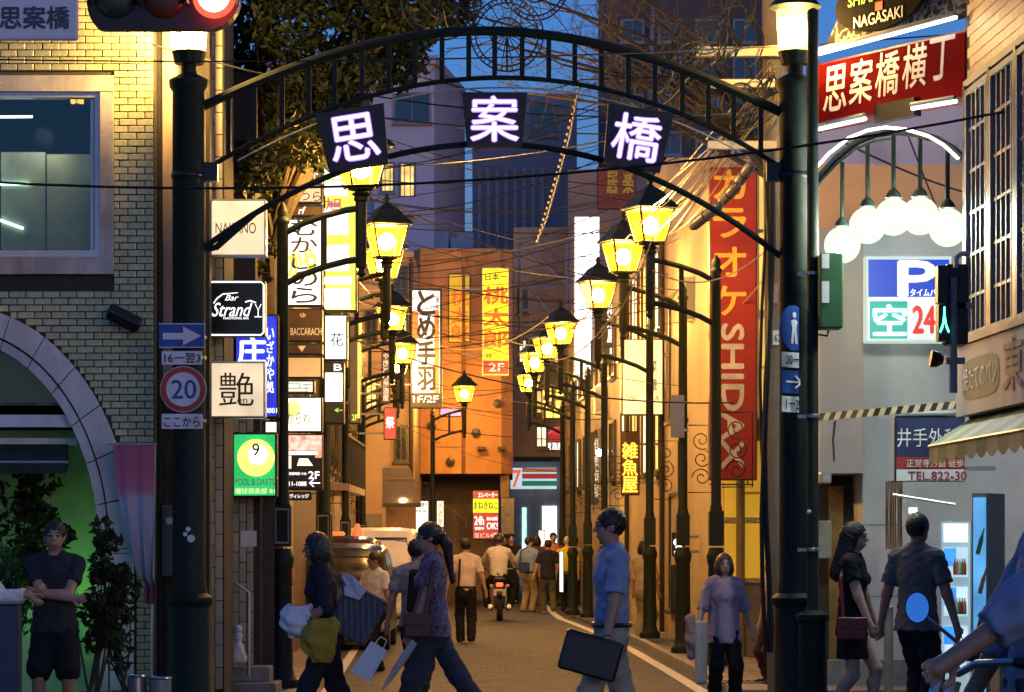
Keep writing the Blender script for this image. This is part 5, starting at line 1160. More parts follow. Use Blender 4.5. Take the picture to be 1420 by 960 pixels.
# momotaro sign
sign('yellow sign with three orange characters and a red 2F footer', 668, 371, 706, 521, 74, emit('sign_yellow', (1, .78, .02), 1.05, True, .32, 2), [('日本一', 673, 379, 703, 389, INK), ('桃太郎', 671, 398, 705, 482, emit('letter_orange', (1, .16, .01), .9, False), dict(vertical=True, bold=.05, gap=.3)), ('海鮮グループ', 673, 491, 703, 497, INKB), ('2F', 678, 504, 699, 515, emit('letter_pinkish', (1, .7, .6), .9, False), dict(bold=.02))], depth=.3, frame=M_signal, reach=.5, parts=[('footer', 670, 500, 705, 519, emit('footer_red', (.55, .05, .03), .6, False))])
sign('faint yellow twin sign on the orange wall left of the lit yellow sign', 622, 380, 652, 475, 75.9, emit('sign_yellow_dim', (1, .6, .02), .5, True, .2, 2), [('桃太郎', 626, 402, 650, 472, emit('letter_orange_dim', (1, .2, .01), .6, False), dict(vertical=True, bold=.03))], depth=.08, reach=0)
sign('small purple neon strip on the orange wall', 610, 566, 640, 578, 75.9, emit('neon_purple', (.6, .2, .8), .8, True, .5, 20), depth=.05, reach=0)
sign('tall red and lime elevator sign advertising 24h karaoke at the bend', 655, 680, 692, 748, 74.5, emit('sign_deepred', (.5, .05, .03), .7, True, .28), [('エレベーター', 663, 683, 690, 690, LW), ('まねきねこ', 657, 696, 690, 706, INK, dict(bold=.02)), ('24h', 658, 716, 671, 728, LW), ('飲み放題', 675, 717, 690, 722, LW), ('OK!', 675, 725, 690, 734, LW), ('営業中', 659, 731, 671, 735, LW), ('当ビル4階', 658, 739, 691, 746, emit('letter_pale_red', (1, .7, .6), .9, False))], depth=.3, reach=0, parts=[('lime_band', 656, 692, 691, 711, emit('band_lime', (.78, .9, .02), 1.1, False))])
sign('lit white menu board under the feather sign', 573, 694, 595, 738, 60, emit('menu_white', (.9, 1, .9), 1.2, True, .3, 14), [('お品書き', 576, 697, 592, 703, INKB), ('定食 680', 576, 707, 592, 711, INK), ('ビール', 576, 715, 592, 719, LR)], depth=.1, reach=0)
sign('narrow lit menu strip with pink lettering near the stair rail', 605, 694, 616, 732, 70, emit('menu_cream', (1, 1, .75), 1.3, True, .2), [('居酒屋', 607, 697, 614, 728, LR, V)], depth=.1, reach=0)
sign('grey banner stand with a round mark beside the elevator sign', 694, 690, 714, 742, 76, mat('banner_grey', (.30, .28, .25), .8), [('○', 698, 697, 710, 715, M_gunmetal)], depth=.04, reach=0)
# right-hand signs
kb = sign('long red vertical banner with yellow katakana and white SHIDAX lettering', 984, 232, 1050, 666, 36.6, mat('banner_red', (.22, .010, .008), .75, var=.1, scale=1.5), [('カラオケ', 990, 236, 1034, 437, mat('letter_ochre', (.62, .36, .03), .6), dict(vertical=True, bold=.03, gap=.35))], depth=.3, frame=mat('banner_edge', (.08, .02, .015), .5), side=1, reach=.5)
text(kb, 'SHIDAX', mat('dull_white_letters', (.42, .40, .40), .6), W(1001, 450, 36.596), 200 * mpp(36.6), 30 * mpp(36.6), Vector((0, 0, -1)), Vector((1, 0, 0)), bold=.05, off=.006)
part('foot_rail', MB().box(cx(984, 36.6), cx(1045, 36.6), 36.6, 36.64, zz(673, 36.6), zz(671, 36.6)).box(cx(1027, 36.6), cx(1029, 36.6), 36.6, 36.63, zz(671, 36.6), zz(666, 36.6)).box(cx(1036, 36.6), cx(1038, 36.6), 36.6, 36.63, zz(671, 36.6), zz(666, 36.6)), M_black, kb)
sign('tall bright white sign in the middle of the right row', 796, 300, 832, 527, 66, emit('tall_white', (.80, .90, 1), 2.4, True, .28, 1), [('すし', 800, 350, 828, 380, emit('ghost_letters', (.6, .65, .8), 1.2, False))], depth=.4, side=1, reach=.6, frame=M_signal)
sign('dark sign with glowing white kanji and 1F beside the tall white sign', 834, 410, 862, 505, 60, M_signframe, [('居酒屋', 842, 418, 858, 475, LW, dict(vertical=True, bold=.03)), ('1F', 846, 483, 857, 491, LW)], depth=.3, side=1)
sign('cream sign box with faint lettering behind the third right post', 862, 470, 920, 576, 47.6, emit('cream_box', (1, .84, .38), 1.15, True, .25, 3), [('DON', 868, 549, 882, 556, INKB, dict(bold=0)), ('菜', 902, 500, 911, 516, INKB), ('遊', 902, 525, 911, 541, INKB), ('A', 908, 549, 914, 556, INKB, dict(bold=0))], depth=.25, side=1, reach=.6)
zg = sign('dark sign with three glowing orange kanji', 861, 598, 887, 687, 48.5, mat('sign_maroon', (.10, .03, .015), .5), [('雑魚屋', 863, 614, 884, 683, emit('letter_neon_orange', (1, .38, .03), 3.2), dict(vertical=True, bold=.03, gap=.08))], depth=.2, side=1, reach=.5)
sign('dark vertical sign with dim white brush letters under a white spotlight', 818, 600, 836, 700, 64, mat('sign_brownblack', (.03, .025, .02), .5), [('佳肴旬菜', 824, 608, 832, 690, emit('dim_letters', (.8, .8, .75), .5, False), V)], depth=.2, side=1)
sp_ = thing('spotlight', 'white spotlight shining beside the orange kanji sign', 'spotlight', W(831, 628, 62)); part('lamp_head', MB().ball(W(831, 628, 62), .075, 12, 8), emit('spot_white', (.9, 1, 1), 30, False), sp_, True); part('bracket', MB().tube([W(831, 628, 62) + Vector((.06, 0, 0)), W(848, 628, 62)], .02, 6), M_black, sp_); point_light('spot_light', W(831, 628, 61.85), 12, (.9, 1, 1), .07, sp_)
hs = sign('black shop sign with a hanging handle and white leaf mark', 932, 738, 950, 772, 41, mat('sign_black2', (.012, .012, .012), .3), [('♣', 934, 741, 949, 760, LW), ('DOMMUNE', 935, 764, 948, 768, LW)], depth=.1, side=1, reach=.2)
part('handle', MB().tube([W(934 + 14 * i / 8, 738 - 20 * math.sin(math.pi * i / 8), 41) for i in range(9)], .014, 6), M_steel, hs)
sign('black floor standing sign below the leaf sign', 930, 783, 951, 850, 41, mat('sign_black3', (.02, .02, .02), .3), depth=.15, reach=0)
rt = thing('red_roof_sign', 'lit red triangular roof sign with white lettering at the street end', 'sign', W(770, 620, 80)); q = [W(745, 613, 80), W(798, 613, 80), W(778, 592, 80), W(768, 592, 80)]
part('roof_panel', MB().add([p for p in q] + [p + Vector((0, .5, 0)) for p in q], [(0, 1, 2, 3), (7, 6, 5, 4), (0, 4, 5, 1), (1, 5, 6, 2), (2, 6, 7, 3), (3, 7, 4, 0)]), emit('roof_red', (.95, .10, .10), .9, True, .2), rt); part('board', MB().box(W(755, 0, 80).x, W(782, 0, 80).x, 80, 80.2, W(0, 626, 80).z, W(0, 613.5, 80).z), M_signframe, rt); text(rt, '居酒屋', LW, W(757, 624, 80), 23 * mpp(80), 10 * mpp(80)); part('bracket', MB().box(W(782, 0, 80).x, W(800, 0, 80).x, 80.1, 80.16, W(0, 621, 80).z, W(0, 619, 80).z), M_black, rt)
# lit yellow latticed lantern frame far on the right
yl = thing('lattice_sign', 'glowing yellow latticed sign box among the far right posts', 'sign', W(768, 580, 71)); part('frame', MB().box(cx(752, 71), cx(784, 71), 71.02, 71.1, zz(580, 71), zz(538, 71)).box(cx(784, 71), cx(812, 71), 71.04, 71.08, zz(562, 71), zz(560, 71)), M_signframe, yl)
for (a, b, c, d) in ((753, 541, 759, 549), (761, 539, 768, 556), (771, 541, 781, 549), (753, 556, 759, 566), (771, 556, 782, 566), (756, 570, 766, 579), (768, 568, 776, 579)): part('lit_pane', MB().box(cx(a, 71), cx(c, 71), 71.0, 71.018, zz(d, 71), zz(b, 71)), emit('lattice_yellow', (1, .72, .1), 1.8, False), yl)
fs2 = sign('white lit floor sign at the foot of the far right posts', 775, 764, 782, 822, 63, emit('floor_sign_white', (.9, .97, 1), 2.0, True, .2), depth=.1, reach=0)
sign('white and red lit floor sign at the street end', 746, 735, 756, 775, 78, emit('floor_sign_pink', (1, .75, .75), 1.6, True, .4, 6), depth=.1, reach=0)
sign('red yellow sign high on the building above the right lanterns', 828, 232, 882, 290, 77, mat('sign_redboard', (.25, .05, .02), .5), [('居', 842, 238, 856, 268, mat('letter_dull_yellow', (.6, .45, .03), .5), dict(bold=.04)), ('楽', 864, 238, 878, 268, mat('letter_dull_yellow', (.6, .45, .03), .5), dict(bold=.04))], depth=.2, side=1, reach=0)

# ------------------------------------------------------------------ road signs on the gate posts
SP = GY - .19
def strap(t, x, z, Y=SP): part('strap', MB().lathe([(.152, 0), (.158, 0), (.158, .025), (.152, .025)], (cx(262, GY), GY, z), 20).box(x - .02, x + .02, Y + .012, GY - .14, z, z + .025), M_steel, t)
M_sblue = mat('sign_blue_paint', (.015, .06, .30), .35, var=.08, dirt=.2); M_swhite = mat('sign_white_paint', (.68, .69, .72), .4, var=.06, dirt=.25); M_sred = mat('sign_red_paint', (.42, .03, .025), .35, var=.1, dirt=.2)
t = thing('one_way_sign', 'blue one way sign with white arrow on the left gate post', 'road sign', W(252, 483, SP)); a, b = W(220, 483, SP), W(284, 448, SP)
part('plate', MB().bbox(a.x, b.x, SP, SP + .012, a.z, b.z, .004), M_sblue, t); part('border', MB().box(a.x + .004, b.x - .004, SP - .003, SP - .001, a.z + .004, a.z + .012).box(a.x + .004, b.x - .004, SP - .003, SP - .001, b.z - .012, b.z - .004), M_swhite, t)
ax = MB(); pts = [(226, 462), (254, 462), (254, 453), (279, 466), (254, 479), (254, 471), (226, 471)]
part('arrow', ax.prism([(W(x, y, SP).x, W(x, y, SP).z) for x, y in pts][::-1], SP - .007, SP - .003), M_swhite, t); strap(t, cx(262, SP), zz(468, SP))
def plate(label, x0, y0, x1, y1, body, m_, bx):
    t = thing('sign_plate', label, 'road sign', W((x0 + x1) / 2, y1, SP)); a, b = W(x0, y1, SP), W(x1, y0, SP)
    part('plate', MB().bbox(a.x, b.x, SP, SP + .01, a.z, b.z, .003), M_swhite, t); text(t, body, m_, W(bx[0], bx[3], SP), (bx[2] - bx[0]) * mpp(SP), (bx[3] - bx[1]) * mpp(SP)); strap(t, cx(262, SP), (a.z + b.z) / 2); return t
plate('white plate reading 16 to 3 under the one way sign', 224, 487, 280, 506, '16ー翌3', INK, (228, 490, 278, 503))
t = thing('speed_limit_sign', 'round red ringed speed limit sign reading 20', 'road sign', W(254, 571, SP)); c = W(254, 540, SP)
part('disc', MB().disc(c, .206, (0, 1, 0), .012, 40), M_swhite, t, True)
ringm = MB(); R0, R1 = .152, .2
vs = []; n_ = 48
for k in range(n_):
    q = 2 * math.pi * k / n_; vs += [(c.x + R0 * math.cos(q), SP - .004, c.z + R0 * math.sin(q)), (c.x + R1 * math.cos(q), SP - .004, c.z + R1 * math.sin(q))]
part('red_ring', ringm.add(vs, [(2 * k, 2 * k + 1, (2 * k + 3) % (2 * n_), (2 * k + 2) % (2 * n_)) for k in range(n_)]), M_sred, t)
text(t, '20', M_sblue, W(238, 553, SP), 34 * mpp(SP), 26 * mpp(SP), bold=.015); strap(t, cx(262, SP), c.z)
plate('white plate reading koko kara under the speed limit sign', 224, 574, 281, 595, 'ここから', INK, (228, 578, 277, 592))
for i, (px, py, r) in enumerate(((265, 747, .034), (261, 734, .022), (257, 741, .02))):
    p = W(px, py, GY - .149); solo('sticker', MB().disc(p, r, (0, -1, 0), .006, 18), M_swhite, ['biggest of three round white stickers low on the left gate post', 'upper small round white sticker on the left gate post', 'small round white sticker beside the biggest one on the left gate post'][i], 'sticker')

# right post group: conduit pipe, pedestrian sign, plates, utility pole
SR = GY - .2
t = thing('conduit_pole', 'slim dark steel pole strapped beside the right gate post', 'pole', (cx(1127, 25.5), 25.5, 0)); part('pole', MB().lathe([(.13, 0), (.13, .9), (.15, .91), (.15, .96), (.07, 1.0), (.052, 1.05), (.05, 6.3), (.02, 6.32)], (cx(1127, 25.5), 25.5, 0), 14), M_iron, t, True)
for py in (382, 580, 765, 862): part('clamp', MB().lathe([(.053, 0), (.06, .005), (.06, .03), (.053, .035)], (cx(1127, 25.5), 25.5, zz(py, 25.5)), 14).box(cx(1106, 25.5), cx(1127, 25.5), 25.5 - .004, 25.5 + .004, zz(py, 25.5), zz(py, 25.5) + .03), M_steel, t)
part('cap_bolt', MB().ball(W(1122, 710, 25.4), .02, 10, 6), M_swhite, t)
ry = math.radians(48)
uo = Vector((math.cos(ry), math.sin(ry), 0)); no = Vector((math.sin(ry), -math.cos(ry), 0))
t = thing('pedestrian_sign', 'oval looking blue pedestrian sign turned aside on the right gate post', 'road sign', W(1101, 485, SR)); c = W(1101, 455, SR)
part('disc', MB().disc(c, .2, -no, .012, 36), M_sblue, t, True)
fg = MB(); fc = c + no * .004
part('figure', fg.add([fc + uo * x + EZ * z for x, z in ((-.05, -.14), (-.015, -.14), (0, -.03), (.015, -.14), (.05, -.14), (.03, 0), (.05, .06), (.0, .08), (-.05, .06), (-.03, 0))], [tuple(range(10))]).disc(fc + EZ * .115, .028, no, .002, 14), M_swhite, t)
part('strap', MB().tube([c - no * .02, Vector((cx(1103, GY), GY, c.z))], .015, 6), M_steel, t)
for y0, y1, body, blue, lb in ((489, 510, '20ー8', False, 'white time plate below the turned pedestrian sign'), (514, 546, '→', True, 'small blue arrow sign on the right gate post'), (550, 572, '1ー20', False, 'lowest white time plate on the right gate post')):
    t = thing('sign_plate', lb, 'road sign', W(1101, y1, SR)); o_ = W(1101, y1, SR) - uo * .175; h_ = (y1 - y0) * mpp(SR)
    part('plate', MB().obox(o_, uo, EZ, -no, .35, h_, .01), M_sblue if blue else M_swhite, t); text(t, body, M_swhite if blue else INK, o_ + uo * .05 + EZ * h_ * .2, .25, h_ * .6, uo, EZ, no)
    part('strap', MB().tube([o_ + uo * .175 + EZ * h_ * .5 - no * .011, Vector((cx(1103, GY), GY, o_.z + h_ * .5))], .014, 6), M_steel, t)
up = thing('utility_pole', 'grey concrete utility pole leaning behind the right gate post', 'utility pole', (cx(1082, 27.5), 27.5, 0)); part('pole', MB().tube([(cx(1086, 27.5), 27.5, 0), (cx(1070, 27.5), 27.5, 9.0)], [.15, .11], 14), mat('pole_concrete', (.16, .135, .12), .8, var=.2, scale=4, bump=.3, dirt=.4), up, True)
for py in (75, 120, 205): part('crossarm', MB().bbox(cx(960, 27.4), cx(1100, 27.4), 27.2, 27.28, zz(py + 8, 27.4), zz(py - 6, 27.4), .006) if py < 100 else MB().bbox(cx(980, 27.4), cx(1075, 27.4), 27.2, 27.28, zz(py + 6, 27.4), zz(py - 6, 27.4), .006), mat('galvanised', (.36, .34, .30), .55, .5, var=.15), up)
part('number_plate', MB().box(cx(1072, 27.3), cx(1083, 27.3), 27.33, 27.335, zz(478, 27.3), zz(458, 27.3)), M_swhite, up); text(up, '62', INK, W(1074, 474, 27.33), .055, .07)
part('notice', MB().box(cx(1070, 27.3), cx(1079, 27.3), 27.345, 27.35, zz(420, 27.3), zz(392, 27.3)), mat('pink_notice', (.35, .2, .2), .7), up)
for k, (x_, r_) in enumerate(((1062, .022), (1066, .028), (1060, .016))):
    part('conduit', MB().tube([W(x_ + 6 * math.sin(i * .9 + k), 240 + i * 95, 27.25 + .03 * k) for i in range(8)] , r_, 7), M_wire, up, True)
gbx = thing('green_box', 'green metal box hung on the slim pole beside the alley arch', 'box', W(1150, 455, 25.3)); part('case', MB().bbox(cx(1136, 25.3), cx(1168, 25.3), 25.22, 25.5, zz(456, 25.3), zz(352, 25.3), .012), mat('box_green', (.03, .10, .04), .45, var=.15, dirt=.3), gbx)
part('white_label', MB().box(cx(1140, 25.2), cx(1150, 25.2), 25.21, 25.216, zz(372, 25.2), zz(352, 25.2)), M_swhite, gbx); part('white_label', MB().box(cx(1140, 25.2), cx(1150, 25.2), 25.21, 25.216, zz(420, 25.2), zz(390, 25.2)), M_swhite, gbx)
part('hook', MB().tube([W(1134, 464, 25.3), W(1147, 466, 25.3), W(1149, 458, 25.3)], .01, 6), M_black, gbx)
wl_ = thing('wall_light', 'small grey wall lamp beside the slim pole', 'lamp', W(1143, 672, 29.5)); part('case', MB().bbox(cx(1136, 29.6), cx(1152, 29.6), 29.5, 29.8, zz(672, 29.6), zz(655, 29.6), .02), M_gunmetal, wl_); part('lens', MB().box(cx(1139, 29.6), cx(1150, 29.6), 29.49, 29.498, zz(670, 29.6), zz(657, 29.6)), M_steel, wl_)

# ------------------------------------------------------------------ alley arch with red sign
PL, PR = W(1119, 0, 26.4), W(1341, 0, 24.5)
A0 = Vector((PL.x, PL.y, 0)); A1 = Vector((PR.x, PR.y, 0)); uA = (A1 - A0).normalized(); nA = Vector((uA.y, -uA.x, 0)); LA = (A1 - A0).length
def ap(px, py, off=0.0):
    """point of the alley sign plane seen at px, py"""
    s = (px - CX) / F; a = A0; d = uA; tt = (s * a.y - a.x) / (d.x - s * d.y); p = a + d * tt + nA * off
    return Vector((p.x, p.y, CAMZ + (HY - py) * (a + d * tt).y / F))
al = thing('alley_arch', 'alley arch with red name sign, white neon tubes and five globe lamps', 'arch', (A0.x, A0.y, 0))
z0, z1 = ap(1119, 180).z, ap(1119, 92).z
part('sign_case', MB().obox(Vector((A0.x, A0.y, z0)), uA, EZ, -nA, LA, z1 - z0, .22), mat('case_dark_red', (.10, .01, .01), .5), al)
sf = part('sign_face', MB().obox(Vector((A0.x, A0.y, z0 + .02)) + uA * .02 + nA * .005, uA, EZ, nA, LA - .04, z1 - z0 - .04, .004), emit('red_sign_face', (.26, .004, .005), .45, True, .5, 1.2), al)
sfb = MATS['red_sign_face'].node_tree.nodes['Principled BSDF']; sfb.inputs['Specular IOR Level'].default_value = .03; sfb.inputs['Roughness'].default_value = .95; sfb.inputs['Base Color'].default_value = (.05, .0015, .0015, 1)
ct = mat('sign_silver_letters', (.55, .58, .64), .6, var=.1)
for i, ch in enumerate('思案橋横丁'):
    text(sf, ch, ct, Vector((A0.x, A0.y, z0 + .12 + .02 * i)) + uA * (.26 + i * .375) + nA * .009, .33, .40 - .01 * i, uA, EZ, nA, bold=.015, off=.004, shear=.1)
part('end_glow_tube', MB().tube([Vector((A0.x, A0.y, z0 + .3)) + uA * .55 + nA * .03, Vector((A0.x, A0.y, z0 + .3)) + uA * .551 + nA * .03], .001, 4), M_black, al)
TUBE = emit('white_tube', (.92, .93, 1), 7)
for (a, b) in (((1122, 84), (1341, 26)), ((1122, 187), (1215, 166)), ((1280, 152), (1341, 142))):
    part('tube_light', MB().tube([ap(*a, .12), ap(*b, .12)], .017, 8), TUBE, al, True)
    part('tube_batten', MB().tube([ap(a[0], a[1] - 5, .13), ap(b[0], b[1] - 5, .13)], .022, 6), M_gunmetal, al)
part('junction_box', MB().obox(ap(1222, 172, .0), uA, EZ, nA, .55, .16, .08), M_black, al)
arcA = [(1124, 262), (1140, 238), (1162, 214), (1190, 192), (1215, 182), (1240, 178), (1270, 181), (1300, 190), (1322, 203), (1341, 221)]
part('arch_neon', MB().tube([ap(*p, .1) for p in arcA], .013, 8), TUBE, al, True)
part('arch_rail', MB().tube([ap(x, y + 4, .0) for x, y in arcA], .035, 8).tube([ap(x, y + 14, .02) for x, y in arcA[:6]], .012, 6), M_iron, al, True)
for px, py, yt in ((1168, 343, 225), (1203, 316, 200), (1239, 304, 187), (1276, 303, 187), (1314, 319, 205)):
    c = ap(px, py - 3); g_ = part('hanging_rod', MB().tube([ap(px, yt), c + EZ * .17], .02, 8).lathe([(.02, .25), (.05, .22), (.075, .17), (.06, .15)], c, 12), M_iron, al, True)
    part('globe', MB().ball(c, .165, 20, 14), lampglass('globe_glass', (.84, 1, .80), 1.3, .6), g_, True, loc=Vector()); part('bulb', MB().ball(c, .085, 14, 10), emit('globe_bulb', (.95, 1, .92), 26, False), g_, True, loc=Vector())
    point_light('globe_light', c, 110, (.9, 1, .86), .1, al)
part('post', MB().tube([Vector((A0.x + .05, A0.y + .1, 0)), Vector((A0.x + .05, A0.y + .1, z1 + .5))], .05, 10), M_iron, al, True)
part('wall_bracket', MB().obox(Vector((A1.x, A1.y, z0 - .6)) - uA * .02, uA, EZ, -nA, .06, 1.6, .06), M_black, al)
# board and oval above the sign
bd = thing('patterned_board', 'black board with grey wave pattern above the red alley sign', 'board', (A0.x, A0.y, z1)); zt = z1 + .12
def wavem():
    m, nt, b = _nodes('wave_board'); N = nt.nodes; L = nt.links; tc = N.new('ShaderNodeTexCoord'); v = N.new('ShaderNodeTexVoronoi'); v.feature = 'DISTANCE_TO_EDGE'; v.inputs['Scale'].default_value = 9
    n = N.new('ShaderNodeTexNoise'); n.inputs['Scale'].default_value = 5; mx = N.new('ShaderNodeMixRGB'); mx.inputs[0].default_value = .35; L.new(tc.outputs['Object'], n.inputs['Vector']); L.new(tc.outputs['Object'], mx.inputs[1]); L.new(n.outputs['Color'], mx.inputs[2]); L.new(mx.outputs[0], v.inputs['Vector'])
    r = N.new('ShaderNodeValToRGB'); r.color_ramp.elements[0].color = (.12, .115, .12, 1); r.color_ramp.elements[1].color = (.012, .012, .014, 1); r.color_ramp.elements[0].position = .02; r.color_ramp.elements[1].position = .16; L.new(v.outputs['Distance'], r.inputs[0]); L.new(r.outputs[0], b.inputs['Base Color']); b.inputs['Roughness'].default_value = .9; b.inputs['Specular IOR Level'].default_value = .1; return m
pb = [Vector((A0.x, A0.y, zt)) + uA * (.25), Vector((A0.x, A0.y, zt)) + uA * (LA - .01), Vector((A0.x, A0.y, zt + .9)) + uA * (LA - .01), Vector((A0.x, A0.y, zt + .9)) + uA * 1.0, Vector((A0.x, A0.y, zt + .35)) + uA * .55]
part('board', MB().add([p for p in pb] + [p - nA * .08 for p in pb], [(0, 1, 2, 3, 4), (9, 8, 7, 6, 5)] + [(i, i + 5, (i + 1) % 5 + 5, (i + 1) % 5) for i in range(5)]), wavem(), bd)
ov = thing('oval_sign', 'black oval sign with NAGASAKI lettering at the top edge', 'sign', ap(1231, 40, .05)); c = ap(1231, 2, .06); n_ = 32
vs = [c + uA * (.62 * math.cos(2 * math.pi * k / n_)) + EZ * (.26 * math.sin(2 * math.pi * k / n_)) for k in range(n_)]
part('oval', MB().add(vs + [p + nA * .04 for p in vs], [tuple(range(n_)), tuple(range(2 * n_ - 1, n_ - 1, -1))] + [(k, (k + 1) % n_, (k + 1) % n_ + n_, k + n_) for k in range(n_)]), mat('matte_black', (.006, .006, .006), .95, spec=.05), ov)
text(ov, 'NAGASAKI', INKW, c + nA * .045 - uA * .34 - EZ * .2, .68, .1, uA, EZ, nA, bold=.02); text(ov, 'SHIANBASHI', mat('lime_letters', (.35, .7, .15), .5), c + nA * .045 - uA * .42 - EZ * .0, .84, .1, uA, EZ, nA, bold=.02); part('red_stamp', MB().obox(c + nA * .045 - uA * .04 - EZ * .09, uA, EZ, nA, .1, .075, .004), mat('stamp_red', (.7, .05, .03), .5), ov)

# ------------------------------------------------------------------ parking sign, clinic sign, signals, shop things on the right
PY_ = 29.6
pk = sign('lit blue and white parking sign with large P, green kanji panel and red 24', 1200, 355, 1320, 475, PY_, emit('park_white', (.85, .88, .90), .85, True, .08, 3), [('P', 1246, 363, 1297, 411, emit('park_p', (.95, .97, 1), 1.1, False), dict(bold=.05)), ('タイムパーク', 1262, 401, 1316, 411, LW), ('空', 1211, 423, 1256, 465, emit('park_cyan_led', (.55, 1, .9), 2.2, False), dict(bold=.03)), ('24', 1266, 425, 1296, 462, emit('park_red', (.8, .04, .03), .8, False), dict(bold=.04)), ('h', 1299, 425, 1313, 462, emit('park_red', (.8, .04, .03), .8, False), dict(bold=.04))], frame=emit('park_edge', (.65, .8, .7), .7), bw=.03, depth=.2, reach=0,
          parts=[('blue_panel', 1204, 360, 1316, 412, emit('park_blue', (.015, .06, .55), .9, True)), ('green_panel', 1206, 418, 1258, 470, emit('park_green', (.03, .42, .34), .9, True))])
for o in list(pk.children):
    if o.name.startswith('lettering'): o.location += Vector((0, -.008, 0))
cl = sign('blue and white clinic sign with telephone number above the vending machine', 1241, 577, 1338, 668, 27.6, mat('clinic_blue', (.012, .025, .10), .45, var=.1, dirt=.2), [('井手外科', 1244, 594, 1330, 620, INKW, dict(bold=0)), ('正覚寺方面 徒歩', 1257, 637, 1336, 648, INKW, dict(bold=0)), ('TEL.822-30', 1259, 654, 1340, 666, mat('clinic_red_text', (.25, .03, .05), .5), dict(bold=.03))], depth=.08, side=1, reach=.3,
          parts=[('red_band', 1243, 634, 1337, 650, mat('clinic_red', (.28, .025, .02), .5)), ('white_band', 1243, 651, 1337, 667, M_swhite)], frame=M_signframe)
for o in list(cl.children):
    if o.name.startswith('lettering'): o.location += Vector((0, -.008, 0))
part('top_rail', MB().tube([W(1241, 574, 27.6), W(1340, 572, 27.6)], .03, 8), M_alu, cl)
ps_ = thing('pedestrian_signal', 'black pedestrian signal head with small green figure on a steel bracket', 'signal', W(1322, 545, 22.5)); SY2 = 22.5
part('housing', MB().bbox(cx(1311, SY2), cx(1343, SY2), SY2, SY2 + .2, zz(478, SY2), zz(366, SY2), .02), M_black, ps_); part('visor', MB().box(cx(1298, SY2), cx(1312, SY2), SY2 - .1, SY2 + .05, zz(422, SY2), zz(370, SY2)).box(cx(1299, SY2), cx(1312, SY2), SY2 - .1, SY2 + .05, zz(474, SY2), zz(424, SY2)), M_black, ps_)
text(ps_, '人', emit('walk_green', (.1, 1, .65), 4, False), W(1303, 462, SY2 - .1), 13 * mpp(SY2), 36 * mpp(SY2), bold=.02, off=.01)
part('bracket', MB().tube([W(1322, 385, SY2 - .02), W(1322, 545, SY2 - .02)], .032, 8).box(cx(1316, SY2), cx(1350, SY2), SY2 - .0, SY2 + .05, zz(428, SY2), zz(420, SY2)).box(cx(1312, SY2), cx(1338, SY2), SY2 - .01, SY2 + .05, zz(505, SY2), zz(496, SY2)), M_gunmetal, ps_, True)
part('speaker', MB().lathe([(.03, 0), (.06, .04), (.07, .1)], (0, 0, 0), 12).xf(Matrix.Translation(W(1308, 500, SY2 - .03)) @ Matrix.Rotation(-1.4, 4, 'Y')), M_black, ps_); part('bent_pipe', MB().tube([W(1345, 352, SY2), W(1332, 352, SY2), W(1326, 358, SY2), W(1325, 372, SY2)], .022, 8), M_alu, ps_, True)
# bakery fascia, awning on the tiled building
zf0, zf1 = CAMZ + (HY - 578) * 24.4 / F, CAMZ + (HY - 480) * 24.4 / F
fo = thing('bakery_sign', 'long pale bakery sign with green oval above the striped awning', 'sign', (wa[0], 24.5, zf0)); O = Vector((wa[0], 24.5, zf0)) + nw * .01
part('board', MB().obox(O, uw, EZ, nw, 5.5, zf1 - zf0, .10), mat('fascia_pale', (.46, .42, .42), .6, var=.1, dirt=.3), fo)
n_ = 24; oc = O + uw * 1.02 + EZ * (zf1 - zf0) * .48 + nw * .104
part('green_oval', MB().add([oc + uw * (.75 * math.copysign(abs(math.cos(a)) ** .5, math.cos(a))) + EZ * (.17 * math.copysign(abs(math.sin(a)) ** .5, math.sin(a))) for a in np.linspace(0, 2 * math.pi, n_, False)], [tuple(range(n_))]), mat('oval_green', (.16, .19, .14), .6, var=.15), fo)
text(fo, '焼たてのパン', INKW, oc - uw * .68 - EZ * .09, 1.36, .2, uw, EZ, nw, bold=.01, off=.004); text(fo, '東洋軒', mat('maroon_letters', (.22, .10, .12), .6), oc + uw * .92 - EZ * .17, 2.2, .4, uw, EZ, nw, bold=.03, off=.004)
wn_ = thing('bakery_awning', 'green striped awning with scalloped edge under the bakery sign', 'awning', (wa[0], 24.5, zf0 - .3)); zA = zf0 - .02
M_aw = [mat('awning_green', (.10, .17, .10), .7, var=.15, bump=.2), mat('awning_tan', (.24, .27, .17), .7, var=.15, bump=.2)]
nst_ = 14
for i in range(nst_):
    a, b = i * .4, (i + 1) * .4; o0 = Vector((wa[0], 24.5, zA)) + uw * a; o1 = Vector((wa[0], 24.5, zA)) + uw * b; q = nw * .34 - EZ * .22
    part('canopy_strip', MB().add([o0, o1, o1 + q, o0 + q, o0 - EZ * .012, o1 - EZ * .012, o1 + q - EZ * .012, o0 + q - EZ * .012], [(3, 2, 1, 0), (4, 5, 6, 7), (0, 4, 7, 3), (1, 2, 6, 5), (2, 3, 7, 6)]), M_aw[i % 2], wn_)
    sc = [o0 + q, o1 + q] + [o0 + q + (o1 - o0) * (1 - k / 6) - EZ * (.12 + .05 * math.sin(math.pi * k / 6)) for k in range(7)]
    part('scallop', MB().add(sc, [tuple(range(9))]), M_aw[(i + 1) % 2], wn_)
part('front_rail', MB().tube([Vector((wa[0], 24.5, zA)) + nw * .34 - EZ * .23, Vector((wa[0], 24.5, zA)) + nw * .34 - EZ * .23 + uw * 5.6], .014, 6), M_alu, wn_)
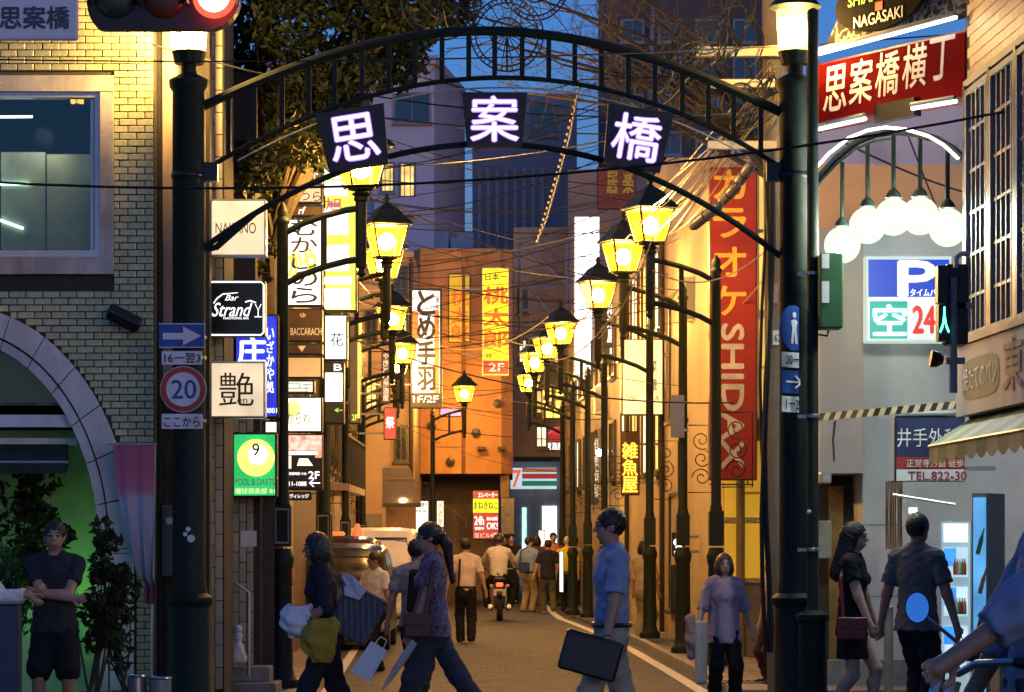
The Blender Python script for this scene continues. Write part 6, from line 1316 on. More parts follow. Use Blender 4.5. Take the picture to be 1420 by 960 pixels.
# striped rope strip across the alley mouth
rp = thing('warning_rail', 'thin black and yellow striped rail across the grey wall', 'rail', W(1130, 580, 26.0)); a, b = W(1133, 584, 26.4), W(1338, 566, 25.2)
for k in range(26):
    p, q = a + (b - a) * (k / 26), a + (b - a) * ((k + 1) / 26)
    part('stripe', MB().add([p, q, q + Vector((.03, 0, .07)), p + Vector((.03, 0, .07)), p + Vector((0, .02, 0)), q + Vector((0, .02, 0)), q + Vector((.03, .02, .07)), p + Vector((.03, .02, .07))], [(0, 1, 2, 3), (7, 6, 5, 4), (0, 4, 5, 1), (2, 6, 7, 3), (0, 3, 7, 4), (1, 5, 6, 2)]), mat('stripe_tan', (.34, .29, .18), .6) if k % 2 else M_black, rp)
ch_ = thing('hanging_chain', 'short chain hanging from the striped rail', 'chain', W(1156, 640, 26.1)); part('links', MB().tube([W(1158, 584, 26.1), W(1155, 610, 26.1), W(1157, 640, 26.1)], .012, 6), M_steel, ch_)
# vending machine
vm = thing('vending_machine', 'lit drinks vending machine with blue side panel and shelves of bottles', 'vending machine', W(1320, 940, 26.6)); VY = 26.6
xa, xb = cx(1306, VY), cx(1306, VY) + .62; zb_, zt_ = .08, zz(722, VY)
th = math.radians(28); uv = Vector((math.cos(th), -math.sin(th), 0)); nv = Vector((-math.sin(th), -math.cos(th), 0)); o_ = Vector((cx(1304, VY), VY, zb_)); H_ = zt_ - zb_
part('cabinet', MB().obox(o_ - nv * .003, uv, EZ, -nv, .30, H_, .6), mat('vending_shell', (.55, .60, .62), .35, var=.06, dirt=.2), vm)
VW = emit('vending_light', (.62, .85, 1), .75, True, .25, 3)
part('lit_header', MB().obox(o_ + uv * .035 + EZ * (H_ - .2), uv, EZ, nv, .23, .17, .008), emit('vending_header', (.85, 1, 1), 1.3), vm)
VB = emit('vending_blue', (.05, .28, .95), 1.1, True, .3, 5); E_bot = [mat('bottle_%d' % i, c, .25) for i, c in enumerate(((.5, .08, .04), (.5, .3, .1), (.6, .6, .6), (.1, .3, .12)))]
for r_ in range(3):
    zsh = H_ - .52 - r_ * .36
    sh_ = part('shelf_window', MB().obox(o_ + uv * .035 + EZ * zsh, uv, EZ, nv, .23, .27, .006), VW, vm)
    part('blue_print', MB().obox(o_ + uv * .037 + EZ * (zsh + .1) + nv * .007, uv, EZ, nv, .12, .165, .002), VB, vm)
    for k in range(5): part('bottle', MB().lathe([(.014, 0), (.016, .01), (.016, .09), (.006, .13), (.006, .15)], o_ + uv * (.15 + k * .024) + EZ * (zsh + .02) + nv * .03, 8), E_bot[(k + r_) % 4], vm, True)
part('slot_panel', MB().obox(o_ + uv * .05 + EZ * .35, uv, EZ, nv, .2, .35, .006), emit('vending_lower', (.6, .85, .95), .8), vm)
o2 = o_ + uv * .305; u2 = Vector((math.cos(.1), -math.sin(.9) * .3, 0)).normalized()
part('side_door', MB().obox(o2, u2, EZ, -nv, .14, H_ + .25, .5), mat('vending_frame', (.10, .11, .13), .4), vm)
n2 = Vector((u2.y, -u2.x, 0))
part('side_poster', MB().obox(o2 + u2 * .012 + EZ * .03 + n2 * .004, u2, EZ, n2, .115, H_ + .18, .004), emit('poster_blue', (.12, .42, .85), .8, True, .35, 2.5), vm)
bsh = [(-.018, 0), (.018, 0), (.02, .03), (.02, .14), (.008, .2), (.007, .25), (-.007, .25), (-.008, .2), (-.02, .14), (-.02, .03)]
for k in range(3):
    ct_, st_ = math.cos(.25), math.sin(.25)
    part('poster_bottle', MB().add([o2 + u2 * (.05 + .02 * (k % 2) + x * ct_ + z * st_) + EZ * (H_ * .40 + k * .36 + z * ct_ - x * st_) + n2 * .011 for x, z in bsh], [tuple(range(10))]), mat('poster_print_%d' % k, ((.10, .05, .03), (.25, .08, .03), (.04, .08, .05))[k], .4), vm)
part('front_glow', MB().obox(o_ + uv * .012 + EZ * .06, uv, EZ, nv, .275, H_ - .08, .002), emit('vending_front', (.55, .80, .95), .42, True, .25, 2), vm)
# drinks sparkle / hanging strip decorations left of the machine
hd2 = thing('hanging_streamer', 'glittering copper streamer curtain beside the vending machine', 'streamer', W(1240, 760, 28.2))
for k in range(9): part('strand', MB().tube([W(1229 + k * 2.7, 668, 28.2), W(1228.5 + k * 2.7 + rng.uniform(-1, 1), 715, 28.2), W(1229 + k * 2.7, 762, 28.2)], .008, 5), mat('copper_foil', (.45, .28, .12), .2, .9), hd2)
part('rail', MB().tube([W(1228, 668, 28.2), W(1262, 666, 28.2)], .012, 6), M_steel, hd2)
sb2 = thing('shelf_rail', 'thin slanting steel rail with a small lit box beside the vending machine', 'rail', W(1280, 700, 27.4)); part('rail', MB().tube([W(1238, 686, 27.4), W(1325, 700, 27.2)], .016, 6), M_alu, sb2, True); part('lit_box', MB().box(cx(1261, 27.4), cx(1271, 27.4), 27.35, 27.45, zz(712, 27.4), zz(704, 27.4)), emit('tiny_box_lit', (.6, .9, 1), 2.0, False), sb2)
wp = thing('pale_post', 'slim pale post in front of the grey wall', 'post', (cx(1232, 27), 27, 0)); part('post', MB().tube([(cx(1232, 27), 27, 0), (cx(1232, 27), 27, zz(845, 27))], .045, 10), mat('post_grey', (.22, .22, .22), .6), wp, True); part('cap', MB().lathe([(.05, 0), (.05, .02), (.02, .04)], (cx(1232, 27), 27, zz(845, 27)), 12), M_gunmetal, wp, True)
kt = thing('kitchen_unit', 'dim beige cupboard standing under the bakery awning', 'cupboard', (4.35, 23.2, 0)); kx = cx(1398, 23); part('case', MB().bbox(kx, kx + .5, 23.4, 23.9, 0, zz(855, 23), .01), mat('unit_beige', (.24, .22, .16), .6, var=.15), kt); part('door', MB().bbox(kx + .02, kx + .3, 23.37, 23.398, .1, zz(870, 23), .006), mat('unit_beige', (.24, .22, .16), .6), kt); kt.location = (kx + .25, 23.6, 0)
for o in kt.children: o.location = -Vector(kt.location)

# ------------------------------------------------------------------ traffic signal and place name sign, upper left
TY = 18.0
ts = thing('traffic_signal', 'horizontal traffic signal with its red light lit at the top left', 'traffic light', W(228, 40, TY))
c = W(297, 4, TY)
hs_ = MB(); n_ = 14; poly = []
z0_, z1_ = zz(40, TY), zz(-45, TY); xl_, xr_ = cx(120, TY), cx(332, TY); R_ = (z1_ - z0_) / 2
for k in range(n_ + 1): a = -math.pi / 2 + math.pi * k / n_; poly.append((xr_ - R_ + R_ * math.cos(a), z0_ + R_ + R_ * math.sin(a)))
for k in range(n_ + 1): a = math.pi / 2 + math.pi * k / n_; poly.append((xl_ + R_ * .5 + R_ * .5 * math.cos(a), z0_ + R_ + R_ * math.sin(a)))
part('housing', MB().prism(poly[::-1], TY, TY + .12), M_black, ts)
for px, m_ in ((297, emit('red_lens', (1, .06, .03), 3.0)), (228, mat('amber_lens_off', (.05, .03, .01), .3)), (160, mat('green_lens_off', (.01, .04, .03), .3))):
    q = W(px, -4, TY); le_ = part('lens', MB().ball(q + Vector((0, -.002, 0)), .135, 24, 12, (1, .25, 1)), m_, ts, True)
    vv = MB()
    for k in range(13):
        a = math.radians(-20 + 220 * k / 12); 
        p = (q.x + .155 * math.cos(a), q.z + .155 * math.sin(a)); vv.v += [(p[0], TY - .01, p[1]), (p[0], TY - .20, p[1] - .02)]
    vv.f += [(2 * k, 2 * k + 2, 2 * k + 3, 2 * k + 1) for k in range(12)]; part('visor', vv, M_black, ts)
part('lens_core', MB().ball(W(297, -4, TY) + Vector((0, -.03, 0)), .1, 20, 10, (1, .3, 1)), emit('red_lens_core', (1, .75, .7), 6, False), ts, True)
part('mast_arm', MB().tube([W(-300, -70, TY + .15), W(340, -70, TY + .15)], .06, 10).box(cx(225, TY), cx(235, TY), TY + .05, TY + .15, zz(-40, TY), zz(-70, TY)), M_gunmetal, ts, True)
part('mast', MB().tube([W(-300, -70, TY + .15), Vector((cx(-300, TY), TY + .15, 0))], .09, 12), M_gunmetal, ts, True)
point_light('red_signal_light', W(297, -4, TY - .25), 5, (1, .05, .02), .1, ts)
pn = sign('pale place name plate with dark kanji at the top left corner', -30, -12, 108, 56, TY - .3, M_swhite, [('思案橋', 0, 9, 96, 40, mat('ink_navy', (.05, .06, .10), .5), dict(bold=.03))], depth=.03, frame=M_swhite, reach=0, name='place_sign')
part('hanger', MB().box(cx(20, TY), cx(24, TY), TY - .28, TY + .1, zz(-12, TY) - .01, zz(-70, TY)), M_gunmetal, pn)
# ------------------------------------------------------------------ people
DENIM = cloth('denim', (.05, .058, .08)); BLACKC = cloth('black', (.012, .012, .014)); NAVY = cloth('navy', (.018, .02, .035)); KHAKI = cloth('khaki', (.30, .24, .15)); KHAKI2 = cloth('stone_khaki', (.36, .33, .26))
WHITEC = cloth('white', (.68, .66, .62)); PINKW = cloth('pinkish_white', (.66, .56, .50)); BLUES = cloth('blue_shirt', (.25, .33, .47)); BLUEL = cloth('light_blue', (.22, .32, .56)); YEL = cloth('yellow_shirt', (.62, .48, .02))
GREYT = cloth('grey_tee', (.30, .29, .30)); SHOE = mat('shoe_black', (.015, .014, .013), .4); SHOEB = mat('shoe_brown', (.06, .035, .02), .45); SHOEW = mat('shoe_pale', (.45, .43, .40), .6)
def world(t, p): return Matrix.Translation(t.location) @ Matrix.Rotation(t.rotation_euler.z, 4, 'Z') @ Vector(p)
def blob_bag(name, label, c, size, m, cat='bag', hand=None, folds=.006, top=.75, handle=None):
    """soft bag: two creased cloth sides that bulge low down and draw in at the mouth, loop handles to the hand"""
    w, d, hgt = size; t = thing(name, label, cat, c, local=True); nu, nv = 32, 24; vs = []; ph = rng.random() * 9
    for i in range(nv):
        f = i / (nv - 1); ww = w / 2 * (top + (1 - top) * math.sin(math.pi * min(1, (1 - f) * 1.15)) ** .7) * (1 if f > .08 else .8 + .2 * f / .08); dd = d / 2 * (.12 + .88 * math.sin(math.pi * min(1, (1 - f) * .95 + .03)) ** .6)
        for j in range(nu):
            a = 2 * math.pi * j / nu; cs, sn = math.cos(a), math.sin(a)
            x = ww * math.copysign(abs(cs) ** .6, cs); y = dd * math.copysign(abs(sn) ** .8, sn)
            k = folds * (math.sin(a * 5 + ph + f * 4) + .7 * math.sin(f * 17 + a * 3 + ph * 2)); vs.append((x + k * cs + .02 * math.sin(f * 5 + ph), y + k * sn, -hgt / 2 + f * hgt + .012 * math.sin(a * 2 + ph) * f))
    fc = [(i * nu + j, i * nu + (j + 1) % nu, (i + 1) * nu + (j + 1) % nu, (i + 1) * nu + j) for i in range(nv - 1) for j in range(nu)] + [tuple(range(nu - 1, -1, -1))]
    part('sack', MB().add(vs, fc), m, t, True)
    tp = Vector((0, 0, hgt / 2)); hd_ = Vector(hand) - Vector(c) if hand is not None else tp + Vector((0, 0, .12))
    for s_ in (-1, 1): part('strap', MB().tube([tp + Vector((w * .3 * top * s_, 0, -.02)), (tp * .5 + hd_ * .5) + Vector((w * .14 * s_, 0, 0)), hd_], .008, 5), handle or m, t)
    return t
def box_bag(name, label, c, w, h, d, m, cat, tilt=0.0, hand=None, yaw=0.0, flap=None, strap=None, rim=True):
    """flat rectangular bag: rounded body, lid or rim, handle or strap"""
    t = thing(name, label, cat, c, yaw, local=True); R_ = Matrix.Rotation(tilt, 4, 'Y')
    part('body', MB().bbox(-w / 2, w / 2, -d / 2, d / 2, -h / 2, h / 2, .018).xf(R_), m, t)
    if flap: part('flap', MB().bbox(-w / 2 - .004, w / 2 + .004, -d / 2 - .012, -d / 2 - .003, h * .02, h / 2 + .004, .004).xf(R_), flap, t)
    if rim: part('seam', MB().box(-w / 2 - .003, w / 2 + .003, -d / 2 - .004, d / 2 + .004, h / 2 - .03, h / 2 - .02).xf(R_), M_black, t)
    if hand is not None:
        hd_ = Matrix.Rotation(-yaw, 3, 'Z') @ (Vector(hand) - Vector(c)); a = R_ @ Vector((-w * .16, 0, h / 2)); b = R_ @ Vector((w * .16, 0, h / 2))
        part('handle', MB().tube([a, a * .3 + hd_ * .7 + Vector((-.03, 0, 0)), hd_, b * .3 + hd_ * .7 + Vector((.03, 0, 0)), b], .009, 6), m, t)
    if strap: part('strap', MB().tube([Matrix.Rotation(-yaw, 3, 'Z') @ (Vector(p) - Vector(c)) for p in strap], .014, 5), m, t)
    return t

# man with crossed arms by the plants
person('man in dark polo shirt and shorts standing with crossed arms by the arch doorway', 76, 24.4, 1.76, .08, 'tan', shirt=cloth('charcoal_polo', (.025, .03, .034)), sleeve=.62, hem=.47, pants=cloth('dark_shorts', (.012, .012, .013)), pants_end=.30, shoes=SHOE,
       lhand=(-.075, -.115, .665), rhand=(.085, -.125, .64), lpole=(.9, -.25, -.7), rpole=(-.9, -.25, -.7), lfing=(-1, 0, .1), rfing=(1, 0, .1), lfoot=(.13, -.03, 0), rfoot=(-.13, 0, 0), collar=True, fat=1.08)
# arm reaching in at the left edge
person('person in white long sleeves leaning in at the left edge with hand on a post', -38, 23.4, 1.68, 1.45, 'tan', shirt=WHITEC, sleeve=1.8, hem=.46, pants=NAVY, shoes=SHOE, rhand=(-.06, -.30, .70), lhand=(.10, -.26, .715), lpole=(.3, .3, -1), lean=.1, lfing=(0, -1, .2))
# woman with shopping bags
t, J = person('woman in dark top carrying a yellow tote and white carrier bag', 455, 23.6, 1.665, -1.38, 'brown', female=True, shirt=cloth('dark_top', (.022, .022, .03)), sleeve=1.1, hem=.45, pants=cloth('dark_jeans', (.02, .022, .032)), shoes=SHOE, hair_style='bob', lean=.14,
       lhand=(.13, -.17, .575), rhand=(-.16, -.06, .48), lpole=(.3, .9, -.4), lfoot=(.07, -.30, 0), rfoot=(-.07, .30, .03), fat=1.05)
hl = world(t, J['arms'][1][2]); hr = world(t, J['arms'][-1][2])
blob_bag('carrier_bag', 'white plastic carrier bag hanging from the hand of the woman in the dark top', W(413, 862, 23.35), (.24, .15, .27), mat('white_plastic', (.62, .62, .63), .35, var=.06), hand=hl, folds=.012)
yb = blob_bag('tote_bag', 'mustard yellow tote bag carried low by the woman in the dark top', W(446, 888, 23.25), (.28, .12, .36), cloth('mustard', (.36, .25, .03)), hand=hl + Vector((.06, 0, -.02)), top=.62, folds=.013)
box_bag('shoulder_bag', 'plaid shoulder bag behind the back of the woman in the dark top', W(495, 852, 23.5), .36, .42, .14, plaid('plaid_navy', (.03, .03, .045), (.13, .13, .15), 64), 'bag', tilt=.5, strap=[W(478, 812, 23.3), W(470, 798, 23.35), W(480, 830, 23.6)])
nwp = thing('newspaper', 'folded white paper sticking out of the plaid shoulder bag', 'newspaper', W(488, 815, 23.35), local=True)
part('sheet', MB().add([(-.08, 0, .12), (.0, -.03, .10), (.12, .02, -.02), (.06, .01, -.10), (-.06, -.01, -.06), (-.08, .02, .12), (.0, -.01, .10), (.12, .04, -.02), (.06, .03, -.10), (-.06, .01, -.06)], [(4, 3, 2, 1, 0), (5, 6, 7, 8, 9), (0, 1, 6, 5), (1, 2, 7, 6), (2, 3, 8, 7), (3, 4, 9, 8), (4, 0, 5, 9)]), mat('newsprint', (.50, .52, .58), .8, var=.12, scale=20), nwp)
# man in white shirt
person('balding man in white short sleeved shirt and black trousers walking past the dark car', 520, 35.5, 1.47, -.75, 'brown', shirt=WHITEC, sleeve=.7, hem=.52, pants=BLACKC, tuck=True, shoes=SHOE, head_yaw=-.5, lhand=(.2, -.02, .44), rhand=(-.17, -.1, .5), lfoot=(.09, -.18, 0), rfoot=(-.09, .16, 0), collar=True, fat=1.18)
t, J = person('person in grey tee seen from behind with a dark backpack strap', 577, 28.4, 1.61, 2.9, 'tan', shirt=GREYT, sleeve=.65, hem=.47, pants=cloth('charcoal_trousers', (.03, .03, .033)), shoes=SHOE, lfoot=(.09, -.16, 0), rfoot=(-.09, .18, .02), lhand=(.19, .02, .44))
box_bag('backpack', 'black soft bag slung behind the person in the grey tee', world(t, (-.10, .17, 1.12)), .26, .42, .14, cloth('bag_black', (.012, .012, .014)), 'bag', tilt=.08, strap=[world(t, (-.14, .13, 1.25)), world(t, (-.12, .12, 1.33)), world(t, (-.10, -.02, 1.36))])
# woman with ponytail
t, J = person('woman in purple floral blouse and jeans with a long ponytail striding left', 602, 23.9, 1.745, -1.42, 'tan', female=True, shirt=blotch('floral', [(.09, .065, .14), (.20, .15, .25), (.03, .025, .07), (.30, .22, .26), (.11, .08, .16)], 26), sleeve=.6, hem=.46, pants=DENIM, shoes=SHOEB, hair_style='ponytail',
       lhand=(.12, -.14, .47), rhand=(-.15, .1, .46), lfoot=(.06, -.27, 0), rfoot=(-.06, .46, .05), lean=.05, knee_out=.05)
hl = world(t, J['arms'][1][2])
box_bag('shoulder_bag', 'dark red shoulder bag on the hip of the woman with the ponytail', W(580, 868, 23.55), .24, .2, .1, mat('oxblood_leather', (.10, .02, .018), .4, var=.2), 'bag', strap=[W(572, 855, 23.55), W(590, 800, 23.6), W(602, 778, 23.65), W(590, 855, 23.6)], flap=mat('oxblood_leather', (.10, .02, .018), .4))
um = thing('rolled_umbrella', 'pale rolled umbrella held slanting down by the woman with the ponytail', 'umbrella', W(556, 918, 23.4)); part('canopy', MB().tube([W(575, 890, 23.4), W(560, 912, 23.4), W(540, 942, 23.4), W(530, 956, 23.4)], [.028, .035, .022, .006], 10), cloth('umbrella_white', (.48, .47, .46)), um, True); part('handle', MB().tube([W(575, 890, 23.4), hl], .012, 6), M_black, um)
pb_ = thing('paper_bag', 'white paper carrier bag swinging between the two striding women', 'bag', W(514, 915, 23.3), local=True)
part('body', MB().add([(-.075, -.05, .13), (.075, -.05, .13), (.075, .05, .13), (-.075, .05, .13), (-.085, -.05, -.16), (.085, -.05, -.16), (.085, .05, -.16), (-.085, .05, -.16)], [(4, 5, 1, 0), (5, 6, 2, 1), (6, 7, 3, 2), (7, 4, 0, 3), (7, 6, 5, 4)]).xf(Matrix.Rotation(.55, 4, 'Y')), mat('paper_white', (.66, .66, .68), .6, var=.05, bump=.2), pb_)
part('handle', MB().tube([Matrix.Rotation(.55, 3, 'Y') @ Vector(p) for p in ((-.04, 0, .13), (-.03, 0, .2), (.03, 0, .2), (.04, 0, .13))], .005, 5), mat('paper_white', (.66, .66, .68), .6), pb_)
# orange top behind the near left post
person('person in orange top and pale trousers half hidden by the nearest left lantern post', 391, 33.0, 1.42, -.9, 'light', female=True, shirt=cloth('orange_top', (.55, .22, .08)), sleeve=.6, hem=.45, pants=cloth('cream_trousers', (.50, .44, .28)), shoes=SHOE, hair_style='bob', gz=.12)
# walkers in the street
t, J = person('man in pinkish white shirt and black trousers walking away alone up the street', 646, 46.0, 1.64, 3.2, 'tan', shirt=PINKW, sleeve=.75, hem=.50, pants=BLACKC, tuck=True, shoes=SHOE, lfoot=(.08, -.12, 0), rfoot=(-.08, .16, .02), lhand=(.20, -.03, .47), rhand=(-.2, .02, .47))
part('strap', MB().tube([(.1, .115, 1.33), (.11, .14, 1.15), (.12, .125, .95), (.12, .12, .86)], .018, 6), M_black, t)
t, J = person('man in light blue shirt and khaki trousers with a navy satchel looking aside', 733, 66.0, 1.70, 2.75, 'light', shirt=BLUEL, sleeve=1.5, hem=.50, pants=KHAKI, tuck=True, shoes=SHOEB, head_yaw=-.9, lfoot=(.12, 0, 0), rfoot=(-.1, .05, 0), lhand=(.12, .05, .52), lpole=(1, .5, 0))
box_bag('satchel', 'navy satchel hanging at the back of the man in the light blue shirt', W(727, 787, 65.6), .24, .24, .09, cloth('satchel_navy', (.03, .05, .16)), 'bag', strap=[W(722, 780, 65.7), W(722, 765, 65.75), W(732, 758, 65.7)])
person('man in black shirt and olive trousers walking away between blue and yellow shirts', 760, 65.0, 1.64, 3.25, 'tan', shirt=NAVY, sleeve=.7, hem=.46, pants=cloth('olive', (.09, .085, .06)), shoes=SHOEW, lfoot=(.08, -.15, 0), rfoot=(-.1, .2, .06), fat=1.08, lhand=(.21, -.02, .46), rhand=(-.2, .03, .46))
person('grey haired man in bright yellow shirt and black trousers walking away', 787, 65.6, 1.71, 3.1, 'light', shirt=YEL, sleeve=.75, hem=.50, pants=BLACKC, tuck=True, shoes=SHOE, hair_tone='grey', lfoot=(.07, -.05, 0), rfoot=(-.09, .12, .02), fat=1.12)
person('person in pink shirt and dark cap coming towards the yellow shirted man', 767, 74.0, 1.83, .2, 'tan', shirt=cloth('salmon', (.55, .20, .16)), sleeve=.7, pants=NAVY, shoes=SHOE)
person('man in dark waistcoat over white shirt standing under the elevator sign', 709, 75.0, 1.80, .1, 'light', shirt=cloth('waistcoat', (.03, .02, .022)), sleeve=.1, pants=BLACKC, shoes=SHOE)
person('person in dark clothes next to the man in the waistcoat', 699, 76.0, 1.76, .0, 'light', shirt=BLACKC, sleeve=1.8, pants=BLACKC, shoes=SHOE)
person('person in brown clothes partly hidden behind the light blue shirt', 744, 71.0, 1.75, 3.1, 'light', female=True, shirt=cloth('brown_dress', (.10, .06, .05)), pants=cloth('brown_dress', (.10, .06, .05)), shoes=SHOE, hair_style='bob')
person('person in pale grey top partly hidden behind the yellow shirt', 797, 70.0, 1.72, 3.0, 'light', shirt=cloth('pale_grey_top', (.34, .33, .31)), pants=BLACKC, shoes=SHOE)
person('person in beige mostly hidden behind the third right post', 893, 46.5, 1.62, 2.6, 'tan', female=True, shirt=cloth('beige_top', (.42, .34, .22)), sleeve=1.2, pants=KHAKI, shoes=SHOEB, hair_style='bob')
# man with briefcase
t, J = person('man in blue shirt and khaki trousers striding left with a big black briefcase', 848, 21.4, 1.83, -1.36, 'tan', shirt=BLUES, sleeve=.78, hem=.50, pants=KHAKI2, tuck=True, shoes=SHOEB, head_yaw=-.15, lhand=(.14, -.06, .46), rhand=(-.14, .06, .46), lpole=(.3, 1, -.2), lfoot=(.07, -.34, .0), rfoot=(-.07, .36, .04), collar=True, fat=1.05, knee_out=.05, lfing=(0, 0, -1))
hl = world(t, J['arms'][1][2])
box_bag('briefcase', 'large black briefcase carried by the man in the blue shirt', W(819, 909, 21.05), .43, .30, .10, mat('briefcase_leather', (.012, .012, .013), .38, var=.3, bump=.3, bscale=180), 'briefcase', tilt=.27, hand=hl + Vector((-.0, -.03, -.09)))
wt = thing('wrist_watch', 'silver watch on the wrist of the man with the briefcase', 'watch', hl); part('band', MB().tube([hl + Vector((.034 * math.cos(a), .034 * math.sin(a), .03)) for a in np.linspace(0, 6.283, 13)], .008, 6, False), M_steel, wt, True)
# woman in lilac blouse
t, J = person('smiling woman in lilac blouse and black trousers facing the camera by the kerb', 1004, 28.2, 1.475, .12, 'light', female=True, shirt=cloth('lilac', (.36, .30, .40)), sleeve=1.05, hem=.41, pants=BLACKC, shoes=SHOE, hair_style='bob', hair_tone='brown', lhand=(.20, -.02, .44), rhand=(-.2, -.05, .47), fat=1.08, collar=True, flare=1.06)
hr = world(t, J['arms'][-1][2])
box_bag('cloth_bag', 'pale tote bag hanging beside the woman in the lilac blouse', W(972, 905, 28.0), .12, .62, .08, cloth('pale_tote', (.46, .43, .38)), 'bag', strap=[W(970, 862, 28.0), W(975, 818, 28.05), W(980, 812, 28.1)], rim=False)
part('jacket', sdf_mesh('jacket', [seg((-.02, 0, .14), (.0, 0, -.1), .05, .07, .03), seg((.02, 0, .0), (-.01, 0, -.22), .05, .04, .03)], .014, .008), cloth('rose_jacket', (.30, .20, .19)), thing('folded_jacket', 'folded rose jacket over the arm of the woman in the lilac blouse', 'jacket', hr + Vector((-.05, -.06, -.02)), local=True))
t, J = person('short woman in pink patterned blouse standing behind the right gate post', 1071, 30.4, 1.30, -1.2, 'light', female=True, shirt=blotch('pink_print', [(.50, .36, .38), (.60, .48, .48), (.36, .20, .26)], 40), sleeve=.7, hem=.44, pants=cloth('maroon_trousers', (.08, .03, .03)), shoes=SHOE, hair_style='bob', gz=PZ)
# black dress
t, J = person('woman in black dress with a red shoulder bag walking right', 1181, 25.3, 1.755, 1.25, 'light', female=True, shirt=cloth('dress_black', (.010, .010, .011)), sleeve=.55, hem=.44, skirt=cloth('dress_black', (.010, .010, .011)), skirt_end=.33, shoes=SHOE, hair_style='long', hair_tone='black', lhand=(.14, -.1, .47), rhand=(-.15, -.13, .485), lfoot=(.06, -.16, 0), rfoot=(-.06, .2, .02), lean=.03)
box_bag('handbag', 'red leather handbag on a long strap against the black dress', W(1181, 872, 24.98), .25, .19, .09, mat('red_leather', (.22, .018, .016), .42, var=.2), 'bag', strap=[W(1170, 860, 25.0), W(1166, 800, 25.08), W(1174, 772, 25.2), W(1180, 768, 25.3)], flap=mat('red_leather', (.22, .018, .016), .42))
# grey polo
person('man in grey polo shirt and dark jeans seen from behind before the vending machine', 1272, 24.5, 1.825, 2.45, 'brown', shirt=cloth('grey_polo', (.11, .115, .125)), sleeve=.72, hem=.46, pants=cloth('navy_jeans', (.014, .015, .022)), shoes=SHOE, lhand=(.2, .02, .44), rhand=(-.21, -.03, .44), lfoot=(.1, -.1, 0), rfoot=(-.1, .1, 0), collar=True, fat=1.05)
# ------------------------------------------------------------------ vehicles
M_tyre = mat('tyre_rubber', (.015, .015, .016), .8, var=.2); M_rim = mat('alloy', (.4, .4, .42), .3, .8)
def wheel(t, c, r, w, ax='x'):
    wt = part('wheel', MB().lathe([(r * .62, -w / 2), (r * .95, -w / 2), (r, -w * .3), (r, w * .3), (r * .95, w / 2), (r * .62, w / 2)], (0, 0, 0), 24).xf(Matrix.Translation(c) @ Matrix.Rotation(math.pi / 2, 4, 'Y')), M_tyre, t, True)
    part('rim', MB().lathe([(r * .1, -w * .42), (r * .61, -w * .45), (r * .61, w * .45), (r * .1, w * .42)], (0, 0, 0), 16).xf(Matrix.Translation(c) @ Matrix.Rotation(math.pi / 2, 4, 'Y')), M_rim, wt)
def rbox(x0, x1, y0, y1, z0, z1, r=.08): return [('b', np.array([(x0 + x1) / 2, (y0 + y1) / 2, (z0 + z1) / 2]), np.array([(x1 - x0) / 2 - r, (y1 - y0) / 2 - r, (z1 - z0) / 2 - r]), r)]
def car_mesh(sections, n=10):
    """loft: list of (y, half-width bottom, half-width belt, half-width roof, z bottom, z belt, z roof)"""
    V_ = []; ring = None
    for (y, wb_, wm, wr, zb_, zm, zr) in sections:
        r = []
        prof = [(wb_ * .85, zb_), (wb_, zb_ + .06), (wm, zb_ + (zm - zb_) * .5), (wm * .99, zm), (wr + (wm - wr) * .25, zm + (zr - zm) * .62), (wr, zr - .06), (wr * .9, zr - .01), (wr * .5, zr + .015)]
        r = [(x, y, z) for x, z in prof] + [(-x, y, z) for x, z in prof[::-1]]; ring = len(r); V_ += r
    F_ = []
    for i in range(len(sections) - 1):
        for k in range(ring): F_.append((i * ring + k, (i + 1) * ring + k, (i + 1) * ring + (k + 1) % ring, i * ring + (k + 1) % ring))
    F_.append(tuple(range(ring))); F_.append(tuple(range((len(sections) - 1) * ring, len(sections) * ring))[::-1])
    return MB().add(V_, F_)
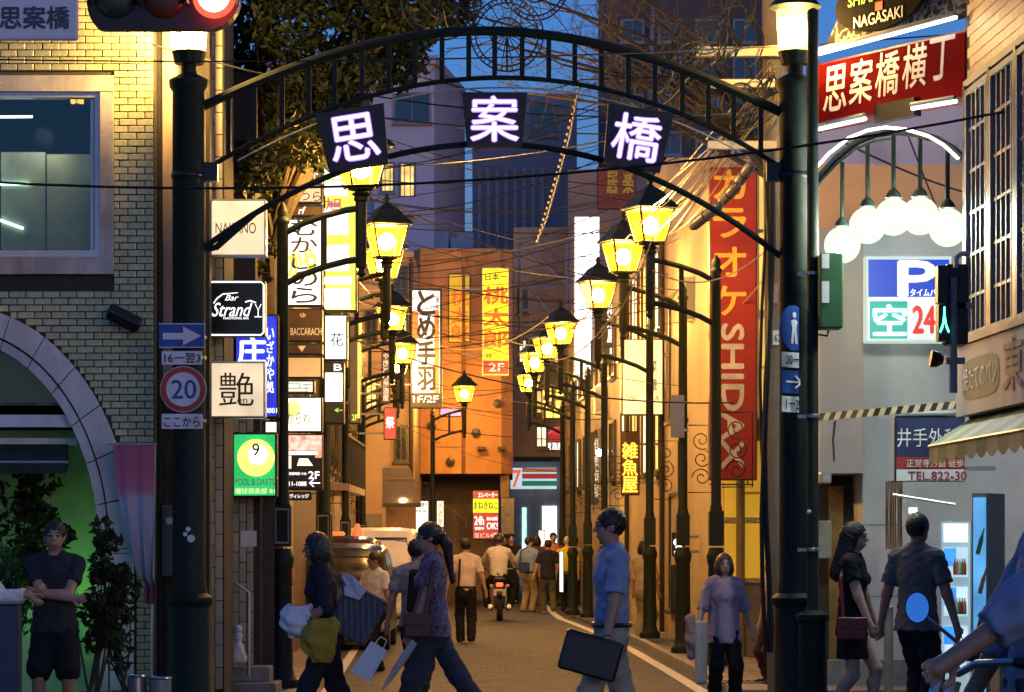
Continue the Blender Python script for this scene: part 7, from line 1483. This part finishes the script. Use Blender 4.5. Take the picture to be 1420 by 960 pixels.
def van(label, px, Y, wid, length, ht, paint, name, belt=.95, tail_m=None, roof_extra=None, plate_txt=None):
    t = thing(name, label, 'car', (cx(px, Y), Y, .005), local=True); w = wid / 2
    S = [(0, w * .93, w * .95, w * .78, .35, belt, belt + .1), (.03, w * .97, w * .985, w * .82, .28, belt, ht * .80), (.14, w, w, w * .86, .24, belt, ht - .05), (.35, w, w, w * .88, .22, belt, ht), (length * .5, w, w, w * .88, .22, belt, ht + .01), (length * .74, w, w, w * .86, .22, belt, ht - .04), (length * .88, w, w * .99, w * .78, .22, belt - .02, belt + .2), (length * .97, w * .97, w * .95, w * .72, .25, belt - .12, belt - .05), (length, w * .9, w * .88, w * .65, .32, belt - .2, belt - .14)]
    part('body', car_mesh(S), paint, t, True)
    # rear glass, following the slope of the tail
    g0, g1 = belt + .03, ht - .17
    part('rear_window', MB().add([(-w * .80, -.012, g0), (w * .80, -.012, g0), (w * .70, .085, g1), (-w * .70, .085, g1)], [(0, 1, 2, 3)]), M_glassd, t)
    part('window_seal', MB().tube([(-w * .80, -.014, g0), (w * .80, -.014, g0), (w * .70, .083, g1), (-w * .70, .083, g1), (-w * .80, -.014, g0)], .012, 5), M_black, t)
    for s_ in (-1, 1):
        part('side_window', MB().add([(s_ * w * 1.003, .45, belt + .03), (s_ * w * 1.003, length * .72, belt + .03), (s_ * w * .90, length * .68, ht - .13), (s_ * w * .90, .5, ht - .13)], [(0, 1, 2, 3)]), M_glassd, t)
        part('tail_light', MB().bbox(s_ * w * .9 - .055, s_ * w * .9 + .055, -.012, .05, .62, .92, .015), tail_m or mat('tail_red', (.25, .012, .01), .25), t)
        part('mirror', MB().bbox(s_ * (w + .10) - .07, s_ * (w + .10) + .07, length * .72, length * .72 + .08, belt + .02, belt + .17, .03), M_black, t)
        for yy in (.55, length - .6): wheel(t, (s_ * (w - .09), yy, .28), .28, .17)
        part('headlamp', MB().bbox(s_ * w * .68 - .09, s_ * w * .68 + .09, length - .03, length + .005, .62, .74, .02), M_steel, t)
    part('bumper', MB().bbox(-w * .95, w * .95, -.07, .06, .28, .5, .05), M_gunmetal if paint is not M_wvan else paint, t)
    part('number_plate', MB().box(-.165, .165, -.078, -.071, .52, .68), M_swhite, t)
    if plate_txt: text(t, plate_txt, mat('plate_green', (.02, .12, .05), .5), (-.13, -.079, .56), .26, .08)
    part('tail_wiper', MB().tube([(0, -.02, g0 + .02), (.2, .01, g0 + .16)], .008, 5), M_black, t)
    return t
M_wvan = mat('van_white_paint', (.80, .79, .74), .3, var=.05, spec=.6, dirt=.15)
M_dcar = mat('dark_car_paint', (.018, .018, .016), .18, .3, var=.2, spec=.7)
t = van('dark minicar parked behind the third left lantern post, tail to the camera', 468, 42.2, 1.50, 3.4, 1.55, M_dcar, 'parked_car', belt=.92)
part('roof_rail', MB().tube([(-.52, .35, 1.57), (-.52, .5, 1.61), (-.52, 2.0, 1.61), (-.52, 2.2, 1.56)], .016, 6), M_steel, t, True); part('roof_rail', MB().tube([(.52, .35, 1.57), (.52, .5, 1.61), (.52, 2.0, 1.61), (.52, 2.2, 1.56)], .016, 6), M_steel, t, True)
t2 = van('second dark car with roof lamp parked ahead of the dark minicar', 462, 46.5, 1.46, 2.6, 1.68, mat('maroon_paint', (.05, .03, .02), .2, .3, var=.2), 'parked_car', belt=.98)
part('roof_lamp', MB().bbox(-.14, .14, .75, .95, 1.69, 1.77, .03), emit('taxi_lamp_orange', (1, .25, .06), .9), t2)
part('roof_sign', MB().lathe([(.10, 0), (.08, .08), (.05, .16), (.04, .2), (.02, .22)], (.35, .7, 1.68), 12), emit('roof_sign_orange', (1, .22, .08), .7), t2, True)
van('white van with dark rear window parked further along the left kerb', 520, 51.5, 1.60, 3.9, 1.84, M_wvan, 'parked_van', belt=1.05, plate_txt='長崎 400')

def motorbike(label, base, yaw, tail=True, hb=0.0):
    t = thing('motorcycle', label, 'motorcycle', base, yaw, local=True)   # heading -y, tail towards +y
    for y, r in ((-.68, .30), (.62, .31)):
        wq = part('wheel', MB().lathe([(r * .72, -.05), (r * .95, -.06), (r, 0), (r * .95, .06), (r * .72, .05)], (0, 0, 0), 28).xf(Matrix.Translation((0, y, r)) @ Matrix.Rotation(math.pi / 2, 4, 'Y')), M_tyre, t, True)
        sp = MB().lathe([(.045, -.06), (.05, 0), (.045, .06)], (0, 0, 0), 12)
        for k in range(8): a = k * math.pi / 4; sp.tube([(0.045 * math.cos(a), .045 * math.sin(a), 0), (r * .74 * math.cos(a), r * .74 * math.sin(a), 0)], .008, 4)
        part('rim', sp.xf(Matrix.Translation((0, y, r)) @ Matrix.Rotation(math.pi / 2, 4, 'Y')), M_rim, wq)
    part('engine', sdf_mesh('engine', [ell((0, -.05, .42), (.17, .24, .20), .05), ell((0, .1, .34), (.15, .18, .13), .05), seg((0, -.14, .5), (0, -.2, .66), .09, .08, .03)], .02), mat('engine_grey', (.10, .10, .11), .35, .8, var=.2), t)
    part('fuel_tank', sdf_mesh('fuel_tank', [ell((0, -.2, .86), (.15, .27, .13), .05), ell((0, .0, .82), (.12, .16, .09), .05)], .016), mat('tank_black', (.012, .013, .018), .12, .2, var=.1, spec=.8), t)
    part('seat', sdf_mesh('seat', [ell((0, .22, .80), (.14, .24, .06), .04), ell((0, .55, .84), (.12, .2, .055), .04)], .016), mat('seat_vinyl', (.015, .015, .015), .5), t)
    for s_ in (-1, 1):
        part('fork', MB().tube([(.09 * s_, -.68, .30), (.09 * s_, -.44, .98 + hb)], .026, 8), M_steel, t, True)
        part('handlebar', MB().tube([(.0, -.40, 1.0 + hb), (.15 * s_, -.38, 1.04 + hb), (.30 * s_, -.28, 1.05 + hb), (.40 * s_, -.22, 1.04 + hb)], .014, 8), M_steel, t, True)
        part('grip', MB().tube([(.29 * s_, -.285, 1.05 + hb), (.42 * s_, -.21, 1.04 + hb)], .021, 10), M_black, t, True)
        part('rear_shock', MB().tube([(.12 * s_, .58, .34), (.12 * s_, .42, .74)], .028, 8), M_steel, t, True)
        part('swing_arm', MB().tube([(.10 * s_, .0, .34), (.11 * s_, .62, .31)], .022, 6), M_gunmetal, t)
        part('exhaust', MB().tube([(.12 * s_, -.25, .5), (.16 * s_, -.3, .3), (.17 * s_, .1, .22), (.19 * s_, .75, .30)], [.025, .025, .03, .045], 10), M_steel, t, True)
        part('indicator', MB().ball((.17 * s_, .82, .72), .03, 10, 8), emit('indicator_amber', (1, .4, .05), .25), t, True)
    part('headlight', MB().lathe([(.04, .0), (.09, .05), (.10, .12), (.095, .14)], (0, 0, 0), 18).xf(Matrix.Translation((0, -.46, .93)) @ Matrix.Rotation(math.pi / 2, 4, 'X')), M_steel, t, True)
    part('rear_fender', MB().tube([(0, .28, .70), (0, .55, .74), (0, .82, .66), (0, .98, .50)], [.07, .09, .09, .06], 10), M_black, t, True)
    part('tail_light', MB().bbox(-.07, .07, .84, .92, .70, .78, .02), emit('bike_tail_red', (1, .06, .02), 5), t)
    part('number_plate', MB().box(-.115, .115, .955, .962, .52, .65), M_swhite, t); text(t, '43-43', mat('plate_green', (.02, .12, .05), .5), (.09, .963, .56), .18, .06, u=Vector((-1, 0, 0)), n=Vector((0, 1, 0)))
    return t
by = 59.0; bx = cx(693, by)
bt = motorbike('dark motorcycle with red tail light riding away up the street', (bx, by, .005), math.pi)
bt.rotation_euler.z = math.pi + math.pi  # tail to the camera
bt.rotation_euler.z = math.pi
# rider (the bike heads away, so tail faces the camera)
person('motorcycle rider in white shirt and dark helmet riding away', 690, by - .1, 1.70, math.pi, 'tan', shirt=WHITEC, sleeve=1.75, hem=.50, pants=BLACKC, shoes=SHOE, helmet=mat('helmet_dark', (.03, .03, .033), .15, spec=.8), seat=.53, lhand=(.23, -.33, .635), rhand=(-.23, -.33, .635), lpole=(.8, .2, -.6), rpole=(-.8, .2, -.6), lfoot=(.24, -.12, .28), rfoot=(-.24, -.12, .28), knee_out=.5, lean=.10, loc=(bx - .02, by - .12, 0), fat=1.12)
# near motorcyclist at the right edge
ny = 9.7; nx = 1.79
nb_ = motorbike('motorcycle at the right edge with a round blue reflecting mirror', (nx + .12, ny + .12, .005), -math.pi / 2 + .12, hb=.15)
mc = W(1272, 843, 9.6); mn = Vector((-.12, -1, .30)).normalized()
part('mirror', MB().disc(Matrix.Rotation(math.pi / 2 - .12, 3, 'Z') @ (mc - Vector(nb_.location)), .05, Matrix.Rotation(math.pi / 2 - .12, 3, 'Z') @ -mn, .012, 32), M_black, nb_, True)
mg = MB(); e1 = mn.cross(EZ).normalized(); e2 = e1.cross(mn); n_ = 32
mg.add([Matrix.Rotation(math.pi / 2 - .12, 3, 'Z') @ (mc + mn * .003 + e1 * (.038 * math.cos(2 * math.pi * k / n_)) + e2 * (.051 * math.sin(2 * math.pi * k / n_)) - Vector(nb_.location)) for k in range(n_)], [tuple(range(n_))])
for ch in list(nb_.children):
    if ch.name.startswith('mirror'): bpy.data.objects.remove(ch)
part('mirror_glass', mg, mat('mirror_silver', (.92, .95, 1.0), .03, 1.0, var=.01), nb_)
bk_ = MB(); bk_.add([tuple(Matrix.Rotation(math.pi / 2 - .12, 3, 'Z') @ (mc - mn * d_ + e1 * (.041 * s_ * math.cos(2 * math.pi * k / n_)) + e2 * (.055 * s_ * math.sin(2 * math.pi * k / n_)) - Vector(nb_.location))) for d_, s_ in ((0, 1), (.03, .5)) for k in range(n_)], [tuple(range(n_, 2 * n_))] + [(k, (k + 1) % n_, (k + 1) % n_ + n_, k + n_) for k in range(n_)])
part('mirror_shell', bk_, M_black, nb_, True)
part('mirror_stem', MB().tube([Matrix.Rotation(math.pi / 2 - .12, 3, 'Z') @ (p - Vector(nb_.location)) for p in (mc - mn * .02, W(1300, 868, 9.62), W(1330, 893, 9.65), W(1345, 905, 9.7))], .007, 6), M_steel, nb_, True)
person('motorcyclist in rolled blue sleeves gripping the handlebar at the right edge', 1440, 9.7, 1.85, -math.pi / 2 + .12, 'brown', h=.009, shirt=cloth('chambray', (.22, .26, .36)), sleeve=1.5, hem=.5, pants=DENIM, shoes=SHOE, helmet=mat('helmet_grey', (.2, .2, .22), .2), seat=.58, lean=-.14, sw_=1.4, lhand=(.12, -.196, .665), rhand=(-.16, -.10, .56), lpole=(.5, .6, -.5), rpole=(-.6, .6, -.5), lfoot=(.3, .05, 0), rfoot=(-.3, .05, 0), loc=(nx, ny, 0), lfing=(0, -.9, -.5), fat=1.08, knee_out=.4)

# ------------------------------------------------------------------ tree, plants
def leaf_mat(name, c1, c2):
    m, nt, b = _nodes(name); N = nt.nodes; L = nt.links; oi = N.new('ShaderNodeNewGeometry'); r = N.new('ShaderNodeValToRGB'); r.color_ramp.elements[0].color = (*c1, 1); r.color_ramp.elements[1].color = (*c2, 1)
    L.new(oi.outputs['Random Per Island'], r.inputs[0]); L.new(r.outputs[0], b.inputs['Base Color']); b.inputs['Roughness'].default_value = .55; b.inputs['Specular IOR Level'].default_value = .3
    tr = N.new('ShaderNodeBsdfTranslucent'); L.new(r.outputs[0], tr.inputs[0]); mx = N.new('ShaderNodeMixShader'); mx.inputs[0].default_value = .25
    L.new(b.outputs[0], mx.inputs[1]); L.new(tr.outputs[0], mx.inputs[2]); L.new(mx.outputs[0], N['Material Output'].inputs[0]); return m
M_leaf = leaf_mat('tree_leaf', (.012, .022, .008), (.045, .055, .016)); M_leaf2 = leaf_mat('shrub_leaf', (.02, .06, .015), (.06, .14, .03))
M_bark = mat('bark', (.06, .045, .032), .9, var=.3, scale=8, bump=.6, bscale=40)
def leaves(centres, rads, n, size, seed, flat=.8):
    R_ = np.random.RandomState(seed); V_ = []; F_ = []
    pts = []
    for c, r, k in zip(centres, rads, n):
        d = R_.normal(size=(k, 3)); d /= np.linalg.norm(d, axis=1)[:, None]; q = R_.uniform(.35, 1.0, k) ** .6
        pts.append(np.array(c) + d * (q * r)[:, None] * np.array([1, 1, flat]))
    P = np.concatenate(pts); n_ = len(P); s = size * R_.uniform(.6, 1.3, n_)
    a = R_.normal(size=(n_, 3)); a /= np.linalg.norm(a, axis=1)[:, None]; b = R_.normal(size=(n_, 3)); b -= a * (a * b).sum(1)[:, None]; b /= np.linalg.norm(b, axis=1)[:, None]
    v = np.stack([P - a * s[:, None], P + b * (s * .42)[:, None], P + a * s[:, None], P - b * (s * .42)[:, None]], 1).reshape(-1, 3)
    me = bpy.data.meshes.new('crown'); me.vertices.add(len(v)); me.vertices.foreach_set('co', v.astype(np.float32).ravel())
    me.loops.add(n_ * 4); me.loops.foreach_set('vertex_index', np.arange(n_ * 4, dtype=np.int32)); me.polygons.add(n_); me.polygons.foreach_set('loop_start', np.arange(0, n_ * 4, 4, dtype=np.int32)); me.update(calc_edges=True); return me
TYR = 30.2; tb = Vector((cx(376, TYR), TYR, PZ))
tr = thing('street_tree', 'dark leafy street tree behind the left half of the arch', 'tree', tb)
part('trunk', MB().tube([tb, tb + Vector((.02, 0, 2)), tb + Vector((-.06, .1, 4)), tb + Vector((.0, .0, 5.4)), tb + Vector((.2, -.1, 6.6))], [.13, .11, .09, .07, .03], 10), M_bark, tr, True)
cs = [(345, 60), (400, 30), (455, 15), (520, 10), (575, 5), (620, 10), (330, 110), (385, 95), (440, 75), (500, 60), (560, 45), (340, 170), (390, 150), (445, 130), (345, 230), (395, 205), (335, 280), (380, 255), (430, 190), (480, 105), (350, 20), (420, -20), (500, -30), (580, -30), (350, 370), (365, 345), (540, 85), (470, 150)]
cen = []; rad = []; cnt = []
for i, (px, py) in enumerate(cs):
    Yc = TYR - 1.6 + 2.4 * rng.random(); p = W(px, py, Yc); cen.append(p[:]); r = rng.uniform(.26, .5); r = .16 if py > 330 else r; rad.append(r); cnt.append(int(760 * (r / .4) ** 2))
    part('limb', MB().tube([tb + Vector((0, 0, 4.2 + .8 * rng.random())), (tb + Vector((0, 0, 5.0)) + p) / 2 + Vector((0, 0, .15)), p], [.045, .028, .01], 6), M_bark, tr, True)
part('crown', leaves(cen, rad, cnt, .055, 3), M_leaf, tr)
def shrub(label, px, py, Y, w, h, n, m, size=.045, pot=None, seed=1, stems=6):
    b = W(px, py, Y); t = thing('potted_plant', label, 'plant', b)
    z0 = b.z
    if pot is not None:
        part('pot', MB().lathe([(pot * .7, 0), (pot, .28), (pot * 1.05, .3), (pot * .95, .3), (pot * .9, .24)], (b.x, b.y, 0), 18), mat('pot_grey', (.10, .10, .11), .6, var=.2), t, True); z0 = .26
    R_ = random.Random(seed); cen = []; rad = []; cnt = []
    for k in range(stems):
        e = Vector((b.x + R_.uniform(-w, w) / 2, b.y + R_.uniform(-.15, .15), z0 + h * R_.uniform(.45, 1)))
        part('stem', MB().tube([Vector((b.x + R_.uniform(-.05, .05), b.y, z0)), (Vector((b.x, b.y, z0)) + e) / 2 + Vector((R_.uniform(-.06, .06), 0, .05)), e], [.012, .009, .004], 5), M_bark, t)
        for q in (.55, .8, 1.0): cen.append(((1 - q) * b.x + q * e.x, (1 - q) * b.y + q * e.y, (1 - q) * z0 + q * e.z)); rad.append(w * .17); cnt.append(n // (3 * stems))
    part('foliage', leaves(cen, rad, cnt, size, seed, 1.0), m, t); return t
shrub('bright green lit bush behind the man with crossed arms', 12, 920, 25.6, .9, .95, 900, M_leaf2, .05, seed=4, stems=9)
shrub('dark bushy plant between the man with crossed arms and the pink banner', 128, 930, 25.0, .62, 1.5, 1500, M_leaf, .05, .16, seed=5, stems=9)
shrub('tall dark plant against the inside of the arch doorway', 20, 905, 26.8, .9, 1.75, 1000, M_leaf, .06, seed=6, stems=8)
shrub('sparse twiggy plant at the foot of the pink banner', 172, 950, 25.2, .5, .9, 260, M_leaf, .04, .14, seed=8, stems=7)
ug = thing('uplight', 'small green floodlight hidden among the plants in the arch doorway', 'lamp', W(70, 900, 26.6)); part('case', MB().bbox(*(lambda p: (p.x - .06, p.x + .06, p.y - .05, p.y + .05, p.z - .1, p.z))(W(75, 900, 26.7)), .015), M_black, ug); part('lens', MB().box(*(lambda p: (p.x - .05, p.x + .05, p.y - .04, p.y + .04, p.z + .001, p.z + .006))(W(75, 900, 26.7))), emit('green_lens', (.25, 1, .15), 6), ug)
point_light('green_light', W(80, 820, 26.9), 5, (.25, 1, .12), .06, ug); point_light('green_light', W(15, 868, 25.75), 3.0, (.4, 1, .15), .05, ug)
# potted things at the foot of the post
for px, r_, h_, lb, m_ in ((190, .085, .42, 'slim steel umbrella bin at the foot of the left gate post', M_steel), (222, .10, .40, 'perforated pale bin beside the steel umbrella bin', mat('bin_pale', (.28, .28, .27), .5, .3))):
    b = Vector((cx(px, 25.2), 25.2, 0)); t = thing('umbrella_bin', lb, 'bin', b); part('body', MB().lathe([(r_ * .9, 0), (r_, h_), (r_ * .93, h_), (r_ * .85, .05)], b, 18), m_, t, True); part('rim', MB().lathe([(r_ * 1.0, h_), (r_ * 1.06, h_ + .01), (r_ * 1.0, h_ + .025), (r_ * .92, h_ + .01)], b, 18), M_steel, t, True)
# pink banner, gathered at the bottom
pbn = thing('cloth_banner', 'pink and white cloth banner tied in at the bottom beside the arch', 'banner', W(190, 810, 25.9)); R_ = []
rows, cols = 26, 14; vs = []; YB = 25.85
for i in range(rows):
    f = i / (rows - 1); py = 618 + f * 215; wl0 = 157 + (f ** 1.6) * 43; wr0 = 214 - max(0, f - .55) * 6 + (4 if f > .9 else 0)
    if f > .86: wl0, wr0 = 200 - (f - .86) * 8, 214 + (f - .86) * 20
    for j in range(cols):
        g = j / (cols - 1); p = W(wl0 + (wr0 - wl0) * g, py + 6 * math.sin(g * 3) * f, YB); p.y += .03 * math.sin(g * 14 + f * 3) * (.4 + f); vs.append(p)
fc = [(i * cols + j, i * cols + j + 1, (i + 1) * cols + j + 1, (i + 1) * cols + j) for i in range(rows - 1) for j in range(cols - 1)]
def banner_mat():
    m, nt, b = _nodes('banner_cloth'); N = nt.nodes; L = nt.links; g = N.new('ShaderNodeNewGeometry'); sx_ = N.new('ShaderNodeSeparateXYZ'); L.new(g.outputs['Position'], sx_.inputs[0]); n = N.new('ShaderNodeTexNoise'); n.inputs['Scale'].default_value = 9; L.new(g.outputs['Position'], n.inputs['Vector'])
    ad = N.new('ShaderNodeMath'); ad.operation = 'MULTIPLY_ADD'; ad.inputs[1].default_value = .12; L.new(n.outputs['Fac'], ad.inputs[0]); L.new(sx_.outputs['Z'], ad.inputs[2])
    mr = N.new('ShaderNodeMapRange'); mr.inputs['From Min'].default_value = W(0, 833, YB).z; mr.inputs['From Max'].default_value = W(0, 615, YB).z + .06; L.new(ad.outputs[0], mr.inputs[0])
    r = N.new('ShaderNodeValToRGB'); r.color_ramp.interpolation = 'LINEAR'
    for p_, c_ in ((.12, (.30, .10, .13)), (.2, (.34, .33, .38)), (.66, (.44, .42, .46)), (.72, (.50, .16, .22)), (.9, (.42, .12, .17))):
        e = r.color_ramp.elements.new(p_); e.color = (*c_, 1)
    r.color_ramp.elements.remove(r.color_ramp.elements[0]); r.color_ramp.elements.remove(r.color_ramp.elements[-1]); L.new(mr.outputs[0], r.inputs[0]); L.new(r.outputs[0], b.inputs['Base Color']); b.inputs['Roughness'].default_value = .9; return m
part('cloth', MB().add(vs, fc), banner_mat(), pbn, True)
part('rod', MB().tube([W(150, 616, YB - .01), W(217, 616, YB - .01)], .012, 6), M_alu, pbn); part('pole', MB().tube([W(214, 616, YB + .04), Vector((cx(209, YB), YB + .04, 0))], .014, 6), M_alu, pbn)
dp_ = thing('bollard', 'dark blue square bollard at the left edge under the resting hand', 'bollard', (cx(14, 23.2), 23.2, 0)); part('body', MB().bbox(cx(-6, 23.2), cx(28, 23.2), 23.1, 23.3, 0, zz(838, 23.2), .015), mat('bollard_blue', (.03, .045, .075), .45, var=.15), dp_); part('cap', MB().bbox(cx(-8, 23.2), cx(30, 23.2), 23.09, 23.31, zz(838, 23.2), zz(834, 23.2), .005), M_gunmetal, dp_)

# ------------------------------------------------------------------ overhead wires
def sag(a, b, s, n=14): return [a + (b - a) * (i / n) - Vector((0, 0, 4 * s * (i / n) * (1 - i / n))) for i in range(n + 1)]
def cable(a, b, s, r, label, group=None, m=None): return solo('cable', MB().tube(sag(a, b, s), r, 5), m or M_wire, label, 'cable', group)
cable(W(-60, 250, 23), W(1420, 150, 23), .28, .011, 'long black cable sagging across the whole view in front of the arch')
cable(W(-60, 82, 22.5), W(1420, 40, 27), .12, .007, 'thin wire crossing the brick wall towards the right post lamp')
cable(W(210, 62, 26), W(1100, 150, 27), .3, .008, 'thin wire running just under the outer arch')
cable(W(420, 232, 40), W(1090, 140, 27.4), .2, .010, 'dark cable rising to the utility pole behind the arch')
cable(W(1165, 195, 27), W(1420, 285, 40), .1, .012, 'wire crossing behind the globe lamps')
cable(W(1260, 190, 30), W(1345, 390, 34), .05, .009, 'steep wire behind the right globe lamps')
GW = 'wires strung between the lantern rows'
for i in range(58):
    Ya = rng.uniform(34, 72); Yb = Ya + rng.uniform(-9, 9); xa_ = RL(Ya) - rng.uniform(.3, 1.2); xb_ = RR(Yb) + rng.uniform(.2, 1.2)
    za_ = rng.uniform(4.6, 8.2); zb2 = za_ + rng.uniform(-1.6, 1.6)
    cable(Vector((xa_, Ya, za_)), Vector((xb_, Yb, zb2)), rng.uniform(.1, .5), rng.uniform(.005, .010), 'thin dark wire strung across the street between the lantern rows', GW)
GB = 'bundled wires running down from the utility pole'
for i in range(14):
    a = W(1072 + rng.uniform(-8, 8), 110 + rng.uniform(-30, 40), 27.3); b = W(880 + rng.uniform(-20, 55), 305 + rng.uniform(-15, 35), 36 + rng.uniform(-2, 4))
    cable(a, b, rng.uniform(.03, .25), .008, 'wire of the yellow lit bundle fanning down from the utility pole', GB, mat('pale_wire', (.30, .26, .18), .45))
GL = 'slack wires looping among the right lanterns'
for i, (a, b, s_) in enumerate((((905, 375), (1065, 345), .25), ((830, 470), (905, 330), .15), ((760, 500), (860, 420), .2), ((1000, 440), (1075, 360), .12), ((700, 470), (835, 410), .3), ((610, 480), (760, 440), .2), ((490, 380), (560, 430), .12), ((500, 400), (545, 385), .1))):
    cable(W(*a, 34 + i), W(*b, 33 + i), s_, .008, 'slack lit wire looping past the lantern roofs', GL, mat('pale_wire', (.30, .26, .18), .45))
# string of beads hanging from above
bs = thing('bead_rope', 'pale beaded rope hanging down in front of the grey tower', 'rope', W(760, 300, 30)); part('rope', MB().tube([W(803, 120, 30), W(790, 190, 30), W(775, 245, 30), W(758, 305, 30), W(745, 335, 30)], .010, 5), mat('rope_pale', (.40, .36, .30), .6), bs)
for i in range(26): f = i / 25; p = W(803 - 58 * f, 120 + 215 * f + 8 * math.sin(f * 3.1), 30); part('bead', MB().ball(p, .017, 6, 4), mat('bead_pale', (.5, .46, .38), .4), bs)
# cable joint sleeves
for i, (a, b, lb) in enumerate((((958, 316), (1000, 283), 'long cable joint sleeve glinting yellow beneath the arch end'), ((1000, 281), (1024, 256), 'middle cable joint sleeve glinting yellow'), ((1024, 254), (1042, 228), 'upper cable joint sleeve near the utility pole'))):
    p, q = W(*a, 28.5), W(*b, 28.2); t = thing('cable_joint', lb, 'cable joint', p); part('sleeve', MB().tube([p, p * .9 + q * .1, p * .1 + q * .9, q], [.03, .055, .055, .03], 10), mat('joint_grey', (.35, .33, .28), .35, .3), t, True); part('strap', MB().tube([p * .5 + q * .5, p * .49 + q * .51], .062, 10), M_black, t)
# wire wheels and coils above the arch
def wire_wheel(label, px, py, r, Y, spokes=14):
    c = W(px, py, Y); t = thing('wire_wheel', label, 'ornament', c)
    for rr_ in (r, r * .86, r * .45):
        part('ring', MB().tube([c + Vector((rr_ * math.cos(a), .02 * math.sin(3 * a), rr_ * math.sin(a))) for a in np.linspace(0, 2 * math.pi, 41)], .008, 5, False), M_wire, t)
    for k in range(spokes): a = 2 * math.pi * k / spokes; part('spoke', MB().tube([c + Vector((.03 * math.cos(a), 0, .03 * math.sin(a))), c + Vector((r * math.cos(a), 0, r * math.sin(a)))], .0045, 4), M_wire, t)
    for k in range(44): a = 2 * math.pi * k / 44; part('rung', MB().tube([c + Vector((r * .86 * math.cos(a), 0, r * .86 * math.sin(a))), c + Vector((r * math.cos(a), 0, r * math.sin(a)))], .004, 4), M_wire, t)
    part('hook', MB().tube([c - Vector((0, 0, r)), Vector((c.x, c.y, zz(np.polyval(o_co, px), GY)))], .01, 5), M_wire, t)
wire_wheel('wire wheel ornament above the arch beside the tree', 612, 0, .36, 26.1); wire_wheel('wire wheel ornament above the middle character', 703, 48, .33, 26.1, 18); wire_wheel('small wire wheel ornament high above the arch centre', 742, -18, .3, 26.1)
R_ = random.Random(5)
for k, (px, py, lb) in enumerate(((945, 70, 'tangled coil of cable on the crossarm nearest the tower'), (1010, 60, 'tangled coil of cable hanging beside the utility pole'), (925, 105, 'small tangle of wires above the last character'), (1040, 150, 'loose loops of wire below the right lamp'))):
    c = W(px, py, 27.1); t = thing('cable_coil', lb, 'cable coil', c)
    for q in range(7):
        r1, r2, ph = R_.uniform(.08, .26), R_.uniform(.1, .3), R_.uniform(0, 6)
        o_ = Vector((R_.uniform(-.2, .2), R_.uniform(-.1, .1), R_.uniform(-.1, .1)))
        part('loop', MB().tube([c + o_ + Vector((r1 * math.cos(a), .06 * math.sin(2 * a + ph), r2 * math.sin(a + ph * .3))) for a in np.linspace(0, 6.28, 22)], .008, 4, False), M_wire, t)


# bare branches and twigs above the right half of the arch
R_ = random.Random(11); bt_ = Vector((cx(1084, 29.6), 29.6, PZ)); bare = thing('bare_tree', 'leafless twiggy tree spreading behind the right half of the arch', 'tree', bt_)
part('trunk', MB().tube([bt_, bt_ + Vector((.02, 0, 2.5)), bt_ + Vector((-.05, 0, 4.6)), bt_ + Vector((-.2, .05, 5.8))], [.085, .075, .06, .045], 10), M_bark, bare, True)
tw = MB(); nseg = 0
def grow(p, d, L, r, depth):
    global nseg
    if depth == 0 or nseg > 4200: return
    pts = [p]; q = p.copy(); dd = d.copy()
    for i in range(3):
        dd = (dd + Vector((R_.gauss(0, .22), R_.gauss(0, .22), R_.gauss(0, .2)))).normalized(); q = q + dd * L / 3; pts.append(q.copy())
    tw.tube(pts, [r, r * .85, r * .7, r * .55], 4, False); nseg += 1
    for k in range(R_.choice((2, 3, 3))):
        b = pts[R_.choice((1, 2, 3))]; grow(b, (dd + Vector((R_.gauss(0, .6), R_.gauss(0, .5), R_.gauss(0, .55)))).normalized(), L * R_.uniform(.55, .8), r * .6, depth - 1)
lim = [(1010, 40), (960, 90), (910, 30), (860, 70), (800, 20), (760, 70), (720, -10), (980, 150), (1040, -20), (880, -10), (690, 60), (930, 140), (830, 110), (1030, 200), (650, 20), (740, 130), (780, 90), (900, 190)]
for px, py in lim:
    e = W(px, py, 28.6 + R_.random() * 1.6); s0 = bt_ + Vector((-.15, 0, 5.2 + R_.random() * .6)); mid = (s0 + e) / 2 + Vector((0, 0, .25))
    part('limb', MB().tube([s0, mid, e], [.035, .022, .012], 6), M_bark, bare, True)
    for b in (mid, e, (mid + e) / 2): grow(b, (e - s0).normalized() + Vector((0, 0, R_.uniform(-.5, .5))), .55, .009, 5)
to = part('crown', tw, mat('twig_bark', (.11, .085, .045), .8, var=.3), bare)
for o in bpy.data.objects:
    for k in ('_local', '_j'):
        if k in o: del o[k]
